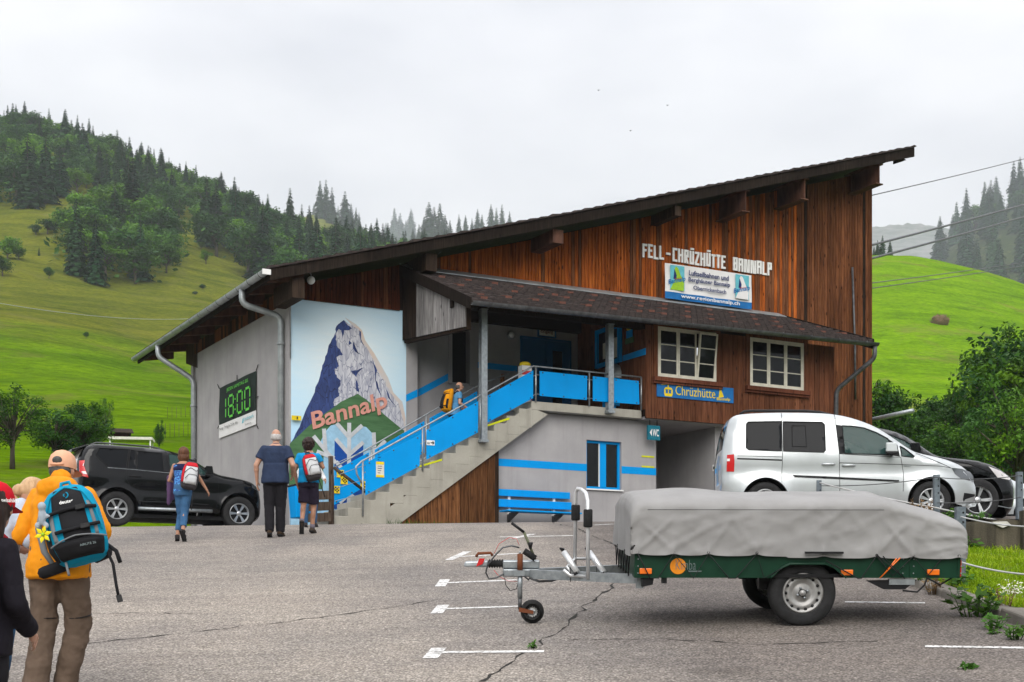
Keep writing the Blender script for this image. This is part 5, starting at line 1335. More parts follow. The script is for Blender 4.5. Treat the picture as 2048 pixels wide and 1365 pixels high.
class Car:
    def __init__(s, name, loc, rz, W, sil, wheels, sill, archr, belt, paint, label, group, tumble=.2, holes=(), ground_tilt=0, shortname='car', flare=.02, front=.2, rear=.07, floor=None):
        s.root = empty(name, loc, rz, label, shortname, group); s.W = W; s.paint = paint; s.belt = belt; s.tumble = tumble; s.wh = wheels; s.ar = archr; s.flare = flare
        s.sil = relax(dens(sil, .05), 2); xs = [p[0] for p in s.sil]; s.x0, s.x1 = min(xs), max(xs); s.fr, s.re = front, rear; s.sill = sill
        bot = []
        for xw, zw in sorted(wheels, reverse=True):
            dz = sill - zw; a0 = math.asin(max(-1, min(1, dz / archr))); n = 22
            bot += [(xw + archr * math.cos(a0 + (math.pi - 2 * a0) * k / n), zw + archr * math.sin(a0 + (math.pi - 2 * a0) * k / n)) for k in range(n + 1)]
        s.outline = s.sil + dens([s.sil[-1]] + bot + [s.sil[0]], .06)[1:-1]
        s.holes = [dens(h, .06, True) for h in holes]
        mb = MB(); v, fs = cdt_fill(s.outline, s.holes)
        y = s.f(v)
        for sg in (-1, 1):
            mb.add([(p[0], sg * yy, p[1]) for p, yy in zip(v, y)], [f if sg < 0 else f[::-1] for f in fs], paint, True)
        ye = s.f(s.sil); n = 11; vs = []
        for i, p in enumerate(s.sil):
            a, c = s.sil[max(0, i - 1)], s.sil[min(len(s.sil) - 1, i + 1)]; t = Vector((c[0] - a[0], c[1] - a[1])).normalized(); nr = (-t.y, t.x)
            for k in range(n):
                q = -1 + 2 * k / (n - 1); cr = .035 * (1 - q * q)
                vs.append((p[0] + nr[0] * cr, q * ye[i], p[1] + nr[1] * cr))
        mb.add(vs, [(i * n + k, i * n + k + 1, (i + 1) * n + k + 1, (i + 1) * n + k) for i in range(len(s.sil) - 1) for k in range(n - 1)], paint, True)
        me = mb.mesh('body'); bm = bmesh.new(); bm.from_mesh(me); bmesh.ops.remove_doubles(bm, verts=bm.verts, dist=.0015); bmesh.ops.recalc_face_normals(bm, faces=bm.faces); bm.to_mesh(me); bm.free()
        link('body', me, s.root)
        mb = MB(); zf = floor or sill
        mb.bx(s.x0 + .25, s.x1 - .3, -W / 2 + .16, W / 2 - .16, zf - .06, zf + .02, M['black']); mb.bx(s.x0 + .3, s.x1 - .9, -W / 2 + .12, W / 2 - .12, belt - .25, belt - .2, M['black'])
        for xw, zw in wheels:
            for sg in (-1, 1):
                aa = [(archr * .98 * math.cos(g), archr * .98 * math.sin(g)) for g in lin(-.15, math.pi + .15, 16)]
                vs = [(xw + a, sg * yy, zw + c) for yy in (W / 2 - .03, W / 2 - .42) for a, c in aa] ; k = len(aa)
                mb.add(vs, [(i, i + 1, k + i + 1, k + i) for i in range(k - 1)] + [list(range(k, 2 * k))], M['black'])
        mb.build('underbody', s.root)
    def f(s, P):
        P = np.array(P, float); x, z = P[:, 0], P[:, 1]
        hw = np.full(len(P), s.W / 2)
        hw -= s.fr * np.clip((x - (s.x1 - .75)) / .75, 0, 1) ** 2.2 + s.re * np.clip(((s.x0 + .5) - x) / .5, 0, 1) ** 2
        hw -= s.tumble * np.clip(z - s.belt, 0, 9) + .10 * np.clip(s.belt - .22 - z, 0, 9) ** 2 + .12 * np.clip(.42 - z, 0, 9)
        hw -= .018 * np.exp(-((z - (s.belt - .30)) / .09) ** 2)
        for xw, zw in s.wh:
            d = np.hypot(x - xw, z - zw); hw += s.flare * np.exp(-np.clip(d - s.ar, 0, 9) / .06)
        d = segdist(P, s.sil); r = .085
        dd = np.clip(d, 0, r); hw -= r - np.sqrt(np.maximum(r * r - (r - dd) ** 2, 0))
        return hw
    def patch(s, name, poly_, off, mat, sides=(-1,), step=.05, parent=None, rim=.02):
        o = dens(poly_, step, True); v, fs = cdt_fill(o, (), .08, .02); y = s.f(v); res = None
        for sg in sides[::-1]:
            mb = MB()
            mb.add([(p[0], sg * (yy + off), p[1]) for p, yy in zip(v, y)], [f if sg < 0 else f[::-1] for f in fs], mat, True)
            yo = s.f(o); n = len(o)
            mb.add([(p[0], sg * (yy + off), p[1]) for p, yy in zip(o, yo)] + [(p[0], sg * (yy + off - rim), p[1]) for p, yy in zip(o, yo)], [(i, (i + 1) % n, n + (i + 1) % n, n + i) for i in range(n)], mat)
            res = mb.build(name, parent or s.root)
        return res
    def line(s, name, pts, r, mat, sides=(-1,), off=0.0, parent=None):
        q = dens(pts, .06); res = None
        for sg in sides[::-1]: mb = MB(); mb.tube([(p[0], sg * (yy + off), p[1]) for p, yy in zip(q, s.f(q))], r, mat, 5); res = mb.build(name, parent or s.root)
        return res
    def windows(s, glass, names='side_window'):
        for h, g in zip(s.holes, glass):
            for sg in (1, -1): o = s.patch(names, h, -.008, g, (sg,), .1); s.line('window_seal', list(h) + [h[0]], .009, M['black'], (sg,), .0, o)
    def over(s, name, x0, x1, zmin, mat, wfrac=.9, off=.004, front=True):
        ids = [i for i, p in enumerate(s.sil) if x0 <= p[0] <= x1 and p[1] >= zmin]
        ye = s.f(s.sil); n = 11; vs = []
        for i in ids:
            p = s.sil[i]; a, c = s.sil[max(0, i - 1)], s.sil[min(len(s.sil) - 1, i + 1)]; t = Vector((c[0] - a[0], c[1] - a[1])).normalized(); nr = (-t.y, t.x)
            for k in range(n):
                q = (-1 + 2 * k / (n - 1)) * wfrac; cr = .035 * (1 - q * q) + off
                vs.append((p[0] + nr[0] * cr, q * ye[i], p[1] + nr[1] * cr))
        mb = MB(); mb.add(vs, [(i * n + k, i * n + k + 1, (i + 1) * n + k + 1, (i + 1) * n + k) for i in range(len(ids) - 1) for k in range(n - 1)], mat, True)
        return mb.build(name, s.root)
    def handle(s, x, z, w_=.22, mat=None):
        y = s.f([(x, z)])[0]; mb = MB(); mat = mat or s.paint
        mb.tube([(x - w_ / 2, -y - .0, z), (x - w_ / 2 + .03, -y - .035, z), (x + w_ / 2 - .03, -y - .035, z), (x + w_ / 2, -y, z)], .015, mat, 8); mb.build('door_handle', s.root)
    def mirror(s, x, z, mat, w_=.2, h=.15):
        for sg in (-1, 1):
            y = s.f([(x, z)])[0]; mb = MB(); ya, yb_ = sorted((sg * (y + .04), sg * (y + .25))); q_ = (w_ * .5, w_ * .3); mb.hexa([(x - q_[0] * .9, ya, z + .01), (x + q_[1], ya, z + .01), (x + q_[1] * .8, yb_, z + .03), (x - q_[0] * .7, yb_, z + .03), (x - q_[0] * .9, ya, z + h), (x + q_[1] * .6, ya, z + h), (x + q_[1] * .5, yb_, z + h * .85), (x - q_[0] * .7, yb_, z + h * .85)], mat); mb.hexa([(x - q_[0] * .85, ya, z - .03), (x + q_[1], ya, z - .03), (x + q_[1] * .8, yb_, z), (x - q_[0] * .65, yb_, z), (x - q_[0] * .9, ya, z + .009), (x + q_[1], ya, z + .009), (x + q_[1] * .8, yb_, z + .029), (x - q_[0] * .7, yb_, z + .029)], M['black']); mb.bx(x - .02, x + .05, sg * y - .0 if sg > 0 else -y - .06, sg * y + .06 if sg > 0 else -y, z - .03, z + .03, M['black'])
            mb.build('wing_mirror', s.root, bevel=.03)

# silver van-like car on the parking terrace
zc = lambda X, Y: ((X - 370) / 399 + .75, (825 - Y) / 399)
Z = lambda pts: [zc(*p) for p in pts]
sil = Z([(118, 735), (104, 680), (97, 620), (95, 560), (93, 480), (94, 410), (103, 350), (122, 240), (146, 148), (170, 128), (260, 118), (380, 114), (480, 113), (620, 115), (740, 119), (820, 127), (900, 142), (960, 160), (1020, 182), (1080, 208), (1140, 245), (1200, 288), (1270, 340), (1335, 384), (1390, 397), (1450, 410), (1530, 430), (1600, 453), (1650, 474), (1695, 505), (1718, 545), (1738, 585), (1752, 606), (1752, 650), (1745, 700), (1725, 728), (1690, 740)])
holes = [Z(h) for h in ([(262, 178), (476, 176), (474, 374), (262, 364), (246, 350), (250, 192)], [(488, 178), (740, 184), (755, 200), (757, 370), (745, 384), (486, 375)], [(868, 208), (930, 210), (1010, 224), (1090, 256), (1160, 296), (1172, 320), (1178, 405), (880, 392)], [(1236, 346), (1262, 360), (1328, 414), (1320, 420), (1246, 412)])]
silver = carpaint('silver paint', (.54, .57, .58), .45, .34)
CZ = px(1857, 1040, 22.9)
van = Car('parked_van', (0, 0, 0), R(-3), 1.79, sil, [(.75, .315), (.75 + 2.68, .315)], .27, .385, 1.1, silver, 'silver high roofed van parked on the terrace in front of the passage', 'cars parked on the terrace', .16, holes, shortname='van', flare=.03)
fw = Vector((.75 + 2.68, -1.79 / 2)); an = R(-3)
tx = px(1864, 1000, 23.3); gx_ = tx.x - (fw.x * math.cos(an) - fw.y * math.sin(an)); gy_ = 23.3 - (fw.x * math.sin(an) + fw.y * math.cos(an))
van.root.location = (gx_, gy_, 0); gzf = EZ + (HY - 1040) / F * 23.3; van.root.location.z = gzf; VANZ = gzf
van.windows([M['tint'], M['tint'], M['carglass'], M['carglass']])
for x in (.75, 3.43):
    for sg in (-1, 1): wheel(van.root, x, sg * .78, .315, .315, .2, .205, 9, sg, twin=True)
blk = M['black']
van.patch('pillar_trim', Z([(826, 200), (866, 206), (878, 394), (848, 394)]), .002, blk, (-1, 1)); van.patch('pillar_trim', Z([(1166, 300), (1220, 338), (1234, 416), (1182, 406)]), .002, blk, (-1, 1))
van.patch('rub_strip', Z([(548, 530), (760, 540), (1228, 567), (1230, 575), (1210, 577), (560, 544)]), .012, blk, (-1, 1)); van.line('slide_rail', Z([(188, 421), (476, 433)]), .012, blk, (-1, 1))
for l in ([(480, 118), (480, 400), (474, 600)], [(822, 132), (846, 400), (850, 640)], [(846, 395), (1240, 420), (1258, 520), (1256, 640)], [(846, 452), (1246, 466)], [(1246, 466), (1500, 478), (1580, 492)], [(1335, 390), (1560, 486)], [(190, 403), (476, 412)]): van.line('door_seam', Z(l), .0045, blk)
van.line('window_frame', Z([(545, 206), (632, 206), (635, 345), (545, 342), (545, 206)]), .005, blk)
van.handle(*zc(775, 462), .2); van.handle(*zc(905, 470), .2); van.patch('tail_lamp', Z([(122, 395), (166, 392), (170, 430), (168, 505), (120, 503)]), .008, M['red'], (-1, 1)); van.patch('tail_lamp_band', Z([(122, 420), (140, 420), (140, 436), (122, 436)]), .012, M['white'])
van.patch('head_lamp', Z([(1568, 488), (1640, 492), (1700, 508), (1722, 535), (1730, 572), (1690, 568), (1630, 556), (1590, 528)]), .004, M['headlamp'], (-1, 1)); van.patch('bumper_grille', Z([(1655, 648), (1740, 655), (1732, 668), (1665, 690), (1655, 705), (1648, 690)]), .003, blk, (-1, 1)); van.patch('bumper_trim', Z([(1640, 735), (1720, 712), (1750, 712), (1740, 732), (1690, 742)]), .02, silver, (-1, 1))
van.patch('indicator', Z([(1258, 470), (1310, 474), (1300, 482), (1262, 480)]), .006, M['galv']); van.mirror(*zc(1172, 398), silver, .26, .16)
van.over('windscreen', zc(1090, 0)[0], zc(1325, 0)[0], .9, M['carglass'], .86)
van.over('rear_window', 0, zc(140, 0)[0], 1.15, M['tint'], .84); 
mb = MB()
for sg in (-1, 1): mb.tube([(a, sg * .60, b_) for a, b_ in Z([(215, 118), (245, 97), (300, 93), (490, 95), (640, 97), (740, 106), (800, 122), (818, 132)])], .022, blk, 8); 
mb.build('roof_rail', van.root)
# light switch plate on the passage wall
p = solve(1428, 936, 0, xg0 - .01); b_ = MB(); b_.bx(-.012, 0, -.06, .06, -.08, .08, M['white']); b_.bx(-.016, -.012, -.03, .03, -.04, .03, M['black']); o = b_.build('wall_plate', None, bw(xg0 - .002, min(p.y, -.1), p.z), ANG); tag(o, 'small white plate on the wall inside the passage', 'plate')

# black off-road car by the side wall (parallel to the building front)
s4 = 408.0
zs = lambda X, Y: ((X - 530) / s4 + .98, (888 + (X - 530) * .021 - Y) / s4 * (1 + (X - 530) / 1140 * .035))
ZS = lambda pts: [zs(*p) for p in pts]
sil = ZS([(240, 800), (215, 760), (205, 700), (200, 620), (205, 520), (212, 450), (205, 330), (215, 270), (250, 200), (292, 152), (350, 146), (480, 150), (620, 160), (800, 170), (940, 184), (1040, 204), (1130, 232), (1200, 262), (1300, 318), (1400, 378), (1468, 412), (1560, 430), (1700, 452), (1800, 476), (1862, 512), (1896, 570), (1908, 640), (1910, 720), (1905, 780), (1870, 820), (1830, 835)])
holes = [ZS(h) for h in ([(375, 184), (640, 194), (612, 366), (445, 358), (345, 248)], [(656, 198), (696, 202), (706, 374), (628, 368)], [(708, 206), (945, 222), (955, 396), (718, 378)], [(1000, 226), (1060, 232), (1180, 270), (1290, 335), (1350, 400), (1340, 420), (1012, 402)])]
blackp = carpaint('black paint', (.003, .0033, .004), 0, .16, .4)
suv = Car('black_offroader', (0, 0, 0), ANG, 1.88, sil, [(.98, .38), (.98 + 2.79, .38)], .36, .475, 1.12, blackp, 'black off-road car parked beside the grey side wall', 'cars parked by the building', .17, holes, shortname='car', flare=.035, floor=.27)
fw = Vector((.98, -.94)); tx = px(235, 1040, 31.7)
suv.root.location = (tx.x - (fw.x * math.cos(ANG) - fw.y * math.sin(ANG)), 31.7 - (fw.x * math.sin(ANG) + fw.y * math.cos(ANG)), EZ + (HY - 1052) / F * 31.7)
suv.windows([M['tint']] * 3 + [M['carglass']])
for x in (.98, 3.77):
    for sg in (-1, 1): wheel(suv.root, x, sg * .80, .38, .385, .24, .235, 6, sg, twin=True)
for l in ([(650, 190), (610, 380), (608, 460), (690, 620), (715, 740)], [(978, 200), (1000, 420), (1000, 760)], [(1450, 405), (1465, 520), (1450, 700)], [(620, 372), (1000, 410), (1440, 445)]): suv.line('door_seam', ZS(l), .004, M['dark'])
suv.line('chrome_strip', ZS([(445, 364), (700, 380), (960, 402), (1340, 424)]), .007, M['galv']); suv.handle(*zs(690, 442), .26, blackp); suv.handle(*zs(1080, 470), .26, blackp)
suv.line('side_moulding', ZS([(720, 665), (980, 672), (1000, 674), (1380, 690)]), .016, blackp)
mb = MB(); mb.tube([(zs(715, 0)[0], -.96, .40), (zs(1400, 0)[0], -.96, .40)], .04, M['galv'], 8); mb.tube([(zs(715, 0)[0], .96, .40), (zs(1400, 0)[0], .96, .40)], .04, M['galv'], 8); mb.build('running_board', suv.root)
suv.patch('tail_lamp', ZS([(205, 300), (248, 298), (240, 350), (262, 420), (276, 456), (215, 440), (205, 400)]), .01, M['red'], (-1, 1)); suv.patch('tail_lamp_band', ZS([(206, 325), (242, 328), (236, 350), (206, 350)]), .014, M['clear']); suv.patch('tail_lamp_band', ZS([(207, 395), (252, 402), (262, 425), (210, 420)]), .014, M['clear'])
suv.patch('head_lamp', ZS([(1790, 500), (1850, 512), (1885, 548), (1870, 556), (1800, 530)]), .005, M['headlamp'], (-1, 1)); suv.mirror(*zs(1360, 425), blackp, .24, .2)
suv.over('windscreen', zs(1120, 0)[0], zs(1440, 0)[0], 1.1, M['carglass'], .86); suv.over('rear_window', 0, zs(275, 0)[0], 1.2, M['clear'], .8)
mb = MB(); hx, hz = zs(292, 152)
mb.hexa([(hx - .02, -.66, hz - .02), (hx - .02, .66, hz - .02), (hx - .34, .62, hz - .16), (hx - .34, -.62, hz - .16), (hx + .05, -.66, hz + .03), (hx + .05, .66, hz + .03), (hx - .34, .62, hz - .10), (hx - .34, -.62, hz - .10)], blackp); mb.build('spoiler', suv.root, bevel=.01)
mb = MB(); mb.bx(.03, .1, -.3, .3, .55, .67, M['clear']); mb.build('number_plate', suv.root)
for sg in (-1, 1):
    mb = MB(); mb.tube([(a, sg * .62, b_) for a, b_ in ZS([(320, 148), (370, 128), (600, 138), (850, 155), (920, 168), (985, 192)])], .02, M['zinc_dark'], 8); mb.build('roof_rail', suv.root)

# black car beyond the silver one, and the pale car beyond that
zb_ = lambda X, Y: ((X - 1760) / 365 + 3.55, (775 - Y) / 365)
ZB = lambda pts: [zb_(*p) for p in pts]
back = [(.15, .3), (.05, .6), (.06, 1.0), (.35, 1.45), (.75, 1.58), (1.3, 1.62)]
sil = back + ZB([(1100, 213), (1180, 220), (1260, 236), (1330, 262), (1400, 304), (1460, 350), (1520, 392), (1600, 402), (1750, 418), (1840, 440), (1910, 470), (1985, 512), (2004, 560), (2008, 620), (2004, 690), (1960, 740)])
holes = [[(.55, 1.0), (1.3, 1.03), (1.3, 1.5), (.8, 1.46)], ZB([(1000, 255), (1150, 250), (1250, 266), (1330, 300), (1400, 345), (1450, 392), (1440, 402), (1000, 392)])]
def parked(name, loc, rz, sil, holes, paint, label, wx, Rw, glass, spokes=5):
    c = Car(name, loc, rz, 1.82, sil, [(.85, Rw), (wx, Rw)], .3, Rw + .07, 1.0, paint, label, 'cars parked on the terrace', .2, holes, shortname='car', flare=.015)
    c.windows(glass)
    for x in (.85, wx):
        for sg in (-1, 1): wheel(c.root, x, sg * .80, Rw, Rw, .22, Rw * .68, spokes, sg, twin=True)
    c.over('windscreen', c.ws[0] if hasattr(c, 'ws') else wx - 1.75, wx - .62, .98, M['carglass'], .86)
    c.mirror(wx - 1.05, 1.06, paint, .24, .17)
    return c
ny = 25.4; tx = px(1957, 1000, ny)
car2 = parked('black_car', (tx.x - 3.55 * 1.1, ny + 1.0, EZ + (HY - 1042) / F * ny), R(0), sil, holes, blackp, 'black car parked behind the silver van, its bonnet showing', 3.55, .34, [M['tint'], M['carglass']])
car2.root.scale = (1.1,) * 3
car2.patch('head_lamp', ZB([(1820, 455), (1900, 480), (1975, 520), (1960, 530), (1880, 520)]), .005, M['clear'], (-1, 1)); car2.line('trim_line', ZB([(1520, 400), (1700, 440), (1870, 505)]), .006, M['dark']); car2.patch('arch_trim', ZB([(1690, 575), (1760, 545), (1840, 575), (1890, 650), (1875, 680), (1835, 600), (1760, 565), (1700, 590)]), .01, M['black'])
car2.line('bumper_strip', ZB([(1880, 685), (1960, 695), (2000, 690)]), .008, M['galv'])
sil3 = back + [(1.9, 1.6), (2.3, 1.52), (2.9, 1.2), (3.2, 1.05), (3.6, .99), (3.95, .9), (4.2, .72), (4.26, .5), (4.2, .3)]
ny = 34.0; tx = px(2048, 925, ny)
bluish = carpaint('pale silver paint', (.52, .56, .58), .5, .3)
car3 = parked('pale_car', (tx.x - 3.3, ny + .91, TZ + .12), R(0), sil3, [[(.55, 1.0), (1.3, 1.03), (1.3, 1.5), (.8, 1.46)], [(1.45, 1.03), (2.7, 1.06), (2.2, 1.42), (1.45, 1.5)]], bluish, 'pale silver car at the right edge beyond the black car', 3.45, .32, [M['tint'], M['carglass']])

# ------------------------------------------------------------------ trailer with grey tarpaulin
TD = 12.2; fc = px(1200 + 185 / 2.6947, 960 + 545 / 2.6947, TD)
TR = empty('tarpaulin_trailer', fc, 0, 'green box trailer under a laced grey tarpaulin standing on the sloping bay', 'trailer')
TR.rotation_euler = (R(7.2), 0, R(1.0)); ts = 634.0; TW = 1.45; TL = 2.78; TH = .235
zt5 = lambda X, Y: ((X - 185) / ts, (545 - Y) / ts)
M['boxgreen'] = mat('dark green panel', (.009, .045, .024), .38, c2=(.006, .032, .017), scale=5, bmp=.05)
mb = MB()
ARCH = [(1.16, .0), (1.25, .085), (1.32, .118), (1.62, .118), (1.69, .09), (1.80, .0)]
for y_ in (0, TW - .022):
    mb = MB(); lo_ = [(0, 0)] + ARCH + [(TL, 0)]
    for (a, za_), (c, zb_) in zip(lo_[:-1], lo_[1:]): mb.hexa([(a, y_, za_), (c, y_, zb_), (c, y_ + .022, zb_), (a, y_ + .022, za_), (a, y_, TH), (c, y_, TH), (c, y_ + .022, TH), (a, y_ + .022, TH)], M['boxgreen'])
    mb.build('side_panel', TR)
mb = MB(); mb.bx(.002, .024, .023, TW - .023, 0, TH, M['boxgreen']); mb.build('front_panel', TR); mb = MB(); mb.bx(TL - .024, TL - .002, .023, TW - .023, 0, TH, M['boxgreen']); mb.build('tail_board', TR)
mb = MB(); mb.bx(.02, TL - .02, .02, TW - .02, .0, .03, M['black']); mb.build('floor', TR)
for X in (.01, 2.27, 2.36, TL - .012):
    mb = MB(); mb.bx(X - .012, X + .012, -.006, .0, .01, TH, M['boxgreen'])
    for zz in (.04, .1, .16): mb.tube([(X + .02, -.002, zz), (X + .02, -.009, zz)], .006, M['galv'], 6)
    mb.build('corner_strip', TR)
# mudguard arch and wheels
wxl, wzl, wR = zt5(1105, 0)[0], -.42 + .285, .285
gl = ground(fc.x + wxl, TD) - fc.z
for sg, yy in ((-1, .115), (1, TW - .115)):
    wheel(TR, wxl, yy, wzl, wR, .165, .178, 0, sg, steel=True)
    mb = MB(); aa = lin(.25, math.pi - .25, 14); vs = []
    y0, y1 = (-.035, .0) if sg < 0 else (TW, TW + .035)
    outer = [(a, c + .012) for a, c in ARCH]
    n = len(outer); vs = [(a, y, b_ + e) for y in (y0, y1) for e in (0, -.016) for a, b_ in outer]
    fs = []
    for i in range(n - 1): fs += [(i, i + 1, 2 * n + i + 1, 2 * n + i), (n + i + 1, n + i, 3 * n + i, 3 * n + i + 1), (i + 1, i, n + i, n + i + 1), (2 * n + i, 2 * n + i + 1, 3 * n + i + 1, 3 * n + i)]
    mb.add(vs, fs, M['boxgreen'], True); mb.build('mudguard', TR)
mb = MB(); mb.tube([(wxl, .06, wzl), (wxl, TW - .06, wzl)], .035, M['black'], 8); mb.bx(wxl - .35, wxl + .3, .2, .28, -.12, -.0, M['black']); mb.bx(wxl - .35, wxl + .3, TW - .28, TW - .2, -.12, 0, M['black']); mb.build('axle', TR)
for X in ((45, .06), (240, .02), (2.0, 0)):
    pass
mb = MB(); mb.bx(.03, .09, .1, .18, -.1, 0, M['galv']); mb.hexa([(.07, .02, -.08), (.16, .02, -.06), (.16, .1, -.06), (.07, .1, -.08), (.07, .02, 0), (.17, .02, 0), (.17, .1, 0), (.07, .1, 0)], M['black']); mb.bx(.24, .28, .02, .1, -.05, 0, M['black']); mb.build('support_leg', TR)
mb = MB(); mb.hexa([(2.14, .02, -.1), (2.32, .02, -.1), (2.32, .1, -.1), (2.14, .1, -.1), (2.0, .02, -.03), (2.42, .02, -.02), (2.42, .1, -.02), (2.0, .1, -.03)], M['black']); mb.bx(2.18, 2.40, .01, .05, -.06, -.01, M['galv']); mb.build('support_leg', TR)
mb = MB(); mb.tube([(2.5, .0, .0), (2.62, .02, -.06), (2.7, .05, -.02), (2.78, .05, .03)], .008, M['black'], 5); mb.tube([(2.3, .02, -.11), (2.42, 0, -.12), (2.48, .0, -.06), (2.5, .0, .0)], .008, M['black'], 5); mb.build('cable', TR)
for X, Y in ((245, 508), (1332, 515), (1800, 513)):
    a, b_ = zt5(X, Y); mb = MB(); mb.bx(a - .052, a + .052, -.02, -.001, b_ - .024, b_ + .024, M['orange']); mb.build('side_reflector', TR, bevel=.005)
mb = MB(); mb.bx(TL - .003, TL + .035, .06, .16, .0, .15, M['red']); mb.build('rear_lamp', TR, bevel=.01)
a, b_ = zt5(420, 482); mb = MB(); mb.tube([(a, -.001, b_), (a, -.004, b_)], .068, M['orange'] if False else mat('print orange', (.8, .27, .015), .5), 32, smooth=False); em = mb.build('round_logo', TR)
M['printgrey'] = mat('print grey', (.16, .2, .2), .5)
mb = MB(); text_on(mb, 'Kimba', (a - .02, -.006, b_ - .03), (.17, 0, 0), (0, 0, .085), (0, 0, 0), M['printgrey'], -.012); mb.bx(a + .085, a + .2, -.0045, -.001, b_ - .048, b_ - .038, M['printgrey']); mb.build('logo_lettering', TR)
# tarpaulin: a draped sheet with sag, gathers at the lacing eyelets and a longer flap at the rear
M['tarp'] = mat('grey tarpaulin', (.30, .295, .29), .8, c2=(.255, .25, .245), scale=3.2, bmp=.25, bscale=300, spec=.25)
def ttop(x): return .655 if x < 2.15 else .655 - .185 * ((x - 2.15) / .62) ** .9
eyes = [.02, .325, .62, 1.03, 1.6, 2.05, 2.36, 2.75]
def hem(x):
    z = .20 - .022 * (x / TL)
    k = min(abs(x - e) for e in eyes)
    return z - .006 * (1 - math.exp(-(k / .12) ** 2)) + .012 * math.exp(-(k / .04) ** 2) + (.0 if x < 1.3 else -.01)
NX = 150; prof_n = 46; vs = []
def fold(x, t, side):
    f = 0
    for i_, e in enumerate(eyes):
        w_ = .015 + .10 * t; d = abs(x - e)
        f += .022 * math.exp(-(d / w_) ** 2) * (1 - t) * .8
        for sl in (-1, 1):
            am = (.5 + .5 * math.sin(i_ * 2.7 + sl * 1.3 + side)) ** 2; f += .022 * am * math.exp(-((x - e - sl * (t ** 1.2) * (.12 + .34 * am)) / .018) ** 2) * math.sin(min(1, t * 1.25) * math.pi)
    f += .010 * math.sin(x * 2.3 + side) * math.sin(t * math.pi) + .009 * noise.noise((x * 2.2, t * 1.8, side * 7.3)) + .010 * (abs(noise.noise((x * 6 - t * 4, t * 2.2, side * 3.1))) - .2) + .011 * max(0, 1 - 2.2 * abs(noise.noise((x * 2.6 - t * 1.8, t * 1.3, side * 5 + 2)))) ** 3 + .008 * max(0, 1 - 2.5 * abs(noise.noise((x * 3.4 + t * 2.4, t * 1.6, side * 5 + 8)))) ** 3
    return f
for i in range(NX + 1):
    x = -.02 + (TL + .05) * i / NX; zt_ = ttop(x); row = []
    for k in range(prof_n + 1):
        s = k / prof_n
        if s < .36:
            t = s / .36; z = hem(x) + (zt_ - .035 - hem(x)) * t
            y = -.03 - fold(x, t, 0) + .02 * t
        elif s < .64:
            t = (s - .36) / .28; g = t
            y = -.01 + (TW + .02) * g; z = zt_ + .055 * math.sin(g * math.pi) - .035 * (abs(2 * g - 1)) ** 14 + .016 * noise.noise((x * 1.6, g * 3, 4)) + .03 * math.exp(-((x - .5) / .35) ** 2) * math.sin(g * math.pi) - .018 * math.exp(-((x - 1.0) / .25) ** 2) * math.sin(g * math.pi)
        else:
            t = (1 - s) / .36; z = hem(x) + (zt_ - .035 - hem(x)) * t; y = TW + .03 + fold(x, t, 1) - .02 * t
        # rounded ends: front slopes in slightly
        ex = min(1, (x + .02) / .12); ez = min(1, (TL + .03 - x) / .1)
        if z > .3:
            z -= .06 * (1 - math.sqrt(max(0, 1 - (1 - ex) ** 2))) * 1.0 + .025 * (1 - math.sqrt(max(0, 1 - (1 - ez) ** 2)))
        row.append((x, y, z))
    vs += row
m_ = prof_n + 1
fs = [(i * m_ + k, i * m_ + k + 1, (i + 1) * m_ + k + 1, (i + 1) * m_ + k) for i in range(NX) for k in range(prof_n)]
def endcap(i0, sgn):
    base = vs[i0 * m_:(i0 + 1) * m_]; nlev = 10; o = len(vs); rows_ = []
    for lv in range(nlev + 1):
        for k in range(m_):
            x, y, z = base[k]; zz = z if lv == 0 else z - (z - .185) * lv / nlev
            if z <= .2: zz = min(z, zz)
            bulge = sgn * (.02 + .022 * math.sin(y * 9) * lv / nlev + .012 * noise.noise((y * 4, zz * 5, 9 + sgn))) if lv else 0
            rows_.append((x + bulge, min(max(y, -.03), TW + .03) if lv == 0 else y * .99 + .005, zz))
    return o, rows_, nlev
for i0, sgn in ((0, -1), (NX, 1)):
    o, rows_, nlev = endcap(i0, sgn); vs += rows_
    fs += [(o + a * m_ + k, o + a * m_ + k + 1, o + (a + 1) * m_ + k + 1, o + (a + 1) * m_ + k) for a in range(nlev) for k in range(m_ - 1)]
mb = MB(); mb.add(vs, fs, M['tarp'], True); tarp = mb.build('tarpaulin', TR)
mb = MB(); mb.tube([(x, -.047 - fold(x, .93, 0), ttop(x) - .075 + .0 * x) for x in lin(.1, 2.1, 40)], .0025, M['black'], 4); mb.build('seam', tarp)
mb = MB(); mb.bx(zt5(1095, 0)[0], zt5(1300, 0)[0], -.085, -.05, zt5(0, 410)[1], zt5(0, 400)[1], M['black']); mb.build('strap', tarp)
mb = MB()
for e in eyes: mb.lathe([(.006, -.05), (.012, -.055), (.012, -.045)], M['black'], 'y', (e, -.0, hem(e) + .012), 8)
mb.build('eyelet', tarp)
mb = MB(); z_ = [(.02, 1), (.13, 0), (.2, 0), (.325, 1), (.5, 0), (.62, 1), (.8, 0), (.86, 0), (1.03, 1), (1.1, 0), (1.25, .4)]
q = [(a, -.028 - .03 * c, .0 + .21 * c) for a, c in z_]; mb.tube(q, .0055, M['black'], 5)
q = [(a, -.028 - .03 * c, .0 + .2 * c) for a, c in ((1.62, .75), (1.9, 0), (1.93, 0), (2.05, 1), (2.3, 0), (2.1, .95))]; mb.tube(q, .0055, M['black'], 5); mb.tube([(2.05, -.055, .19), (2.2, -.02, .02), (2.36, -.055, .19), (2.5, -.03, .03), (2.62, -.03, .18)], .0055, M['black'], 5)
for k in range(6):
    yy = .12 + k * .23; mb.tube([(-.03, yy, .2), (-.03, yy + .1, .0), (-.03, yy + .2, .2)], .0055, M['black'], 5)
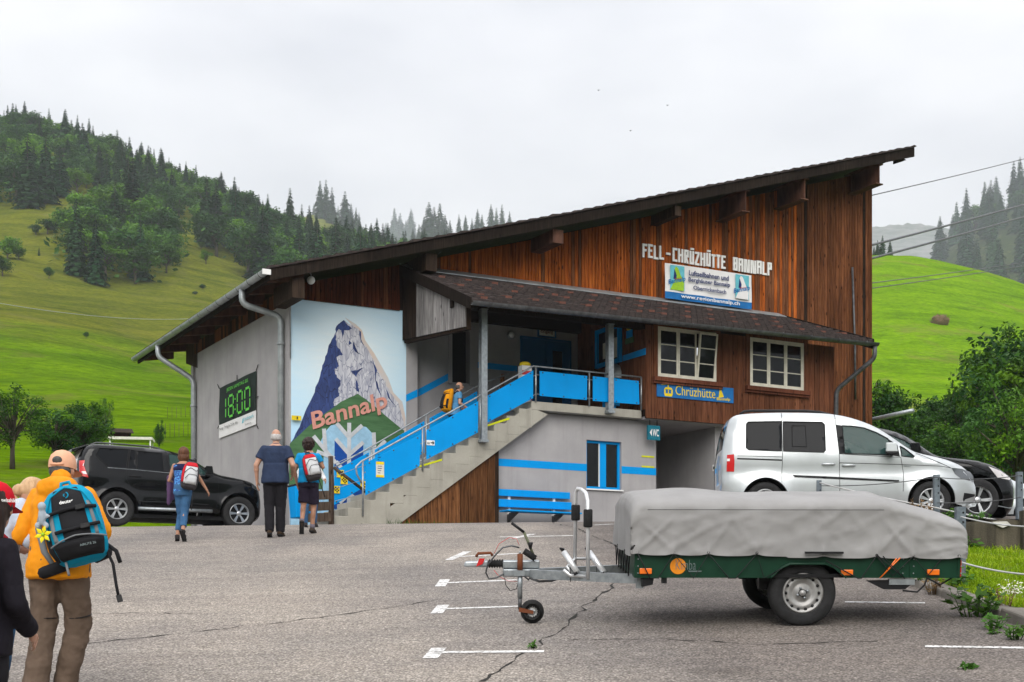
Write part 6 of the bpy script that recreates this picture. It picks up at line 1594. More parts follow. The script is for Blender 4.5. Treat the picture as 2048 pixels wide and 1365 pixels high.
mb.build('lacing_cord', TR)
mb = MB(); mb.tube([(2.09, -.02, .0), (2.25, -.045, .175)], .006, M['orange'], 5); mb.tube([(2.12, -.02, .03), (2.22, -.045, .17)], .005, M['orange'], 5); mb.build('orange_cord', TR)

# drawbar, overrun hitch, jockey wheel, brake lever, bicycle rack (centre line of the trailer)
cy = TW / 2
zd = lambda X, Y: ((X - 1422) / 893, (747 - Y) / 893)
G = M['galv']
mb = MB()
for sg in (-1, 1):
    a = Vector((.1, cy + sg * .52, -.03)); c = Vector((-.86, cy + sg * .05, -.03)); s = (c - a).normalized().cross(Vector((0, 0, 1))) * .025
    mb.hexa([a - s - Vector((0, 0, .04)), a + s - Vector((0, 0, .04)), c + s - Vector((0, 0, .04)), c - s - Vector((0, 0, .04)), a - s + Vector((0, 0, .04)), a + s + Vector((0, 0, .04)), c + s + Vector((0, 0, .04)), c - s + Vector((0, 0, .04))], G)
mb.build('drawbar', TR)
mb = MB(); mb.bx(-1.11, -.78, cy - .06, cy + .06, -.055, .015, G); mb.bx(-1.11, -.78, cy - .045, cy + .045, .02, .09, G); mb.build('overrun_housing', TR, bevel=.01)
mb = MB(); pts = []; rs = []
for k in range(13): pts.append((-1.24 + k * .0115, cy, .06)); rs.append(.042 if k % 2 else .028)
mb.tube(pts, rs, M['rubber'], 12); mb.build('bellows', TR)
mb = MB(); mb.hexa([(-1.46, cy - .03, .03), (-1.24, cy - .035, .03), (-1.24, cy + .035, .03), (-1.46, cy + .03, .03), (-1.45, cy - .025, .08), (-1.24, cy - .03, .09), (-1.24, cy + .03, .09), (-1.45, cy + .025, .08)], G); o = mb.build('coupling', TR, bevel=.015)
mb = MB(); mb.hexa([(-1.35, cy - .05, .035), (-1.29, cy - .05, .06), (-1.29, cy - .036, .06), (-1.35, cy - .036, .035), (-1.32, cy - .05, .11), (-1.27, cy - .05, .11), (-1.27, cy - .036, .11), (-1.32, cy - .036, .11)], M['red']); mb.build('safety_catch', o)
mb = MB(); mb.tube([(-1.35, cy, .12), (-1.33, cy, .15), (-1.22, cy, .155), (-1.2, cy, .13)], .014, M['rust'], 7); mb.build('coupling_handle', o)
mb = MB(); mb.tube([zd(600, 640) and (zd(690, 630)[0], cy - .05, .1), (zd(600, 440)[0], cy - .05, zd(0, 440)[1])], .014, mat('olive lever', (.12, .13, .08), .6), 6); mb.tube([(zd(600, 440)[0], cy - .05, zd(0, 440)[1]), (zd(500, 365)[0], cy - .05, zd(0, 365)[1])], .013, M['black'], 8); mb.tube([(zd(690, 630)[0], cy - .06, .11), (zd(600, 580)[0], cy - .06, .18)], .03, M['rubber'], 10); mb.tube([(zd(650, 560)[0], cy - .06, .2), (zd(650, 515)[0], cy - .06, .255)], [.012, .025], M['black'], 8); mb.build('brake_lever', TR)
jx = -.957; jz = -.42 - .045 + .105
mb = MB(); mb.tube([(jx, cy - .1, .0), (jx, cy - .1, .155)], .026, M['rust'], 10); mb.tube([(jx, cy - .1, .155), (jx, cy - .1, .18)], .008, G, 6); mb.tube([(jx, cy - .1, 0), (jx, cy - .1, -.24)], .023, G, 10); mb.tube([(jx, cy - .1, -.24), (jx, cy - .1, jz + .02)], .018, M['zinc_dark'], 10); mb.bx(jx - .06, jx + .04, cy - .14, cy - .06, -.04, .01, G); jk = mb.build('jockey_post', TR)
mb = MB()
for sg in (-1, 1): mb.hexa([(jx - .01, cy - .1 + sg * .035, jz + .0), (jx + .12, cy - .1 + sg * .035, jz - .02), (jx + .12, cy - .1 + sg * .04, jz - .02), (jx - .01, cy - .1 + sg * .04, jz + .0), (jx - .01, cy - .1 + sg * .035, jz + .04), (jx + .12, cy - .1 + sg * .035, jz + .01), (jx + .12, cy - .1 + sg * .04, jz + .01), (jx - .01, cy - .1 + sg * .04, jz + .04)], M['rust'])
mb.build('wheel_fork', jk)
jw = wheel(TR, jx + .11, cy - .1, jz, .105, .06, .07, 0, -1, steel=True)
mb = MB()
def cab(p, r=.006, m_='zinc_dark'): mb.tube([(a[0], cy - .08, a[1]) for a in [zd(*k) for k in p]], r, M[m_], 6)
cab([(560, 560), (500, 545), (430, 560), (370, 620), (310, 700), (295, 760), (320, 810), (380, 800), (440, 770)], .0085); cab([(445, 800), (455, 860), (490, 905), (540, 890), (550, 850)], .004, 'black'); cab([(360, 610), (400, 530), (480, 480), (540, 490), (560, 540)], .0025, 'red'); cab([(640, 800), (720, 830), (820, 825), (910, 795)], .012); cab([(360, 740), (400, 790), (470, 825), (560, 830)], .0025, 'red'); cab([(580, 770), (640, 820)], .008)
mb.build('cable', TR)
alu = mat('white aluminium tube', (.72, .73, .74), .3, .5, c2=(.6, .61, .62), scale=8)
mb = MB(); yf, yk = cy - .32, cy + .06
top_z = zd(0, 95)[1]
mb.tube([(-.46, yk, .0), (-.455, yk, top_z - .04), (-.44, yk - .03, top_z), (-.41, yk - .1, top_z - .005), (-.385, yf + .06, top_z - .03), (-.375, yf, top_z - .09), (-.365, yf, -.05)], .017, alu, 10)
mb.tube([(-.5, cy - .28, .0), (-.55, cy - .28, .05), (-.46, yk, .1), (-.3, yk, .1)], .013, alu, 8); mb.tube([(-.58, cy - .3, .03), (-.52, cy - .3, -.02), (-.36, cy - .3, -.03)], .015, alu, 8); rack = mb.build('bicycle_rack', TR)
for (x, yy, z0, z1) in ((-.455, yk, zd(0, 350)[1], zd(0, 225)[1]), (-.37, yf, zd(0, 385)[1] , zd(0, 245)[1])):
    mb = MB(); mb.tube([(x, yy, z0), (x, yy, z0 + .01), (x, yy, z1 - .01), (x, yy, z1)], [.034, .04, .04, .034], M['rubber'], 12); mb.build('foam_pad', rack)
for X0, X1 in ((910, 1010), (1110, 1220)):
    a, c = zd(X0, 585), zd(X1, 735); mb = MB(); mb.tube([(a[0], cy - .22, a[1]), (c[0], cy - .34, c[1])], .026, alu, 10); mb.tube([(a[0] - .01, cy - .22, a[1] + .01), (a[0] - .03, cy - .22, a[1] + .03), (a[0] + .0, cy - .2, a[1] + .02)], .012, M['black'], 6); mb.tube([(c[0], cy - .35, c[1]), (c[0] - .03, cy - .35, c[1] - .02)], .014, M['black'], 6); mb.tube([((a[0] + c[0]) / 2 - .0, cy - .3, a[1] - .08), ((a[0] + c[0]) / 2 - .0, cy - .3, a[1] - .26)], .003, M['black'], 4); mb.build('wheel_tray', rack)
# put the trailer's wheel exactly on the road
dg = bpy.context.evaluated_depsgraph_get(); dg.update()
Wm = TR.matrix_basis; wp_ = Wm @ Vector((wxl, -.08, wzl - wR)); TR.location.z += ground(wp_.x, wp_.y) - wp_.z

# ------------------------------------------------------------------ people
def skinmat(name, c):
    m, t, b = nodes(name); b.inputs['Roughness'].default_value = .5; b.inputs['Subsurface Weight'].default_value = .08; b.inputs['Subsurface Radius'].default_value = (.02, .008, .004)
    f = noise_n(t, coords(t), 18, 4); t.links.new(ramp(t, f, [(.3, tuple(x * .82 for x in c)), (.7, c)]), b.inputs['Base Color']); return m
def cloth(name, c, c2=None, bs=28, rough=.85, sc=7):
    return mat(name, c, rough, c2=c2 or tuple(x * .78 for x in c), scale=sc, bmp=.8, bscale=bs, spec=.12)
M['skin'] = skinmat('skin', (.50, .27, .18)); M['skin_tan'] = skinmat('tanned skin', (.40, .20, .12))
M['eye'] = plain('eye', (.03, .02, .015), .2); M['lip'] = plain('lip', (.35, .12, .10), .5)
M['hair_brown'] = mat('brown hair', (.16, .065, .032), .5, c2=(.05, .02, .01), scale=16, stretch=(3, 3, .4), bmp=.6, bscale=50)
M['hair_dark'] = mat('dark hair', (.035, .017, .012), .5, c2=(.01, .006, .005), scale=16, stretch=(3, 3, .4), bmp=.6, bscale=50)
M['hair_grey'] = mat('grey hair', (.55, .53, .51), .6, c2=(.32, .3, .29), scale=30, bmp=.5, bscale=90); M['hair_darkgrey'] = mat('dark grey hair', (.10, .095, .09), .6, c2=(.03, .03, .03), scale=30, bmp=.5, bscale=90)
M['hair_blond'] = mat('blond hair', (.62, .42, .24), .5, c2=(.40, .25, .13), scale=18, stretch=(3, 3, .5), bmp=.5, bscale=60)

def remesh(mb, voxel, m_, name, smooth=3, folds=0, fs=(13, 13, 8), seed=0, extra=None):
    me = mb.mesh('tmp'); o = bpy.data.objects.new('tmp', me); COL.objects.link(o)
    r = o.modifiers.new('r', 'REMESH'); r.mode = 'VOXEL'; r.voxel_size = voxel
    if smooth: s = o.modifiers.new('s', 'SMOOTH'); s.factor = .5; s.iterations = smooth
    dg = bpy.context.evaluated_depsgraph_get()
    res = bpy.data.meshes.new_from_object(o.evaluated_get(dg)); bpy.data.objects.remove(o); bpy.data.meshes.remove(me)
    n = len(res.vertices)
    if folds:
        co = np.empty(n * 3); res.vertices.foreach_get('co', co); co = co.reshape(-1, 3)
        no = np.empty(n * 3); res.vertices.foreach_get('normal', no); no = no.reshape(-1, 3)
        d = np.array([noise.noise((c[0] * fs[0] + seed, c[1] * fs[1], c[2] * fs[2] + c[0] * 6)) + .6 * abs(noise.noise((c[0] * fs[0] * 2 + seed, c[1] * fs[1] * 2, c[2] * fs[2] * 2.4))) for c in co])
        co += no * (d * folds)[:, None]; res.vertices.foreach_set('co', co.ravel())
    res.materials.clear(); res.materials.append(m_)
    res.polygons.foreach_set('material_index', [0] * len(res.polygons)); res.polygons.foreach_set('use_smooth', [True] * len(res.polygons))
    res.name = name
    if extra and extra.v:
        o = MB(); o.v = [tuple(v.co) for v in res.vertices]; o.f = [list(p.vertices) for p in res.polygons]; o.m = [0] * len(o.f); o.s = [True] * len(o.f); o.mats = [m_]
        k = len(o.v); o.v += extra.v
        for f, mi, s in zip(extra.f, extra.m, extra.s): o.f.append([i + k for i in f]); o.m.append(o.mi(extra.mats[mi])); o.s.append(s)
        bpy.data.meshes.remove(res); res = o.mesh(name)
    return res

BASE = dict(pel=(0, 0, .95), chest=(0, 0, 1.28), neck=(0, 0, 1.46), head=(0, .03, 1.62),
            sL=(-.165, 0, 1.395), eL=(-.24, -.03, 1.13), wL=(-.26, .03, .88), sR=(.165, 0, 1.395), eR=(.24, -.03, 1.13), wR=(.26, .03, .88),
            hL=(-.09, 0, .92), kL=(-.10, .03, .50), aL=(-.10, -.02, .09), tL=(-.12, .13, .03), hR=(.09, 0, .92), kR=(.10, .03, .50), aR=(.10, -.02, .09), tR=(.12, .13, .03))

def person(loc, H, rz, label, pose=None, lean=0., bulk=1., skin='skin', shirt=None, pants=None, shoes=None, hair=None, cap=None, group='walkers on the car park', vox=.011, headturn=0., headtilt=0., grip=.5):
    k = H / 1.75; root = empty('person', loc, rz, label, 'person', group)
    def lz(p):    # lean everything above the hips forward (+y)
        p = Vector(p); h = max(0, p.z - .95); return Vector((p.x, p.y + h * lean, p.z - h * lean * lean * .35))
    J = {}
    for n_, v in BASE.items():
        v = Vector(v)
        if n_[0] in 'sewn' or n_ in ('chest', 'head', 'neck'): v = lz(v)
        J[n_] = v
    for n_, v in (pose or {}).items(): J[n_] = Vector(v)
    J = {a: v * k for a, v in J.items()}
    b = bulk; S = M[skin]
    def ring(z, rx, ry, dy=0): p = lz((0, dy, z)); return (p * k, rx * k * b, ry * k * b)
    def torso(mb, m_, off, z0=.84, z1=1.475):
        R_ = [(.82, .165, .125, -.01), (.90, .172, .13, -.01), (1.0, .16, .118, 0), (1.1, .15, .108, .005), (1.22, .168, .118, 0), (1.33, .188, .118, -.005), (1.405, .182, .098, -.01), (1.45, .11, .075, -.005), (1.49, .062, .06, .0)]
        R_ = [r for r in R_ if z0 <= r[0] <= z1]
        mb.loft([ring(z, rx + off, ry + off, dy) for z, rx, ry, dy in R_], m_, 22)
    # ---- body
    mb = MB(); torso(mb, S, -.006, .84, 1.5)
    nk = J['neck']; hd = J['head']
    mb.cap(nk - Vector((0, 0, .05 * k)), hd - Vector((0, .0, .06 * k)), .058 * k, .054 * k, S)
    hr_m = Matrix.Rotation(headturn, 3, 'Z') @ Matrix.Rotation(-headtilt, 3, 'X')
    H_ = lambda x, y, z: hd + hr_m @ (Vector((x, y, z)) * k)
    mb.ell(hd, (.076 * k, .094 * k, .108 * k), S, 16, 12, hr_m); mb.ell(H_(0, .03, -.055), (.056 * k, .062 * k, .062 * k), S, 12, 8, hr_m)
    mb.cap(H_(0, .09, .005), H_(0, .108, -.028), .011 * k, .016 * k, S)
    for sg in (-1, 1): mb.ell(H_(sg * .078, -.005, -.012), (.012 * k, .022 * k, .034 * k), S, 10, 6, hr_m)
    for s in 'LR':
        mb.cap(J['s' + s], J['e' + s], .050 * k * b, .040 * k * b, S); mb.cap(J['e' + s], J['w' + s], .041 * k * b, .027 * k, S)
        mid = J['e' + s].lerp(J['w' + s], .28); mb.ell(mid, (.043 * k * b,) * 3, S, 10, 6)
        mb.cap(J['h' + s], J['k' + s], .085 * k * b, .056 * k, S); mb.cap(J['k' + s], J['a' + s], .053 * k, .036 * k, S)
        calf = J['k' + s].lerp(J['a' + s], .32) + Vector((0, -.018 * k, 0)); q_ = .9 * b if not pants or pants.get('len', 1) < .5 else .72 * b; mb.ell(calf, (.054 * k * q_, .056 * k * q_, .11 * k), S, 12, 8)
        mb.cap(J['a' + s] - Vector((0, .02 * k, .03 * k)), J['t' + s], .036 * k, .026 * k, S)
    ex = MB()
    for s, sg in (('L', -1), ('R', 1)):
        w_ = J['w' + s]; d = (w_ - J['e' + s]).normalized(); pn = Vector((sg, 0, 0)); pn = (pn - d * pn.dot(d)).normalized(); side = d.cross(pn).normalized()
        if side.y < 0: side = -side
        pc = w_ + d * .05 * k
        mb.ell(pc, (.017 * k, .04 * k, .052 * k), S, 10, 6, Matrix((pn, side, d)).transposed()); mb.cap(w_, pc, .026 * k, .024 * k, S)
        for q, ln in zip((-1.5, -.5, .5, 1.5), (.066, .078, .084, .074)):
            p0 = pc + side * q * .0185 * k + d * .036 * k; bend = -pn * grip
            p1 = p0 + (d + bend * .35).normalized() * ln * .45 * k; p2 = p1 + (d + bend * 1.0).normalized() * ln * .3 * k; p3 = p2 + (d + bend * 1.9).normalized() * ln * .28 * k
            ex.tube([p0, p1, p2, p3], [.0092 * k, .009 * k, .0082 * k, .0062 * k], S, 7)
        th = pc + side * .03 * k - d * .02 * k; ex.tube([th, th + (side * .7 + d * .5 - pn * .4).normalized() * .036 * k, th + (side * .35 + d * .9 - pn * .5).normalized() * .07 * k], [.012 * k, .0105 * k, .008 * k], S, 7)
    for sg in (-1, 1): ex.ell(H_(sg * .03, .084, .012), (.011 * k, .008 * k, .008 * k), M['eye'], 8, 6)
    ex.ell(H_(0, .089, -.062), (.02 * k, .007 * k, .006 * k), M['lip'], 8, 4)
    link('body', remesh(mb, vox * k, S, 'body', 4, extra=ex), root)
    # ---- shirt or jacket
    if shirt:
        m_ = shirt['mat']; mb = MB(); off = shirt.get('off', .014); sl = shirt.get('sleeve', .45); lo = shirt.get('hem', .84)
        torso(mb, m_, off, lo, shirt.get('top', 1.46)); mb.loft([ring(z, rx + off + .012, ry + off + .014, -.006) for z, rx, ry in ((lo + .015, .17, .13), (.93, .17, .128), (1.05, .155, .113), (1.15, .15, .107))], m_, 22)
        for s in 'LR':
            a, e, w_ = J['s' + s], J['e' + s], J['w' + s]; r0 = (.05 + off * .7) * k * b; r1 = (.046 + off * .8) * k * b
            if sl <= 0: continue
            if sl < .6: mb.cap(a, a.lerp(e, sl / .5 * .66 if sl <= .5 else .8), r0, r1 + .008 * k, m_, flat1=True)
            else: mb.cap(a, e, r0, r1, m_); mb.cap(e, e.lerp(w_, sl), r1, (.034 + off * .8) * k * b, m_, flat1=True)
            mb.ell(a, (r0, r0, r0 * .95), m_, 12, 8)
        if shirt.get('collar'): mb.cap(nk - Vector((0, .0, .02 * k)), nk + Vector((0, .006, .035 * k)), .068 * k, .064 * k, m_, flat1=True)
        if shirt.get('hood'): p = lz((0, -.10, 1.44)) * k; mb.ell(p, (.15 * k, .075 * k, .085 * k), m_, 16, 10); mb.cap(nk - Vector((0, 0, .02)), nk + Vector((0, .0, .05 * k)), .085 * k, .08 * k, m_)
        link(shirt.get('name', 'shirt'), remesh(mb, .0105 * k, m_, 'shirt', 3, shirt.get('folds', .007), seed=rnd.random() * 50), root)
        if shirt.get('band'):
            mb = MB(); bm_ = shirt['band']; mb.loft([ring(z, rx + off + .004, ry + off + .004, dy) for z, rx, ry, dy in ((1.3, .182, .118, -.005), (1.34, .188, .118, -.005), (1.40, .155, .098, -.01), (1.42, .15, .095, -.01))], bm_, 22); mb.build('yoke', root)
    # ---- trousers
    if pants:
        m_ = pants['mat']; mb = MB(); off = pants.get('off', .014); ln = pants.get('len', 1.0); w1 = pants.get('cuff', .058)
        mb.loft([(Vector((0, -.01, z)) * k, (rx + off) * k * b, (ry + off) * k * b) for z, rx, ry in ((.83, .14, .115), (.88, .170, .13), (.94, .172, .128), (1.0, .162, .116), (1.04, .155, .112))], m_, 22)
        for s in 'LR':
            h_, kn, an = J['h' + s], J['k' + s], J['a' + s]
            if ln < .5: mb.cap(h_, h_.lerp(kn, ln * 2), (.088 + off) * k * b, (.075 + off * 1.4) * k * b, m_, flat1=True)
            else: mb.cap(h_, kn, (.088 + off) * k * b, (.062 + off) * k * b, m_); mb.cap(kn, kn.lerp(an, (ln - .5) * 2), (.061 + off) * k * b, w1 * k * b, m_, flat1=True)
        pt_ = link('trousers', remesh(mb, .0105 * k, m_, 'trousers', 3, pants.get('folds', .008), (12, 12, 12), seed=rnd.random() * 50), root)
        if pants.get('zip'):
            mb = MB()
            for s in 'LR':
                c = J['h' + s].lerp(J['k' + s], .86); d = (J['k' + s] - J['h' + s]).normalized(); r_ = (.064 + off) * k * b; a = d.orthogonal().normalized(); q = d.cross(a)
                mb.tube([c + a * math.cos(g) * r_ + q * math.sin(g) * r_ for g in lin(0, 2 * math.pi, 24)], .004, M['black'], 5)
            mb.build('zip_seam', pt_)
    # ---- shoes
    if shoes:
        for s in 'LR':
            mb = MB(); an, to = J['a' + s], J['t' + s]; f = (to - an); f.z *= 1; u = f.normalized(); up = Vector((0, 0, 1)) - u * u.z; up.normalize()
            heel = an - u * .03 * k - up * .035 * k
            mb.cap(heel, to + u * .01 * k, .045 * k, .036 * k, shoes); mb.cap(an + up * .03 * k, an - up * .02 * k, .047 * k, .047 * k, shoes, flat0=True); mb.ell(an.lerp(to, .55), (.045 * k, .06 * k, .036 * k), shoes, 12, 8)
            me = remesh(mb, .009 * k, shoes, 'shoe', 3); so_ = link('shoe', me, root)
            m2 = MB(); sd_ = u.cross(up).normalized(); b0 = heel - u * .035 * k - up * .045 * k; b1 = to + u * .04 * k - up * .035 * k
            m2.hexa([b0 - sd_ * .036 * k, b0 + sd_ * .036 * k, b1 + sd_ * .04 * k, b1 - sd_ * .04 * k, b0 - sd_ * .038 * k + up * .022 * k, b0 + sd_ * .038 * k + up * .022 * k, b1 + sd_ * .042 * k + up * .02 * k, b1 - sd_ * .042 * k + up * .02 * k], M['rubber']); m2.build('sole', so_, bevel=.006)
    # ---- hair and caps
    if hair:
        m_, st = hair; mb = MB()
        if st == 'bob': mb.ell(H_(0, -.014, .022), (.102 * k, .108 * k, .112 * k), m_, 18, 12, hr_m); mb.ell(H_(0, -.035, -.065), (.106 * k, .085 * k, .105 * k), m_, 16, 10, hr_m)
        elif st == 'short': mb.ell(H_(0, -.012, .02), (.084 * k, .098 * k, .104 * k), m_, 18, 12, hr_m); mb.ell(H_(0, -.045, -.03), (.074 * k, .06 * k, .07 * k), m_, 14, 8, hr_m)
        elif st == 'curly':
            mb.ell(H_(0, -.014, .018), (.1 * k, .108 * k, .113 * k), m_, 18, 12, hr_m); mb.ell(H_(0, -.05, -.05), (.098 * k, .07 * k, .085 * k), m_, 14, 8, hr_m)
            for _ in range(60):
                v = Vector((rnd.gauss(0, 1), rnd.gauss(-.5, .8), rnd.gauss(.2, .8))).normalized(); mb.ell(H_(v.x * .1, -.018 + v.y * .1, .005 + v.z * .105), (.024 * k,) * 3, m_, 7, 5)
        elif st == 'rim':    # bald crown, hair round the back and sides
            for g in lin(math.pi * 1.02, math.pi * 1.98, 11): mb.ell(H_(.07 * math.cos(g), .086 * math.sin(g), -.022), (.022 * k, .02 * k, .052 * k), m_, 8, 6)
            mb.ell(H_(0, -.05, -.035), (.066 * k, .05 * k, .055 * k), m_, 14, 8, hr_m)
        elif st == 'undercap': mb.ell(H_(0, -.03, -.02), (.08 * k, .075 * k, .06 * k), m_, 18, 12, hr_m)
        elif st == 'bun': mb.ell(H_(0, -.012, .02), (.084 * k, .1 * k, .102 * k), m_, 18, 12, hr_m); mb.ell(H_(0, -.09, -.04), (.045 * k, .05 * k, .05 * k), m_, 12, 8, hr_m)
        elif st == 'long': mb.ell(H_(0, -.014, .015), (.09 * k, .1 * k, .106 * k), m_, 18, 12, hr_m); mb.cap(H_(0, -.05, -.02), H_(.01, -.085, -.20), .08 * k, .05 * k, m_)
        link('hair', remesh(mb, .009 * k, m_, 'hair', 2, .006, (24, 24, 7)), root)
    if cap:
        m_ = cap; mb = MB(); n = 22; prof = [(.098, -.01), (.101, .012), (.098, .045), (.084, .085), (.055, .112), (.02, .124), (0, .125)]
        mb.lathe([(r_ * k, z * k) for r_, z in prof], m_, 'z', (0, 0, 0), n); mb.lathe([(.096 * k, -.01 * k), (.094 * k, .04 * k), (.08 * k, .08 * k), (0, .118 * k)], m_, 'z', (0, 0, 0), n)
        mb.v = [tuple(H_(0, .004, .012) + hr_m @ Vector((x * .93, y * 1.06, z))) for x, y, z in mb.v]; cp = mb.build('cap', root)
        mb = MB(); vs = []
        for j in range(2):
            for i in range(9):
                g = math.pi * (.14 + .72 * i / 8); r_ = .1 if j == 0 else .1 + .075 * math.sin(g); vs.append(H_(r_ * math.cos(g) * .93, .004 + r_ * math.sin(g) * 1.06, .004 - .02 * j))
        mb.add(vs, [(i, i + 1, 10 + i, 9 + i) for i in range(8)], m_, True); mb.add([v + Vector((0, 0, .004)) for v in vs], [(9 + i, 10 + i, i + 1, i) for i in range(8)], m_, True); mb.build('peak', cp)
        mb = MB(); mb.ell(H_(0, -.096, .045), (.035 * k, .012 * k, .028 * k), M['hair_darkgrey'], 12, 8); mb.build('opening', cp); mb = MB(); mb.tube([H_(-.045, -.093, .018), H_(0, -.106, .014), H_(.045, -.093, .018)], .008 * k, m_, 6); mb.build('strap', cp)
    return root, J, H_, lz, k

def backpack(name, loc, rz, tilt, w_, d, h, label, mats, style='day', roll=0.):
    """back panel at y=0, the pack bulges towards -y"""
    r = empty(name, loc, 0, label, 'backpack'); r.rotation_euler = (tilt, roll, rz)
    main, acc, pock = mats; mb = MB(); rings = []
    for z, fx_, fy in ((0, .62, .55), (.05, .86, .82), (.18, .98, 1), (.4, 1, 1), (.62, .96, .92), (.82, .84, .74), (.93, .64, .54), (1, .36, .3)):
        rings.append(((0, -d * .5 * fy, z * h), w_ / 2 * fx_, d / 2 * fy))
    mb.loft(rings, main, 24); link('body', remesh(mb, .012, main, 'pack_body', 3, .006, (12, 12, 8), rnd.random() * 9), r)
    return r, main, acc, pock
def pk_shell(r, name, ang0, ang1, z0, z1, w_, d, h, mat_, off, nz_=10, na=12, inset=0):
    """a panel lying on the pack's curved outside between two angles (270 deg = straight back)"""
    def prof(z):
        zs_ = [0, .05, .18, .4, .62, .82, .93, 1]; a = [.62, .86, .98, 1, .96, .84, .64, .36]; b_ = [.55, .82, 1, 1, .92, .74, .54, .3]
        return np.interp(z, zs_, a), np.interp(z, zs_, b_)
    vs = []
    for j in range(nz_ + 1):
        z = z0 + (z1 - z0) * j / nz_; fx_, fy = prof(z)
        for i in range(na + 1):
            g = R(ang0 + (ang1 - ang0) * i / na); c, s = math.cos(g), math.sin(g); q = .8
            bul = off * (.35 + .65 * min(1, 4 * min(j, nz_ - j) / nz_) * min(1, 4 * min(i, na - i) / na) + inset)
            vs.append(((w_ / 2 * fx_ + bul) * math.copysign(abs(c) ** q, c), -d * .5 * fy + (d / 2 * fy + bul) * math.copysign(abs(s) ** q, s), z * h))
    m = na + 1; mb = MB(); mb.add(vs, [(j * m + i, j * m + i + 1, (j + 1) * m + i + 1, (j + 1) * m + i) for j in range(nz_) for i in range(na)], mat_, True)
    o = mb.build(name, r); s = o.modifiers.new('t', 'SOLIDIFY'); s.thickness = .012; return o
def ptz(w_, d, h, ang, z, off=.0):
    zs_ = [0, .05, .18, .4, .62, .82, .93, 1]; fx_ = np.interp(z, zs_, [.62, .86, .98, 1, .96, .84, .64, .36]); fy = np.interp(z, zs_, [.55, .82, 1, 1, .92, .74, .54, .3]); g = R(ang); c, s = math.cos(g), math.sin(g)
    return Vector(((w_ / 2 * fx_ + off) * math.copysign(abs(c) ** .8, c), -d * .5 * fy + (d / 2 * fy + off) * math.copysign(abs(s) ** .8, s), z * h))
def ptube(r, name, pts, w_, d, h, rad, mat_, off=.012):
    mb = MB(); q = dens(pts, 6); 
    q = []
    for a, b_ in zip(pts[:-1], pts[1:]):
        for i in range(8): q.append((a[0] + (b_[0] - a[0]) * i / 8, a[1] + (b_[1] - a[1]) * i / 8))
    q.append(pts[-1]); mb.tube([ptz(w_, d, h, a, z, off) for a, z in q], rad, mat_, 6); return mb.build(name, r)

def foot(pxx, pyy): return gd(pxx, pyy)
C = lambda n_, *a, **k_: M.setdefault(n_, cloth(n_, *a, **k_))
# woman in the blue patterned top
def patterned():
    m, t, b = nodes('blue patterned fabric'); b.inputs['Roughness'].default_value = .8
    v = coords(t, (1, 1, 1)); f = noise_n(t, v, 45, 4, .7)
    t.links.new(ramp(t, f, [(.42, (.012, .03, .16)), (.5, (.02, .10, .42)), (.58, (.10, .38, .68))]), b.inputs['Base Color']); return m
M['patterned'] = patterned()
p = foot(366, 1083); kpx = F / p.y; Hh = (1083 - 893) / kpx
wA = person(p, Hh, 0, 'woman in blue patterned sleeveless top and rolled jeans walking uphill', dict(hL=(-.075, 0, .92), kL=(-.06, .10, .50), aL=(-.11, .02, .085), tL=(-.14, .16, .03), hR=(.075, 0, .92), kR=(.03, -.02, .52), aR=(.045, -.20, .16), tR=(.06, -.12, .03), eL=(-.26, .02, 1.12), wL=(-.20, .20, 1.08), eR=(.30, -.06, 1.18), wR=(.42, -.02, .98)),
    lean=.06, bulk=.9, skin='skin_tan', shirt=dict(mat=M['patterned'], sleeve=0, off=.012, folds=.004, name='top', band=C('navy jersey', (.02, .022, .07)), hem=.9, top=1.42), pants=dict(mat=C('blue denim', (.055, .14, .27), (.03, .08, .17)), len=.86, cuff=.066, off=.02), shoes=C('dark walking shoe', (.035, .03, .03)), hair=(M['hair_brown'], 'bob'), headturn=.1)
root, J, H_, lz, k = wA
q = Vector(p) + lz((.13, -.13, .93)) * k
w_, d, h = .27, .19, .46
gp = C('grey red pack', (.06, .055, .06)); redc = C('red pack cloth', (.52, .02, .03)); palec = C('pale grey pack cloth', (.56, .57, .58))
def daypack(loc, rz, tilt, roll, label, s=1.0):
    w_, d, h = .29 * s, .20 * s, .48 * s
    r, *_ = backpack('backpack', loc, rz, tilt, w_, d, h, label, (gp, redc, palec), roll=roll)
    pk_shell(r, 'side_panel', 212, 238, .2, .86, w_, d, h, redc, .016); pk_shell(r, 'front_pocket', 240, 322, .16, .78, w_, d, h, palec, .022); pk_shell(r, 'lower_pocket', 255, 318, .14, .46, w_, d, h, palec, .045); pk_shell(r, 'lid_panel', 225, 330, .78, .95, w_, d, h, redc, .014)
    ptube(r, 'zip', [(242, .5), (270, .72), (300, .62), (320, .7)], w_, d, h, .005, M['black'], .026); ptube(r, 'zip', [(256, .3), (270, .47), (300, .47), (318, .3)], w_, d, h, .005, M['black'], .048)
    mb = MB(); mb.tube([(-.04, -.03, h * .95), (-.03, -.02, h * 1.07), (.03, -.02, h * 1.07), (.04, -.03, h * .95)], .012, M['black'], 6); mb.build('handle', r)
    mb = MB(); mb.tube([(w_ * .25, -.02, .02), (w_ * .3, -.02, -.15), (w_ * .34, -.03, -.33)], .009, M['black'], 5); mb.build('loose_strap', r)
    return r
def shoulder_strap(root, pts, mat_, rad=.022, name='shoulder_strap'):
    mb = MB(); mb.tube(pts, rad, mat_, 8); return mb.build(name, root)
r = daypack(q, R(8), R(-6), R(8), 'red and pale grey daypack on the shoulder of the woman in jeans')
shoulder_strap(r, [(.0, .0, .42), (.02, .06, .55), (.02, .16, .56), (.02, .24, .42)], gp)
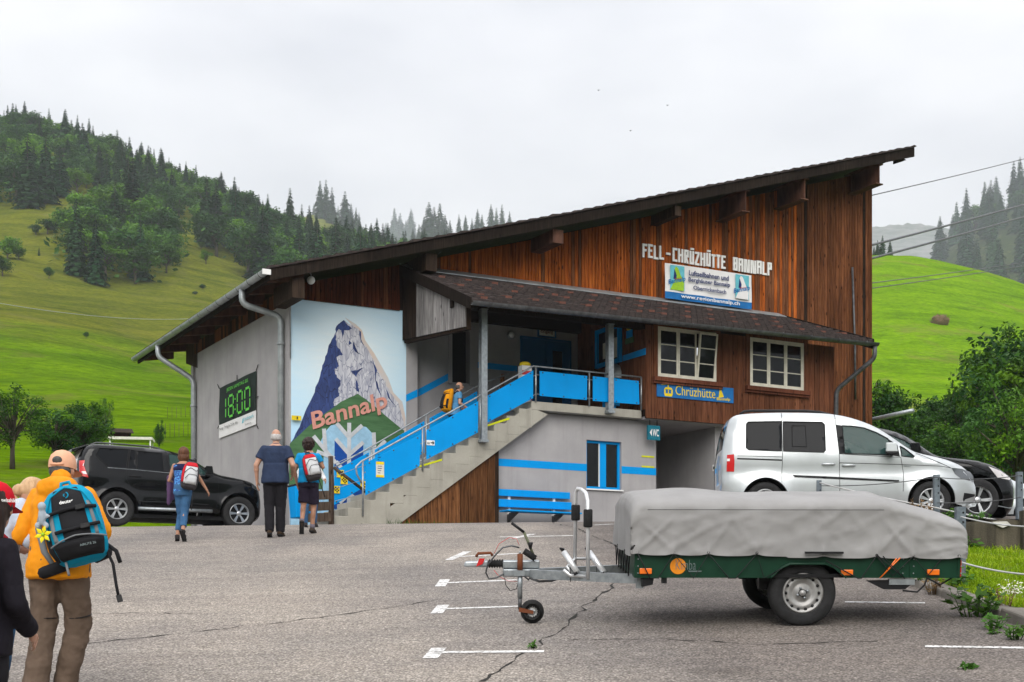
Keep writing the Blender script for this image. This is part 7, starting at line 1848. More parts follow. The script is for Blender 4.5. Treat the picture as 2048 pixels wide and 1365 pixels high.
# the jacket over her arm
mb = MB(); wj = J['wL']; ej = J['eL']
for i in range(5): c = ej.lerp(wj, .1 + .2 * i); mb.cap(c + Vector((-.01, 0, .06)), c + Vector((-.02 + .012 * i, .01, -.38 + .05 * i)), .04, .03, C('purple fleece', (.10, .055, .12)))
o = link('draped_jacket', remesh(mb, .014, M['purple fleece'], 'draped_jacket', 4, .012), None, p); tag(o, 'purple jacket draped over the arm of the woman in jeans', 'jacket')
# man in the navy shirt
p = foot(551, 1075); kpx = F / p.y; Hh = (1075 - 855) / kpx
mB = person(p, Hh, 0, 'tall balding man in navy short sleeved shirt and black trousers', dict(kL=(-.10, .0, .50), aL=(-.08, -.08, .09), tL=(-.10, .06, .03), kR=(.07, .07, .50), aR=(.06, .10, .09), tR=(.08, .25, .04), eL=(-.30, -.04, 1.14), wL=(-.30, .03, .90), sL=(-.18, 0, 1.395), sR=(.18, 0, 1.395), eR=(.29, -.08, 1.14), wR=(.25, .14, 1.02)),
    lean=.05, bulk=1.1, shirt=dict(mat=C('navy cotton shirt', (.028, .042, .085), (.02, .03, .06)), sleeve=.45, off=.02, folds=.008, collar=True), pants=dict(mat=C('black trousers', (.016, .015, .018)), len=1.0, cuff=.066), shoes=C('brown black shoe', (.05, .032, .02)), hair=(M['hair_grey'], 'rim'))
# woman in the cyan shirt
p = foot(617, 1068); kpx = F / p.y; Hh = (1068 - 873) / kpx
wC = person(p, Hh, 0, 'woman in cyan shirt and dark shorts carrying a pack on one shoulder', dict(hL=(-.075, 0, .92), kL=(-.085, -.03, .52), aL=(-.09, -.22, .17), tL=(-.10, -.16, .03), hR=(.08, 0, .92), kR=(.085, .06, .5), aR=(.06, .05, .09), tR=(.09, .2, .03), eL=(-.25, -.02, 1.13), wL=(-.20, .05, .87), eR=(.25, .04, 1.2), wR=(.14, .26, 1.38)),
    lean=.06, bulk=.98, skin='skin_tan', shirt=dict(mat=C('cyan shirt', (.005, .27, .55), (.004, .2, .44)), sleeve=.42, off=.016, folds=.007, hem=.9), pants=dict(mat=C('plum black shorts', (.022, .016, .03)), len=.46, off=.018), shoes=C('brown grey boot', (.06, .045, .035)), hair=(M['hair_dark'], 'curly'), headturn=-.25)
root, J, H_, lz, k = wC
for s in 'LR':
    mb = MB(); a = J['a' + s]; kk = J['k' + s]; mb.cap(a, a.lerp(kk, .2), .046 * k, .045 * k, C('grey sock', (.16, .14, .17)), flat0=True, flat1=True); mb.build('sock', root)
r = daypack(Vector(p) + lz((.13, -.13, .93)) * k, R(10), R(-8), R(-14), 'red and pale grey daypack on the shoulder of the woman in shorts', 1.03)
shoulder_strap(r, [(.0, -.0, .44), (-.03, .05, .58), (-.02, .16, .58), (.0, .24, .42)], gp)
# hidden companion with white sleeves in front of her
p2 = foot(604, 1062) + Vector((-.02, 1.2, 0)); p2.z = ground(p2.x, p2.y)
wD = person(p2, 1.48, R(200), 'person in a white shirt and jeans half hidden by the woman in shorts', dict(eL=(-.30, .0, 1.14), wL=(-.30, .20, 1.05), eR=(.30, .02, 1.14), wR=(.34, .22, 1.0)), shirt=dict(mat=C('white shirt', (.66, .66, .66)), sleeve=.8, off=.016), pants=dict(mat=M['blue denim'], len=1.0), shoes=M['dark walking shoe'], hair=(M['hair_blond'], 'short'), bulk=.92)
# man on the stairs
xs_, zs_ = fx(905, 850, -2.1); st = stz(xs_)
pm = bw(xs_ + .05, -2.1, st); zt_ = fx(905, 769, -2.1)[1]
mE = person(pm, (zt_ - st) * 1.06, ANG - R(90), 'grey haired man in light blue shirt with an orange pack climbing the stairs', dict(kL=(-.09, .26, .62), aL=(-.09, .16, .27), tL=(-.10, .31, .21), kR=(.09, -.02, .5), aR=(.09, -.16, .12), tR=(.10, -.04, .03), eR=(.25, .03, 1.14), wR=(.25, .26, 1.02), eL=(-.25, .03, 1.14), wL=(-.22, .25, 1.1)),
    lean=.16, shirt=dict(mat=C('light blue shirt', (.09, .27, .48), (.07, .21, .38)), sleeve=.42), pants=dict(mat=M['black trousers'], len=1.0), shoes=M['dark walking shoe'], hair=(M['hair_darkgrey'], 'rim'), group='people on the stairs', headturn=-.5)
root, J, H_, lz, k = mE
Rm = Matrix.Rotation(ANG - R(90), 3, 'Z'); w_, d, h = .34, .24, .56
yel = C('orange yellow pack', (.72, .30, .01), (.6, .23, .008)); blp = C('black pack', (.018, .018, .02))
r, *_ = backpack('backpack', Vector(pm) + Rm @ (lz((0, -.13, .92)) * k), ANG - R(90), R(-8), w_, d, h, 'orange and black hiking backpack worn by the man on the stairs', (yel, blp, yel))
pk_shell(r, 'front_panel', 245, 295, .1, .7, w_, d, h, blp, .014); pk_shell(r, 'side_pocket', 325, 350, .1, .5, w_, d, h, blp, .012); pk_shell(r, 'lid_panel', 205, 335, .80, .94, w_, d, h, yel, .03); ptube(r, 'strap', [(200, .74), (270, .72), (340, .74)], w_, d, h, .008, M['black']); ptube(r, 'strap', [(200, .2), (270, .2), (340, .2)], w_, d, h, .009, M['black'])
mb = MB()
for sg in (-1, 1): mb.tube([(sg * .09, 0, h * .8), (sg * .1, .08, h * .95), (sg * .12, .2, h * .8), (sg * .13, .22, h * .5)], .018, M['black'], 6)
mb.build('shoulder_strap', r)
# man in the orange jacket
OD = 9.5; p = px(118, 1398, OD); p.z = ground(p.x, OD)
orange_c = C('orange yellow jacket', (.78, .29, .008), (.64, .22, .006), bs=22, rough=.6)
htop = EZ + (HY - 903) / F * OD - p.z
mF = person(p, htop * 1.035, R(-4), 'man in orange jacket and peach cap with a blue and black hiking backpack', dict(hL=(-.1, 0, .92), kL=(-.11, .02, .50), aL=(-.14, -.08, .09), tL=(-.15, .07, .03), hR=(.09, 0, .92), kR=(.10, .10, .52), aR=(.0, .10, .09), tR=(.02, .25, .03), eR=(.30, -.02, 1.15), wR=(.20, .24, 1.12), eL=(-.265, .02, 1.12), wL=(-.18, .22, 1.08), sR=(.17, .05, 1.39), sL=(-.17, .06, 1.38), head=(-.045, .17, 1.585), neck=(-.025, .10, 1.45)),
    lean=.16, bulk=1.0, shirt=dict(mat=orange_c, sleeve=.92, off=.028, folds=.012, name='jacket', hood=True, hem=.82), pants=dict(mat=C('taupe trousers', (.135, .095, .07), (.10, .07, .05), bs=24), len=1.0, cuff=.082, off=.026, folds=.013, zip=True), shoes=M['brown grey boot'], hair=(M['hair_darkgrey'], 'undercap'), cap=C('peach cap', (.72, .40, .26), (.6, .32, .2)), vox=.0095, headtilt=.12)
root, J, H_, lz, k = mF
w_, d, h = .37, .25, .525
cyan = C('turquoise pack', (.004, .27, .43), (.004, .22, .36), bs=40); gpk = C('grey pack trim', (.20, .21, .22))
bl = Vector(p) + lz((.235, -.165, .91)) * k
r, *_ = backpack('backpack', bl, R(12), R(-9), w_, d, h, 'turquoise and black hiking backpack on the man in the orange jacket', (cyan, blp, blp), roll=R(-15))
pk_shell(r, 'top_panel', 238, 302, .62, .93, w_, d, h, blp, .012); pk_shell(r, 'front_panel', 252, 296, .24, .64, w_, d, h, blp, .012); pk_shell(r, 'lower_pocket', 222, 326, .03, .24, w_, d, h, blp, .03); pk_shell(r, 'side_pocket', 184, 216, .04, .5, w_, d, h, blp, .012); pk_shell(r, 'side_stripe', 226, 238, .25, .6, w_, d, h, gpk, .01); pk_shell(r, 'side_stripe', 306, 316, .25, .7, w_, d, h, gpk, .01)
ptube(r, 'strap', [(222, .60), (270, .62), (322, .60)], w_, d, h, .012, blp, .02); ptube(r, 'strap', [(240, .36), (270, .36), (318, .38)], w_, d, h, .012, blp, .02); ptube(r, 'zip', [(224, .2), (270, .27), (326, .2)], w_, d, h, .005, gpk, .034); ptube(r, 'zip', [(214, .3), (220, .6), (236, .84), (270, .95), (304, .84), (322, .6), (326, .3)], w_, d, h, .006, cyan, .012)
for z in (.61, .36):
    c = ptz(w_, d, h, 285, z, .03); mb = MB(); mb.bx(c.x - .03, c.x + .03, c.y - .008, c.y + .008, c.z - .016, c.z + .016, M['black']); mb.build('buckle', r, bevel=.004)
mb = MB(); c = ptz(w_, d, h, 268, .73, .02); text_on(mb, 'deuter', (c.x - .035, c.y - .006, c.z - .012), (.085, .012, 0), (0, .006, .024), (0, 0, 0), M['white'], .02); 
for g0, g1, r0 in ((-90, 60, .02), (90, 250, .008)): mb.tube([(c.x + .01 + r0 * math.cos(R(g)), c.y - .004 + .2 * (r0 * math.sin(R(g))), c.z + .04 + r0 * math.sin(R(g))) for g in lin(g0, g1, 10)], .004, cyan, 5)
c2 = ptz(w_, d, h, 285, .14, .035); text_on(mb, 'AIRLITE 26', (c2.x - .06, c2.y - .012, c2.z - .008), (.1, .02, 0), (0, 0, .016), (0, 0, 0), M['printgrey'], .01); mb.build('lettering', r)
mb = MB(); mb.tube([(-.1, .02, h * .9), (-.12, .1, h * 1.0), (-.13, .2, h * .96)], .026, gpk, 8); mb.tube([(-.17, .0, h * .86), (-.235, .03, h * .6), (-.235, .03, h * .3), (-.2, .02, .05)], [.012, .022, .022, .016], gpk, 8); mb.tube([(.06, .02, h * .9), (.08, .1, h * .98), (.08, .2, h * .92)], .026, gpk, 8); mb.build('shoulder_strap', r)
mb = MB(); mb.tube([(-.12, -.02, .03), (-.27, .05, .03), (-.33, .16, .05), (-.3, .3, .06)], [.04, .042, .03, .018], blp, 8); mb.tube([(.12, -.02, .05), (.14, .05, .06), (.12, .2, .08), (.05, .3, .08)], [.04, .04, .03, .02], blp, 8); mb.build('hip_belt', r)
mb = MB(); mb.tube([(.15, -.1, .06), (.17, -.11, -.06), (.155, -.11, -.2), (.15, -.1, -.27)], .011, blp, 6); mb.tube([(.15, -.08, .1), (.21, -.1, .02), (.215, -.1, -.06)], .014, blp, 6); mb.bx(.135, .17, -.115, -.09, -.31, -.265, M['black']); mb.build('loose_strap', r)
mb = MB(); c = ptz(w_, d, h, 230, .02, .02); mb.tube([c, c + Vector((-.0, -.02, -.09))], .009, gpk, 6); mb.build('zip_pull', r)
mb = MB(); mb.tube([(-.03, -.05, h * .97), (-.02, -.03, h * 1.06), (.03, -.03, h * 1.06), (.04, -.05, h * .97)], .012, cyan, 6); mb.build('handle', r)
# plush toy and artificial flower on the pack
plush = C('pale grey plush', (.42, .47, .52), (.33, .38, .43), bs=400); mb = MB()
cw = r.matrix_basis; base = ptz(w_, d, h, 222, .50, .05)
mb.ell((0, 0, .06), (.026, .024, .06), plush, 12, 8); mb.ell((0, -.005, .12), (.027, .028, .03), plush, 12, 8); mb.ell((-.03, 0, .0), (.018, .012, .022), plush, 8, 6); mb.ell((.026, 0, .0), (.018, .012, .022), plush, 8, 6); mb.ell((.03, 0, .06), (.022, .01, .014), plush, 8, 6)
o = link('plush_toy', remesh(mb, .006, plush, 'plush_toy', 3), None, cw @ base); tag(o, 'small pale grey plush sea animal hanging on the turquoise backpack', 'toy')
base = ptz(w_, d, h, 224, .38, .06); fl = empty('artificial_flower', cw @ base, 0, 'yellow artificial flower fastened below the plush toy on the backpack', 'flower'); yp = plain('yellow petal', (.80, .68, .01), .6)
for i in range(6):
    g = 2 * math.pi * i / 6 + .3; mb = MB(); dx, dz = math.cos(g), math.sin(g); s = Vector((-dz, 0, dx)); a = Vector((dx, -.25, dz))
    mb.add([Vector((0, 0, 0)), a * .03 + s * .014, a * .058 + Vector((0, .008, 0)), a * .03 - s * .014, a * .032 + Vector((0, -.006, 0))], [(0, 1, 4), (1, 2, 4), (2, 3, 4), (3, 0, 4)], yp, True); mb.build('petal', fl)
mb = MB(); mb.ell((0, -.01, 0), (.011, .012, .011), M['lime'], 8, 6); mb.build('centre', fl)
# person in black at the left edge
BD = 6.4; p = px(-56, 1500, BD); p.z = ground(p.x, BD); ht = EZ + (HY - 945) / F * BD - p.z
mG = person(p, ht / 1.015, R(-6), 'person in black fleece and red cap at the left edge carrying a dark backpack', dict(eR=(.225, -.02, 1.12), wR=(.21, .2, .98), hR=(.09, 0, .92), head=(.08, .09, 1.605), neck=(.045, .05, 1.455)), lean=.08, bulk=.95, shirt=dict(mat=C('black fleece', (.014, .012, .017), bs=40), sleeve=1.0, off=.024, folds=.01, name='fleece', collar=True), pants=dict(mat=M['black trousers'], len=1.0), shoes=M['dark walking shoe'], hair=(M['hair_dark'], 'long'), cap=C('red cap', (.55, .008, .02)), headturn=.1)
root, J, H_, lz, k = mG; w_, d, h = .33, .24, .56
mb = MB(); c = H_(.085, -.055, .045); text_on(mb, 'swisshikes', (c.x - .02, c.y - .028, c.z - .02), (.06, .05, 0), (0, 0, .018), (0, 0, 0), M['white'], .02); mb.build('cap_lettering', root)
dg_ = C('charcoal pack', (.03, .03, .034))
r, *_ = backpack('backpack', Vector(p) + lz((-.0, -.14, .90)) * k, R(-6), R(-6), w_, d, h, 'charcoal backpack with red shoulder edge on the person at the left edge', (dg_, dg_, dg_))
pk_shell(r, 'front_panel', 235, 305, .1, .7, w_, d, h, blp, .015); ptube(r, 'piping', [(320, .95), (330, .7), (345, .3)], w_, d, h, .009, redc, .01); ptube(r, 'strap', [(300, .5), (345, .5)], w_, d, h, .012, blp)
mb = MB(); mb.tube([(.06, 0, h * .86), (.08, .08, h * .96), (.09, .18, h * .9)], .018, redc, 8); mb.build('shoulder_strap', r)
# blond person bending forward
QD = 9.6; p = px(-14, 1400, QD); p.z = ground(p.x, QD)
mH = person(p, 1.62, R(-35), 'blond person in pale blue shirt bowing the head beside the orange jacket', dict(head=(.05, .30, 1.50), neck=(.02, .17, 1.40), eR=(.27, .10, 1.14), wR=(.16, .3, 1.1), eL=(-.26, .1, 1.14), wL=(-.14, .3, 1.1)), lean=.24, bulk=.95, shirt=dict(mat=C('pale blue shirt', (.50, .57, .68), (.42, .49, .60)), sleeve=1.0, off=.018, folds=.01), pants=dict(mat=M['blue denim'], len=1.0), shoes=M['dark walking shoe'], hair=(M['hair_blond'], 'bun'), headtilt=.6, headturn=-.3)
root, J, H_, lz, k = mH
mb = MB(); mb.tube([H_(-.08, -.01, .005), H_(-.075, .08, .012), H_(0, .105, .01), H_(.075, .08, .012), H_(.08, -.01, .005)], .004, M['black'], 5); mb.build('glasses', root)
# far person beyond the parked black car
pt = px(343, 985, 48.5); pt.z = hl(343, 48.5).z
person(pt, (HY * 0 + (985 - 884) / F * 48.5), R(40), 'far small person in blue seen over the roof of the black car', dict(eL=(-.25, .1, 1.2), wL=(-.1, .3, 1.25)), lean=.15, shirt=dict(mat=C('mid blue jacket', (.03, .08, .25)), sleeve=1.0), pants=dict(mat=M['black trousers']), shoes=M['dark walking shoe'], hair=(M['hair_dark'], 'short'), group='people in the meadow', vox=.02)

# the other side of the valley, behind the viewer
M['forest_far'] = mat('far wooded slope', (.03, .06, .022), .95, c2=(.014, .03, .012), scale=.05, world=True, bmp=.6, bscale=.2, spec=0)
grid('opposite_hillside', lin(-1600, 1600, 60), lin(-1500, -90, 40), lambda x, y: -6 + (-90 - y) * .17 + 22 * noise.noise((x / 160, y / 160, 3)) + 8 * noise.noise((x / 40, y / 40, 9)), M['forest_far'])

# ------------------------------------------------------------------ trees
M['bark'] = mat('bark', (.12, .10, .08), .9, c2=(.05, .04, .03), scale=8, stretch=(1, 1, .2), bmp=.6)
M['palebark'] = mat('pale bark', (.26, .24, .21), .9, c2=(.13, .11, .1), scale=8, stretch=(1, 1, .3), bmp=.4)
M['needle'] = leafmat('spruce needles', (.006, .026, .010), (.014, .055, .018), (.030, .095, .028), .6, .1)
M['needle_light'] = leafmat('light spruce needles', (.012, .036, .012), (.026, .070, .024), (.05, .115, .036), .6, .1)
M['leaf'] = leafmat('broad leaves', (.018, .055, .008), (.042, .115, .012), (.085, .185, .02), .5, .25)
M['leaf_dark'] = leafmat('dark broad leaves', (.010, .038, .008), (.022, .075, .014), (.05, .125, .022), .5, .2)
M['leaf_bright'] = leafmat('bright leaves', (.04, .10, .006), (.085, .20, .01), (.15, .29, .016), .5, .3)

def spruce(seed, H=1.0, dens_=1.0, needle='needle', width=.19, bare=.06):
    r = random.Random(seed); mb = MB(); n = int(34 * dens_)
    for k in range(n):
        t = bare + (1 - bare) * (k + r.uniform(-.3, .3)) / n; rad = width * (1 - t) ** .8 * r.uniform(.75, 1.15) + .004
        nb_ = max(5, int(11 * (1 - t) ** .4))
        a0 = r.uniform(0, 6)
        for j in range(nb_):
            if r.random() < .1: continue
            g = a0 + 2 * math.pi * j / nb_ + r.uniform(-.25, .25); ln = rad * r.uniform(.7, 1.2); d = Vector((math.cos(g), math.sin(g), 0)); s = Vector((-d.y, d.x, 0)); z = t
            tip = d * ln + Vector((0, 0, z - ln * r.uniform(.2, .5))); mid = d * ln * .5 + Vector((0, 0, z - ln * .05)); w_ = ln * .24 + .002
            base = Vector((0, 0, z + .006))
            mb.add([base, mid + s * w_, tip + s * w_ * .25, tip - s * w_ * .25, mid - s * w_], [(0, 1, 4), (1, 2, 3, 4)], M[needle])
            for q in (.35, .6, .85):
                c = d * ln * q + Vector((0, 0, z - ln * .3 * q)); hgt = .006 + .036 * (1 - t)
                ww = w_ * (1.1 - q * .5)
                mb.add([c + s * ww, c - s * ww, c - s * ww * .5 - Vector((0, 0, hgt * r.uniform(.5, 1.2))) + d * .01, c + s * ww * .5 - Vector((0, 0, hgt * r.uniform(.5, 1.2))) + d * .01], [(0, 1, 2, 3)], M[needle])
    mb.v = [(x * H, y * H, z * H) for x, y, z in mb.v]; crown = mb.mesh('spruce_crown')
    mb = MB(); mb.tube([(0, 0, -.06 * H), (0, 0, .5 * H), (0, 0, .99 * H)], [.014 * H, .009 * H, .001 * H], M['bark'], 6); return crown, mb.mesh('spruce_trunk')

def broad(seed, nl=2600, leafs=.045, shape=(.32, .32, .42), cz=.58, mat_='leaf', lobes=16, gap=.0, trunk='bark', radk=1.0):
    """unit-height broadleaf tree: limbs, and leaf faces in clumps through the crown's volume"""
    r = random.Random(seed); tb = MB(); mb = MB(); L_ = []
    top = Vector((r.uniform(-.03, .03), r.uniform(-.03, .03), cz * .75)); tb.tube([(0, 0, -.05), (0, 0, cz * .3), top, (top.x, top.y, cz + .2)], [.026, .02, .014, .004], M[trunk], 7)
    for i in range(lobes):
        v = Vector((r.gauss(0, 1), r.gauss(0, 1), r.gauss(0, 1))).normalized() * r.uniform(.35, .95)
        c = Vector((v.x * shape[0], v.y * shape[1], cz + v.z * shape[2] * .85)); rad = radk * r.uniform(.09, .17) * (1.15 - .4 * max(0, v.z)); L_.append((c, rad))
        st_ = Vector((0, 0, cz * r.uniform(.3, .8))); tb.tube([st_, st_.lerp(c, .5) + Vector((0, 0, .03)), c], [.011, .007, .003], M[trunk], 5)
    per = nl // lobes; mats_ = mat_ if isinstance(mat_, tuple) else (mat_,)
    for c, rad in L_:
        mk = M[r.choice(mats_)]
        for _ in range(per):
            v = Vector((r.gauss(0, 1), r.gauss(0, 1), r.gauss(0, .8))).normalized() * (r.random() ** .45) * rad
            p = c + v; nrm = (v.normalized() * .6 + Vector((r.gauss(0, .5), r.gauss(0, .5), r.gauss(.35, .5)))).normalized(); a = nrm.orthogonal().normalized(); a = (Matrix.Rotation(r.uniform(0, 6.3), 3, nrm) @ a); b_ = nrm.cross(a); s = leafs * r.uniform(.6, 1.3)
            mb.add([p - a * s, p + b_ * s * .5, p + a * s, p - b_ * s * .5], [(0, 1, 2, 3)], mk)
    return mb.mesh('broadleaf_crown'), tb.mesh('broadleaf_trunk')

SPR = [spruce(i + 1, 1, 1 + .2 * (i % 2), 'needle' if i % 3 else 'needle_light', .15 + .025 * (i % 3)) for i in range(5)]
BRD = [broad(20 + i, 2200, .030, (.27 + .03 * (i % 2), .27 + .03 * (i % 2), .38), .58, (('leaf_dark', 'leaf_dark', 'leaf'), ('leaf', 'leaf', 'leaf_bright'))[i % 2], 20) for i in range(4)]
BRIGHT = [broad(40 + i, 1500, .032, (.3, .3, .36), .56, 'leaf_bright', 14) for i in range(2)]
def tree(kind, loc, h, label, group, name, wid=1.0):
    crown, trunk = kind
    t = empty(name, loc, rnd.uniform(0, 6.28), label, 'tree', group); s = h; t.scale = (s * wid, s * wid, s)
    link('crown', crown, t); link('trunk', trunk, t); return t

def forest(pt, poly_, c0, c1, r0, r1, n, hfun, mix, lab, group, tries=40, mind=.032):
    pl = []; k = 0
    while len(pl) < n and k < n * tries:
        k += 1; c = rnd.uniform(c0, c1); rr = math.sqrt(rnd.uniform(r0 * r0, r1 * r1)); p = pt(c, rr); yy = HY - (p.z - EZ) / p.y * F
        if not inside((c, yy), poly_): continue
        if any((p - q).length < mind * rr * .33 + 2.2 for q in pl): continue
        pl.append(p)
        h = hfun(rr) * rnd.uniform(.7, 1.2); z = p - Vector((0, 0, .02 * h))
        zn = lab[2](c, yy) if len(lab) > 2 else ''
        if rnd.random() < mix: tree(rnd.choice(SPR), z, h, lab[0] + zn, group + zn + ' (spruces)', 'spruce_tree', rnd.uniform(1.1, 1.45))
        else: tree(rnd.choice(BRD if rnd.random() < .8 else BRIGHT), z, h * .78, lab[1] + zn, group + zn + ' (broadleaf)', 'broadleaf_tree', rnd.uniform(1.1, 1.6))
    return len(pl)
P1 = [(-330, -50), (-330, 430), (0, 425), (40, 440), (75, 425), (110, 405), (165, 385), (195, 400), (225, 460), (330, 470), (345, 440), (400, 490), (450, 530), (500, 562), (560, 600), (700, 640), (1000, 640), (1000, 420), (640, 380), (420, 250)]
forest(hl, P1, -60, 1020, 280, 640, 400, lambda r: 20 if r < 460 else 14.5, .55, ['dark spruce in the left forest', 'rounded green tree in the left forest', lambda c, y: (', at the left picture edge' if c < 60 else ', above the meadow clump' if c < 230 else ', between clump and roof corner' if c < 420 else ', above the gutter corner' if c < 560 else ', behind the low roof end' if c < 740 else ', hidden low behind the roof') + (' near the crest' if y < 235 + max(0, c) * .42 else ' halfway up' if y < 330 + max(0, c) * .36 else ' along the lower edge')], 'forest on the left hillside', mind=.022)
P2 = [(115, 500), (130, 550), (200, 578), (345, 572), (352, 500), (330, 450), (200, 420), (165, 420)]
forest(hl, P2, 100, 360, 270, 420, 30, lambda r: 16, .3, ['dark spruce in the clump on the meadow below the left forest', 'pale green tree in the clump on the meadow below the left forest'], 'clump on the left meadow', mind=.02)
# bushy undergrowth between the trunks of the left forest
mb = MB(); k = 0
while k < 5200:
    c = rnd.uniform(-60, 1020); rr = math.sqrt(rnd.uniform(280 ** 2, 640 ** 2)); p = hl(c, rr); yy = HY - (p.z - EZ) / p.y * F; k += 1
    if not any(inside((c, yy), P_) and inside((c - 12, yy + 9), P_) and inside((c + 12, yy + 9), P_) for P_ in (P1, P2)): continue
    for _ in range(7):
        q = p + Vector((rnd.gauss(0, 3), rnd.gauss(0, 3), rnd.uniform(.3, 6))); nrm = Vector((rnd.gauss(0, .6), rnd.gauss(-.3, .6), 1)).normalized(); a = nrm.orthogonal().normalized() * rnd.uniform(.5, 1.1); b_ = nrm.cross(a) * .6
        mb.add([q - a, q + b_, q + a, q - b_], [(0, 1, 2, 3)], M['leaf'] if rnd.random() < .4 else M['leaf_dark'])
o = mb.build('undergrowth'); o['kind'] = 'stuff'
# ridge-line trees
for X in (8, 32, 60, 98, 128, 155, 178, 205, 232, 262, 285, 308, 338, 372, 392, 412, 440, 478, 500, 515):
    best = min((hl(X, r) for r in range(470, 640, 8)), key=lambda p: HY - (p.z - EZ) / p.y * F); tree(rnd.choice(SPR), best - Vector((0, 0, .5)), rnd.uniform(10, 15), 'spruce standing against the sky on the left ridge', 'spruces along the left ridge', 'spruce_tree', rnd.uniform(.9, 1.15))
# spruces behind the roof line
for X, r, h in ((580, 560, 19), (607, 975, 18), (628, 1980, 33), (640, 1335, 37), (652, 1350, 39), (664, 1320, 34), (676, 1980, 33), (690, 1335, 37), (702, 1305, 30), (712, 1320, 27), (718, 1290, 25), (725, 1260, 21)):
    p = (hb if X > 610 else hl)(X, r); tree(rnd.choice(SPR if X != 725 else BRD), p - Vector((0, 0, .5)), h, 'spruce in the dense stand on the hilltop behind the left end of the roof', 'stand behind the left roof end', 'spruce_tree', 1.3)
for X, r, h in ((545, 430, 13), (575, 470, 15), (612, 480, 14), (640, 470, 13), (668, 480, 15), (690, 500, 14), (720, 510, 13), (745, 520, 11), (560, 400, 11), (600, 420, 10)): p = hl(X, r); tree(rnd.choice(SPR), p, h, 'spruce just above the low end of the roof', 'spruces above the low roof end', 'spruce_tree', 1.1)
for X, Y, d, hpx in ((838, 448, 1500, 38), (848, 432, 1500, 45), (858, 403, 1500, 72), (868, 412, 1500, 64), (880, 405, 1510, 68), (890, 428, 1500, 46), (900, 440, 1500, 34), (826, 455, 1500, 30)):
    h = hpx / F * d * 1.5; p = px(X, Y, d); tree(rnd.choice(SPR), (p.x, p.y, p.z - h), h, 'spruce of the dark group rising behind the middle of the roof', 'spruces behind the middle roof', 'spruce_tree', 1.5)
for X, Y, d, hpx in ((918, 428, 1570, 40), (931, 430, 1570, 36), (944, 436, 1570, 30), (955, 418, 1570, 48), (964, 428, 1570, 38), (982, 408, 1570, 56), (993, 415, 1570, 48), (1004, 408, 1570, 54), (1019, 422, 1570, 40)):
    h = hpx / F * d * 1.4; p = px(X, Y, d); tree(rnd.choice(SPR), (p.x, p.y, p.z - h), h, 'spruce of the loose row peeping over the roof', 'loose row behind the roof', 'spruce_tree', 1.25)
for X, Y, d, hpx in ((789, 415, 7200, 60), (800, 425, 7300, 50), (822, 417, 7900, 52), (772, 445, 7600, 35), (812, 440, 7700, 35)):
    h = hpx / F * d * 1.3; p = px(X, Y, d); tree(rnd.choice(SPR), (p.x, p.y, p.z - h), h, 'faint spruce in the mist behind the roof', 'misty spruces behind the roof', 'spruce_tree', 1.5)
# right: dark forest slope, near bushes and trees
P3 = [(1860, 300), (2500, 100), (2500, 640), (2000, 600), (1868, 540)]
forest(hm, P3, 1862, 2160, 880, 2100, 72, lambda r: 44, .92, ['dark spruce on the misty slope at the right edge', 'rounded tree on the misty slope at the right edge', lambda c, y: ' beside the thick cables' if y < 470 else ' just above the knoll'], 'forest on the right slope', mind=.03)
for X, Y, d, hpx in ((1748, 492, 470, 30), (1765, 470, 470, 40), (1780, 478, 480, 34), (1755, 480, 480, 30)):
    h = hpx / F * d * 1.3; p = px(X, Y, d); tree(rnd.choice(SPR), (p.x, p.y, p.z - h), h, 'spruce behind the crest of the green knoll next to the roof end', 'spruces behind the knoll crest', 'spruce_tree', 1.4)
NEAR = [broad(60 + i, 9500, .0155, (.33, .33, .42), .54, ('leaf', 'leaf_dark', 'leaf_bright', 'leaf'), 52, radk=.72) for i in range(3)]
AIRY = [broad(80 + i, 4200, .014, (.30, .30, .46), .56, ('leaf', 'leaf_bright'), 40, radk=.7) for i in range(2)]
for X, base, topy, d, kind, wd, lb_ in (
    (1752, 1000, 690, 56, NEAR[1], .85, 'dark bushy tree close to the right corner of the building'), (1790, 1000, 800, 60, NEAR[0], 1.3, 'low leafy tree behind the grey boom'), (1845, 1000, 770, 64, NEAR[2], 1.2, 'leafy tree below the middle of the knoll'),
    (1890, 1000, 800, 58, NEAR[1], 1.3, 'dark leafy tree behind the black car bonnet'), (1935, 1000, 745, 62, NEAR[0], 1.1, 'leafy tree left of the tall airy tree'), (1962, 960, 700, 66, AIRY[1], .7, 'slim sparse tree in front of the knoll'),
    (1992, 1000, 640, 60, AIRY[0], .9, 'tall airy tree with thin trunk left of the right edge'), (2045, 1010, 590, 54, NEAR[2], 1.0, 'tallest broad tree at the right edge'), (2030, 1010, 720, 48, NEAR[1], 1.0, 'lower dark tree under the tallest tree at the right edge'), (1985, 1010, 800, 52, NEAR[0], 1.2, 'dense bush tree above the pale car'), (1820, 1010, 860, 50, NEAR[1], 1.5, 'low dense bush behind the silver van'), (2095, 1010, 650, 52, NEAR[0], 1.0, 'broad tree cut by the right edge'), (1870, 1010, 850, 66, NEAR[2], 1.4, 'rounded bush between the boom and the knoll')):
    a, b_ = px(X, base, d), px(X, topy, d); tree(kind, a, (b_.z - a.z) * 1.02, lb_, 'trees below the knoll', 'broadleaf_tree', wd)
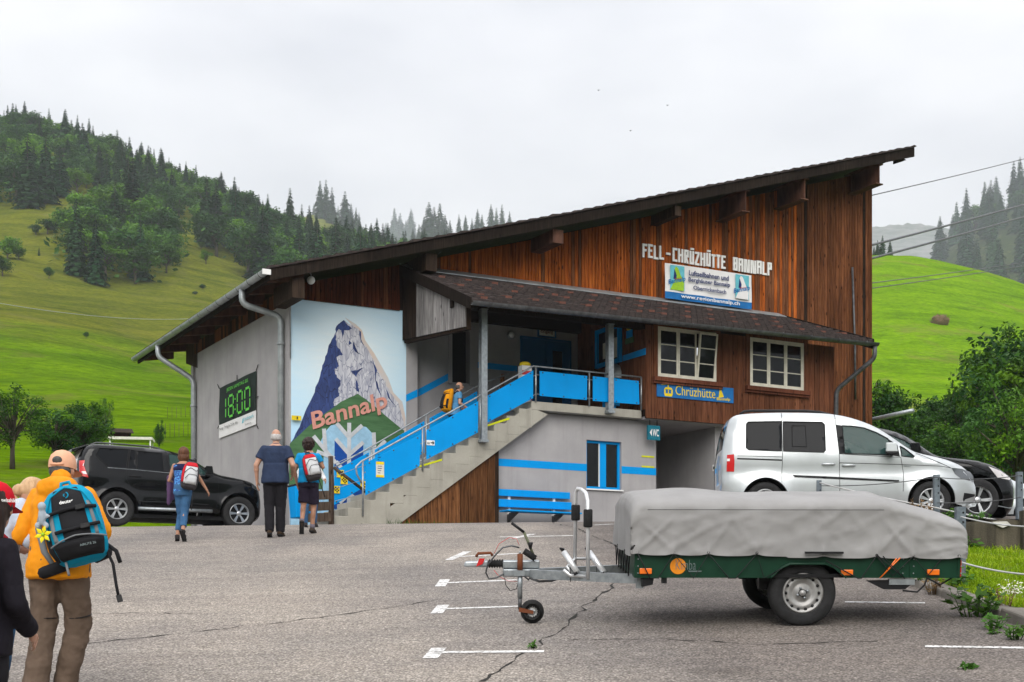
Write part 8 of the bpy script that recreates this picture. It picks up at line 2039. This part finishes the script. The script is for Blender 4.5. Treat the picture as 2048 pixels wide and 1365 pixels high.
# left: garden trees, shrubs and bushes on the meadow
for X, base, topy, d, kind, wd, lb_ in ((25, 935, 760, 58, AIRY[0], 1.3, 'sparse fruit tree with a leaning trunk at the left edge'), (110, 930, 800, 62, NEAR[0], 1.5, 'broad bush beside the fruit tree above the walkers'), (165, 930, 788, 64, NEAR[2], 1.2, 'rounded bush left of the small wooden barn'), (212, 890, 780, 90, AIRY[1], .5, 'thin bare young tree beside the small barn'), (318, 905, 832, 74, NEAR[1], .5, 'slim young tree between the barn and the grey wall')):
    a, b_ = px(X, base, d), px(X, topy, d); tree(kind, a, (b_.z - a.z) * 1.02, lb_, None, 'broadleaf_tree', wd)
def hillpt(pt, X, Y, r0, r1):
    lo, hi = r0, r1
    for _ in range(40):
        m = (lo + hi) / 2; p = pt(X, m)
        if HY - (p.z - EZ) / p.y * F > Y: lo = m
        else: hi = m
    return pt(X, lo)
for X, Y, hpx, wd, kind, lb_ in ((412, 528, 30, 1.2, BRIGHT[0], 'small bright bush on the open slope right of the clump'), (402, 500, 22, 1, BRIGHT[1], 'tiny bright bush above the small bright bush'), (135, 448, 16, 1, BRIGHT[0], 'tiny light bush in the gap of the left forest'), (95, 468, 34, 1.9, BRD[0], 'long dark bush under the upper left trees'), (72, 470, 24, 1.6, BRD[2], 'low dark bush beside the long dark bush'), (118, 456, 26, 1.4, BRD[0], 'upper end of the dark thicket under the left trees'), (78, 512, 18, 1, SPR[0], 'single small fir on the olive meadow'), (98, 556, 24, 1.2, BRD[2], 'small dark bush left of the clump foot'), (15, 520, 55, 1.3, BRD[1], 'leafy tree at the left edge below the forest'), (5, 550, 40, 1.5, BRD[3], 'lower leafy bush at the left edge'), (38, 520, 30, 1.2, BRD[1], 'bush right of the left edge tree'), (172, 678, 16, 1, BRD[0], 'tiny lone bush on the bright green bulge'), (405, 578, 10, 2.2, BRD[2], 'flat tuft of shrubs high on the slope'), (390, 590, 8, 2, BRD[2], 'second flat tuft of shrubs on the slope')):
    p = hillpt(hl, X, Y, 60, 540); h = hpx / F * p.y; tree(kind, p - Vector((0, 0, .1 * h)), h * 1.15, lb_, 'bushes on the left meadow', 'bush', wd)
# hay heap on the knoll, small barn and white shelter on the left
p = hillpt(hr_, 1880, 648, 60, 360); M['hay'] = mat('old hay', (.22, .15, .08), .95, c2=(.08, .055, .03), scale=9, bmp=.8, bscale=20)
hay = empty('hay_heap', p, 0, 'brown heap of old hay on the bright green knoll', 'hay heap'); mb = MB(); s_ = p.y / F * 15
mb.ell((0, 0, s_ * .3), (s_ * 1.15, s_ * .9, s_ * .75), M['hay'], 20, 12); mb.v = [tuple(Vector(v) * (1 + .28 * noise.noise(Vector(v) * 2.2))) for v in mb.v]; mb.build('heap', hay); mb = MB()
for _ in range(160):
    g = rnd.uniform(0, 6.28); e = rnd.uniform(0, 1.4); c = Vector((math.cos(g) * math.cos(e) * s_ * 1.15, math.sin(g) * math.cos(e) * s_ * .9, s_ * .3 + math.sin(e) * s_ * .75)); d = Vector((rnd.gauss(0, 1), rnd.gauss(0, 1), rnd.gauss(-.2, .6))).normalized() * s_ * .4; w2 = d.orthogonal().normalized() * s_ * .05; mb.add([c - d - w2, c - d + w2, c + d + w2, c + d - w2], [(0, 1, 2, 3)], M['hay'])
o = mb.build('straw', hay); o['kind'] = 'stuff'
bd = 92; p = px(228, 885, bd); bn = empty('small_barn', p, R(20), 'small dark timber barn with low roof behind the bushes', 'barn'); hgt = 24 / F * bd
mb = MB(); mb.bx(-.9, .9, 0, 1.8, -.6, hgt * .8, M['board_red']); mb.build('wall', bn); mb = MB(); mb.hexa([(-1.2, -.3, hgt * .75), (1.2, -.3, hgt * .75), (1.2, .9, hgt * 1.25), (-1.2, .9, hgt * 1.25), (-1.2, -.3, hgt * .82), (1.2, -.3, hgt * .82), (1.2, .9, hgt * 1.33), (-1.2, .9, hgt * 1.33)], M['roofwood']); mb.hexa([(-1.2, .9, hgt * 1.25), (1.2, .9, hgt * 1.25), (1.2, 2.1, hgt * .75), (-1.2, 2.1, hgt * .75), (-1.2, .9, hgt * 1.33), (1.2, .9, hgt * 1.33), (1.2, 2.1, hgt * .82), (-1.2, 2.1, hgt * .82)], M['roofwood']); mb.build('roof', bn)
p = px(265, 905, 70); sh = empty('white_shelter', p, R(8), 'pale flat roofed shelter on thin posts beside the small barn', 'shelter'); mb = MB(); mb.bx(-1.1, 1.0, -.6, .6, .55, .68, M['paper']); mb.build('roof', sh)
for a, b_ in ((-1, -.5), (.9, -.5), (-1, .5), (.9, .5)): mb = MB(); mb.bx(a - .03, a + .03, b_ - .03, b_ + .03, -.6, .55, M['white']); mb.build('post', sh)
# pasture fences on the left meadow
for X, Y, n_, d in ((322, 862, 9, 96), (335, 830, 6, 122)):
    fe = empty('pasture_fence', px(X, Y, d), 0, 'row of thin fence stakes crossing the meadow %s the shelter' % ('just above' if Y > 850 else 'higher up beyond'), 'fence'); o0 = Vector(fe.location); pv = None
    for k in range(n_):
        q = hl(X + k * 9, d + k * .5) ; mb = MB(); a = q - o0; mb.tube([a - Vector((0, 0, .2)), a + Vector((0, 0, .95))], .016, M['oldwood'], 5); mb.build('stake', fe)

# ------------------------------------------------------------------ ropes, posts, cables
postinfo = [((1922, 1195), 1014, 14.9, 'galvanised post in front of the trailer tail on the grass bank'), ((1874, 1036), 950, 20.5, 'galvanised post in front of the front wheel of the silver van'), ((2040, 1040), 944, 20.6, 'galvanised post near the right edge on the terrace rim'), ((1638, 1010), 961, 23.4, 'galvanised post standing before the sliding door of the silver van')]
tops = []
for (X, Yb), Yt, d, lb_ in postinfo:
    b0, t0 = px(X, Yb, d), px(X, Yt, d); e = empty('fence_post', b0, 0, lb_, 'post', 'rope fence posts'); h = t0.z - b0.z; w2 = .048 if d < 16 else .04
    mb = MB(); mb.bx(-w2, w2, -.012, -.004, -.25, h, M['post_steel']); mb.bx(-w2, -w2 + .008, -.0035, .07, -.25, h, M['post_steel']); mb.bx(w2 - .008, w2, -.0035, .07, -.25, h, M['post_steel']); mb.build('profile', e); mb = MB()
    for k in range(3): mb.tube([(w2 * .4, -.013, h - .06 - k * .1), (w2 * .4, -.02, h - .06 - k * .1)], .01, M['black'], 8)
    mb.build('bolt', e); tops.append(t0)
M['rope'] = mat('white rope', (.55, .55, .54), .8)
def cable(name, pts, r_, label, cat, mat_, sag=0.0, group=None):
    q = []; 
    for a, b_ in zip(pts[:-1], pts[1:]):
        for i in range(12): t = i / 12; q.append(Vector(a).lerp(Vector(b_), t) - Vector((0, 0, sag * 4 * t * (1 - t))))
    q.append(Vector(pts[-1])); o0 = q[0].copy(); mb = MB(); mb.tube([v - o0 for v in q], r_, mat_, 6); o = mb.build(name, None, o0); tag(o, label, cat, group); return o
cable('rope', [px(1640, 966, 23.3), px(1872, 1016, 20.4), px(2060, 1050, 20.4)], .012, 'upper pale rope running along the terrace rim to the right edge', 'rope', M['rope'], .02)
cable('rope', [px(1640, 972, 23.3), px(1872, 955, 20.4), px(2042, 951, 20.5)], .007, 'thin wire between the tops of the terrace posts', 'wire', M['zinc_dark'], .04)
cable('rope', [px(1874, 1006, 20.4), px(2042, 995, 20.5)], .007, 'lower thin wire between the two right terrace posts', 'wire', M['zinc_dark'], .03)
cable('rope', [px(1922, 1125, 14.85), px(2060, 1150, 13.6)], .01, 'pale rope leaving the near post below the retaining wall', 'rope', M['rope'], .02)
cable('rope', [px(1922, 1034, 14.85), px(2060, 1054, 13.6)], .008, 'pale rope leaving the near post at wall top height', 'rope', M['rope'], .02)
for (X0, Y0), (X1, Y1), r_, lb_ in (((1690, 504), (2110, 392), .05, 'upper thick steel ropeway cable leaving the building to the right'), ((1690, 531), (2110, 416), .05, 'lower thick steel ropeway cable leaving the building to the right'), ((1700, 401), (2110, 302), .022, 'single thin wire high above the green knoll'), ((1690, 573), (2110, 516), .022, 'upper of the two thin wires crossing the green knoll'), ((1690, 584), (2110, 522), .022, 'lower of the two thin wires crossing the green knoll')):
    cable('ropeway_cable', [px(X0, Y0, 52), px(X1, Y1, 90)], r_, lb_, 'cable', M['zinc_dark'], .05, 'cables over the knoll')
cable('overhead_wire', [px(-40, 600, 120), px(380, 638, 175)], .03, 'pale wire crossing the left meadow', 'wire', M['galv'], .6)
for X, Y, lb_ in ((1197, 181, 'tiny bird high in the sky above the roof middle'), (1335, 211, 'tiny bird in the sky left of the roof peak'), (1261, 262, 'tiny bird just above the roof slope')):
    q = px(X, Y, 110); mb = MB(); mb.ell((0, 0, 0), (.06, .04, .035), M['black'], 8, 6); mb.add([(0, 0, .03), (-.11, .02, .05), (-.1, .05, .04), (.11, .02, .05), (.1, .05, .04)], [(0, 1, 2), (0, 4, 3)], M['black']); o = mb.build('bird', None, q); tag(o, lb_, 'bird', 'birds in the sky')

# ------------------------------------------------------------------ grass and weeds
M['blade'] = leafmat('grass blades', (.13, .24, .004), (.22, .34, .008), (.38, .43, .03), .6, .3)
M['weed'] = leafmat('weed leaves', (.03, .085, .012), (.06, .15, .02), (.11, .22, .03), .5, .3)
mb = MB()
def blade(mb, x, y, z, h, m_, lean=.5, w_=.006):
    g = rnd.uniform(0, 6.28); d = Vector((math.cos(g), math.sin(g), 0)); s = Vector((-d.y, d.x, 0)) * w_; l = rnd.uniform(.1, lean + .3) * h; p = Vector((x, y, z))
    mb.add([p - s, p + s, p + d * l * .4 + Vector((0, 0, h * .6)) + s * .7, p + d * l * .4 + Vector((0, 0, h * .6)) - s * .7, p + d * l + Vector((0, 0, h * rnd.uniform(.55, 1)))], [(0, 1, 2, 3), (3, 2, 4)], m_)
for _ in range(26000):
    x = KX + .25 + abs(rnd.gauss(0, 1.0)) * 1.6; y = rnd.uniform(10.5, 19.7)
    if x > 7.6: continue
    blade(mb, x, y, bankz(x, y) - .01, rnd.uniform(.05, .13), M['blade'], 1.6, rnd.uniform(.004, .008))
o = mb.build('grass'); tag(o, None, None, None, 'stuff')
def weed(x, y, z, n, h, spread, label, leafy=.05, m_='weed', dry=False):
    e = empty('weed', (x, y, z), 0, label, 'plant', 'weeds along the kerb and wall'); mb = MB(); ms = MB()
    for _ in range(n):
        g = rnd.uniform(0, 6.28); rr = spread * math.sqrt(rnd.random()); hh = h * rnd.uniform(.4, 1); p = Vector((rr * math.cos(g) * .5, rr * math.sin(g) * .5, 0)); q = Vector((rr * math.cos(g), rr * math.sin(g), hh)); ms.tube([p, p.lerp(q, .5) + Vector((0, 0, hh * .1)), q], [.004, .003, .002], M[m_], 4)
        for t in (.35, .55, .75, .9, 1.0):
            c = p.lerp(q, t); nrm = Vector((rnd.gauss(0, .5), rnd.gauss(-.3, .5), 1)).normalized(); a = nrm.orthogonal().normalized(); a = Matrix.Rotation(rnd.uniform(0, 6.3), 3, nrm) @ a; b_ = nrm.cross(a); s = leafy * rnd.uniform(.6, 1.3); c = c + a * s
            mb.add([c - a * s, c - a * s * .2 + b_ * s * .6, c + a * s, c - a * s * .2 - b_ * s * .6], [(0, 1, 2, 3)], M[m_])
    mb.build('leaves', e); ms.build('stem', e); return e
M['drygrass'] = leafmat('dry stalks', (.09, .05, .03), (.16, .10, .05), (.24, .17, .08), .8, .2); M['pale_flower'] = plain('pale flower', (.7, .68, .6), .8)
g_ = lambda X, Y: gd(X, Y)
for X, Y, n, h, sp_, lb_, lf, m_ in ((1950, 1235, 26, .30, .22, 'big leafy weed at the kerb below the near post', .045, 'weed'), (1915, 1218, 14, .20, .14, 'leafy weed at the kerb left of the near post', .04, 'weed'), (1868, 1190, 18, .22, .12, 'reddish dry weed behind the trailer tail', .02, 'drygrass'), (1850, 1175, 18, .14, .12, 'green tuft under the trailer tail', .025, 'weed'), (1985, 1258, 14, .12, .12, 'grassy weed on the outer side of the kerb', .03, 'weed'), (2030, 1280, 12, .12, .1, 'small grassy weed near the right picture edge at the kerb', .03, 'weed'), (2010, 1228, 10, .22, .1, 'brown seed stalk weed behind the kerb stones', .016, 'drygrass'), (1935, 1338, 4, .03, .05, 'torn leaf cluster lying on the asphalt of the right bay', .035, 'weed'), (1065, 1297, 6, .06, .04, 'small green tuft growing in the long crack', .02, 'weed'), (1990, 1268, 5, .04, .06, 'flat leaf scrap on the asphalt by the kerb', .03, 'weed')):
    p = g_(X, Y) if X < 1870 or Y > 1225 else Vector((px(X, Y, 14.6).x, 14.6, 0)); z = ground(p.x, p.y) + (.0 if p.x < KX else .04); weed(p.x, p.y, z, n, h, sp_, lb_, lf, m_)
p = px(2025, 1210, 13.6); e = empty('pale_flower', (p.x, 13.6, bankz(p.x, 13.6)), 0, 'cream flowering weed head on the grass bank at the right edge', 'plant'); mb = MB()
for _ in range(140):
    c = Vector((rnd.gauss(0, .07), rnd.gauss(0, .05), .12 + rnd.gauss(0, .045))); a = Vector((rnd.gauss(0, 1), rnd.gauss(0, 1), rnd.gauss(0, 1))).normalized() * .012; b_ = a.orthogonal().normalized() * .008; mb.add([c - a, c + b_, c + a, c - b_], [(0, 1, 2, 3)], M['pale_flower'])
mb.build('blossom', e)
for X, Y, n, h, sp_, lb_, m_, lf in ((1945, 1092, 14, .30, .08, 'creeping weed growing down the face of the retaining wall', 'weed', .045), (1905, 1036, 16, .16, .2, 'yellow green weed on the wall top beside the post', 'weed', .03), (1835, 1032, 20, .25, .25, 'dry brown weed in front of the front wheel of the silver van', 'drygrass', .03), (1960, 1036, 10, .1, .2, 'small weed on the wall top below the black car', 'weed', .03)):
    d = 19.6 if Y > 1060 else 20.3; p = px(X, Y + (22 if Y > 1060 else 0), d); weed(p.x, d, p.z - .02, n, h, sp_, lb_, lf, m_)
mb = MB()
for _ in range(900):
    x = rnd.uniform(2.9, 4.2); y = rnd.uniform(11.5, 16.5); s = rnd.uniform(.006, .016); g = rnd.uniform(0, 6); a = Vector((math.cos(g), math.sin(g), 0)) * s; b_ = Vector((-math.sin(g), math.cos(g), 0)) * s * .4; c = Vector((x + .3 * (rnd.random() ** 2), y, ground(x, y) + .006)); mb.add([c - a, c + b_, c + a, c - b_], [(0, 1, 2, 3)], M['weed'] if rnd.random() < .5 else M['blade'])
o = mb.build('leaf_litter'); o['kind'] = 'stuff'
for _ in range(1): 
    mb = MB()
    for k in range(420):
        t = rnd.random(); q = solve(770 + 220 * t, 1028, 1, YS - .1); blade(mb, bw(q.x, YS - .15, 0).x, bw(q.x, YS - .15, 0).y, TZ, rnd.uniform(.05, .22), M['weed'])
    o = mb.build('grass'); o['kind'] = 'stuff'

# ------------------------------------------------------------------ haze
mb = MB(); mb.bx(-7400, 7400, -5900, 8400, -15, 790, None); mb.mats = []
me = bpy.data.meshes.new('haze'); me.from_pydata(mb.v, [], mb.f); me.update()
hz = link('haze', me); hz['kind'] = 'stuff'
hm_ = bpy.data.materials.new('haze'); hm_.use_nodes = True; t = hm_.node_tree; t.nodes.clear()
ov = nd(t, 'ShaderNodeOutputMaterial'); pv = nd(t, 'ShaderNodeVolumePrincipled'); pv.inputs['Color'].default_value = (.80, .84, .90, 1); pv.inputs['Density'].default_value = .00019; pv.inputs['Anisotropy'].default_value = .25
t.links.new(pv.outputs[0], ov.inputs['Volume']); me.materials.append(hm_)
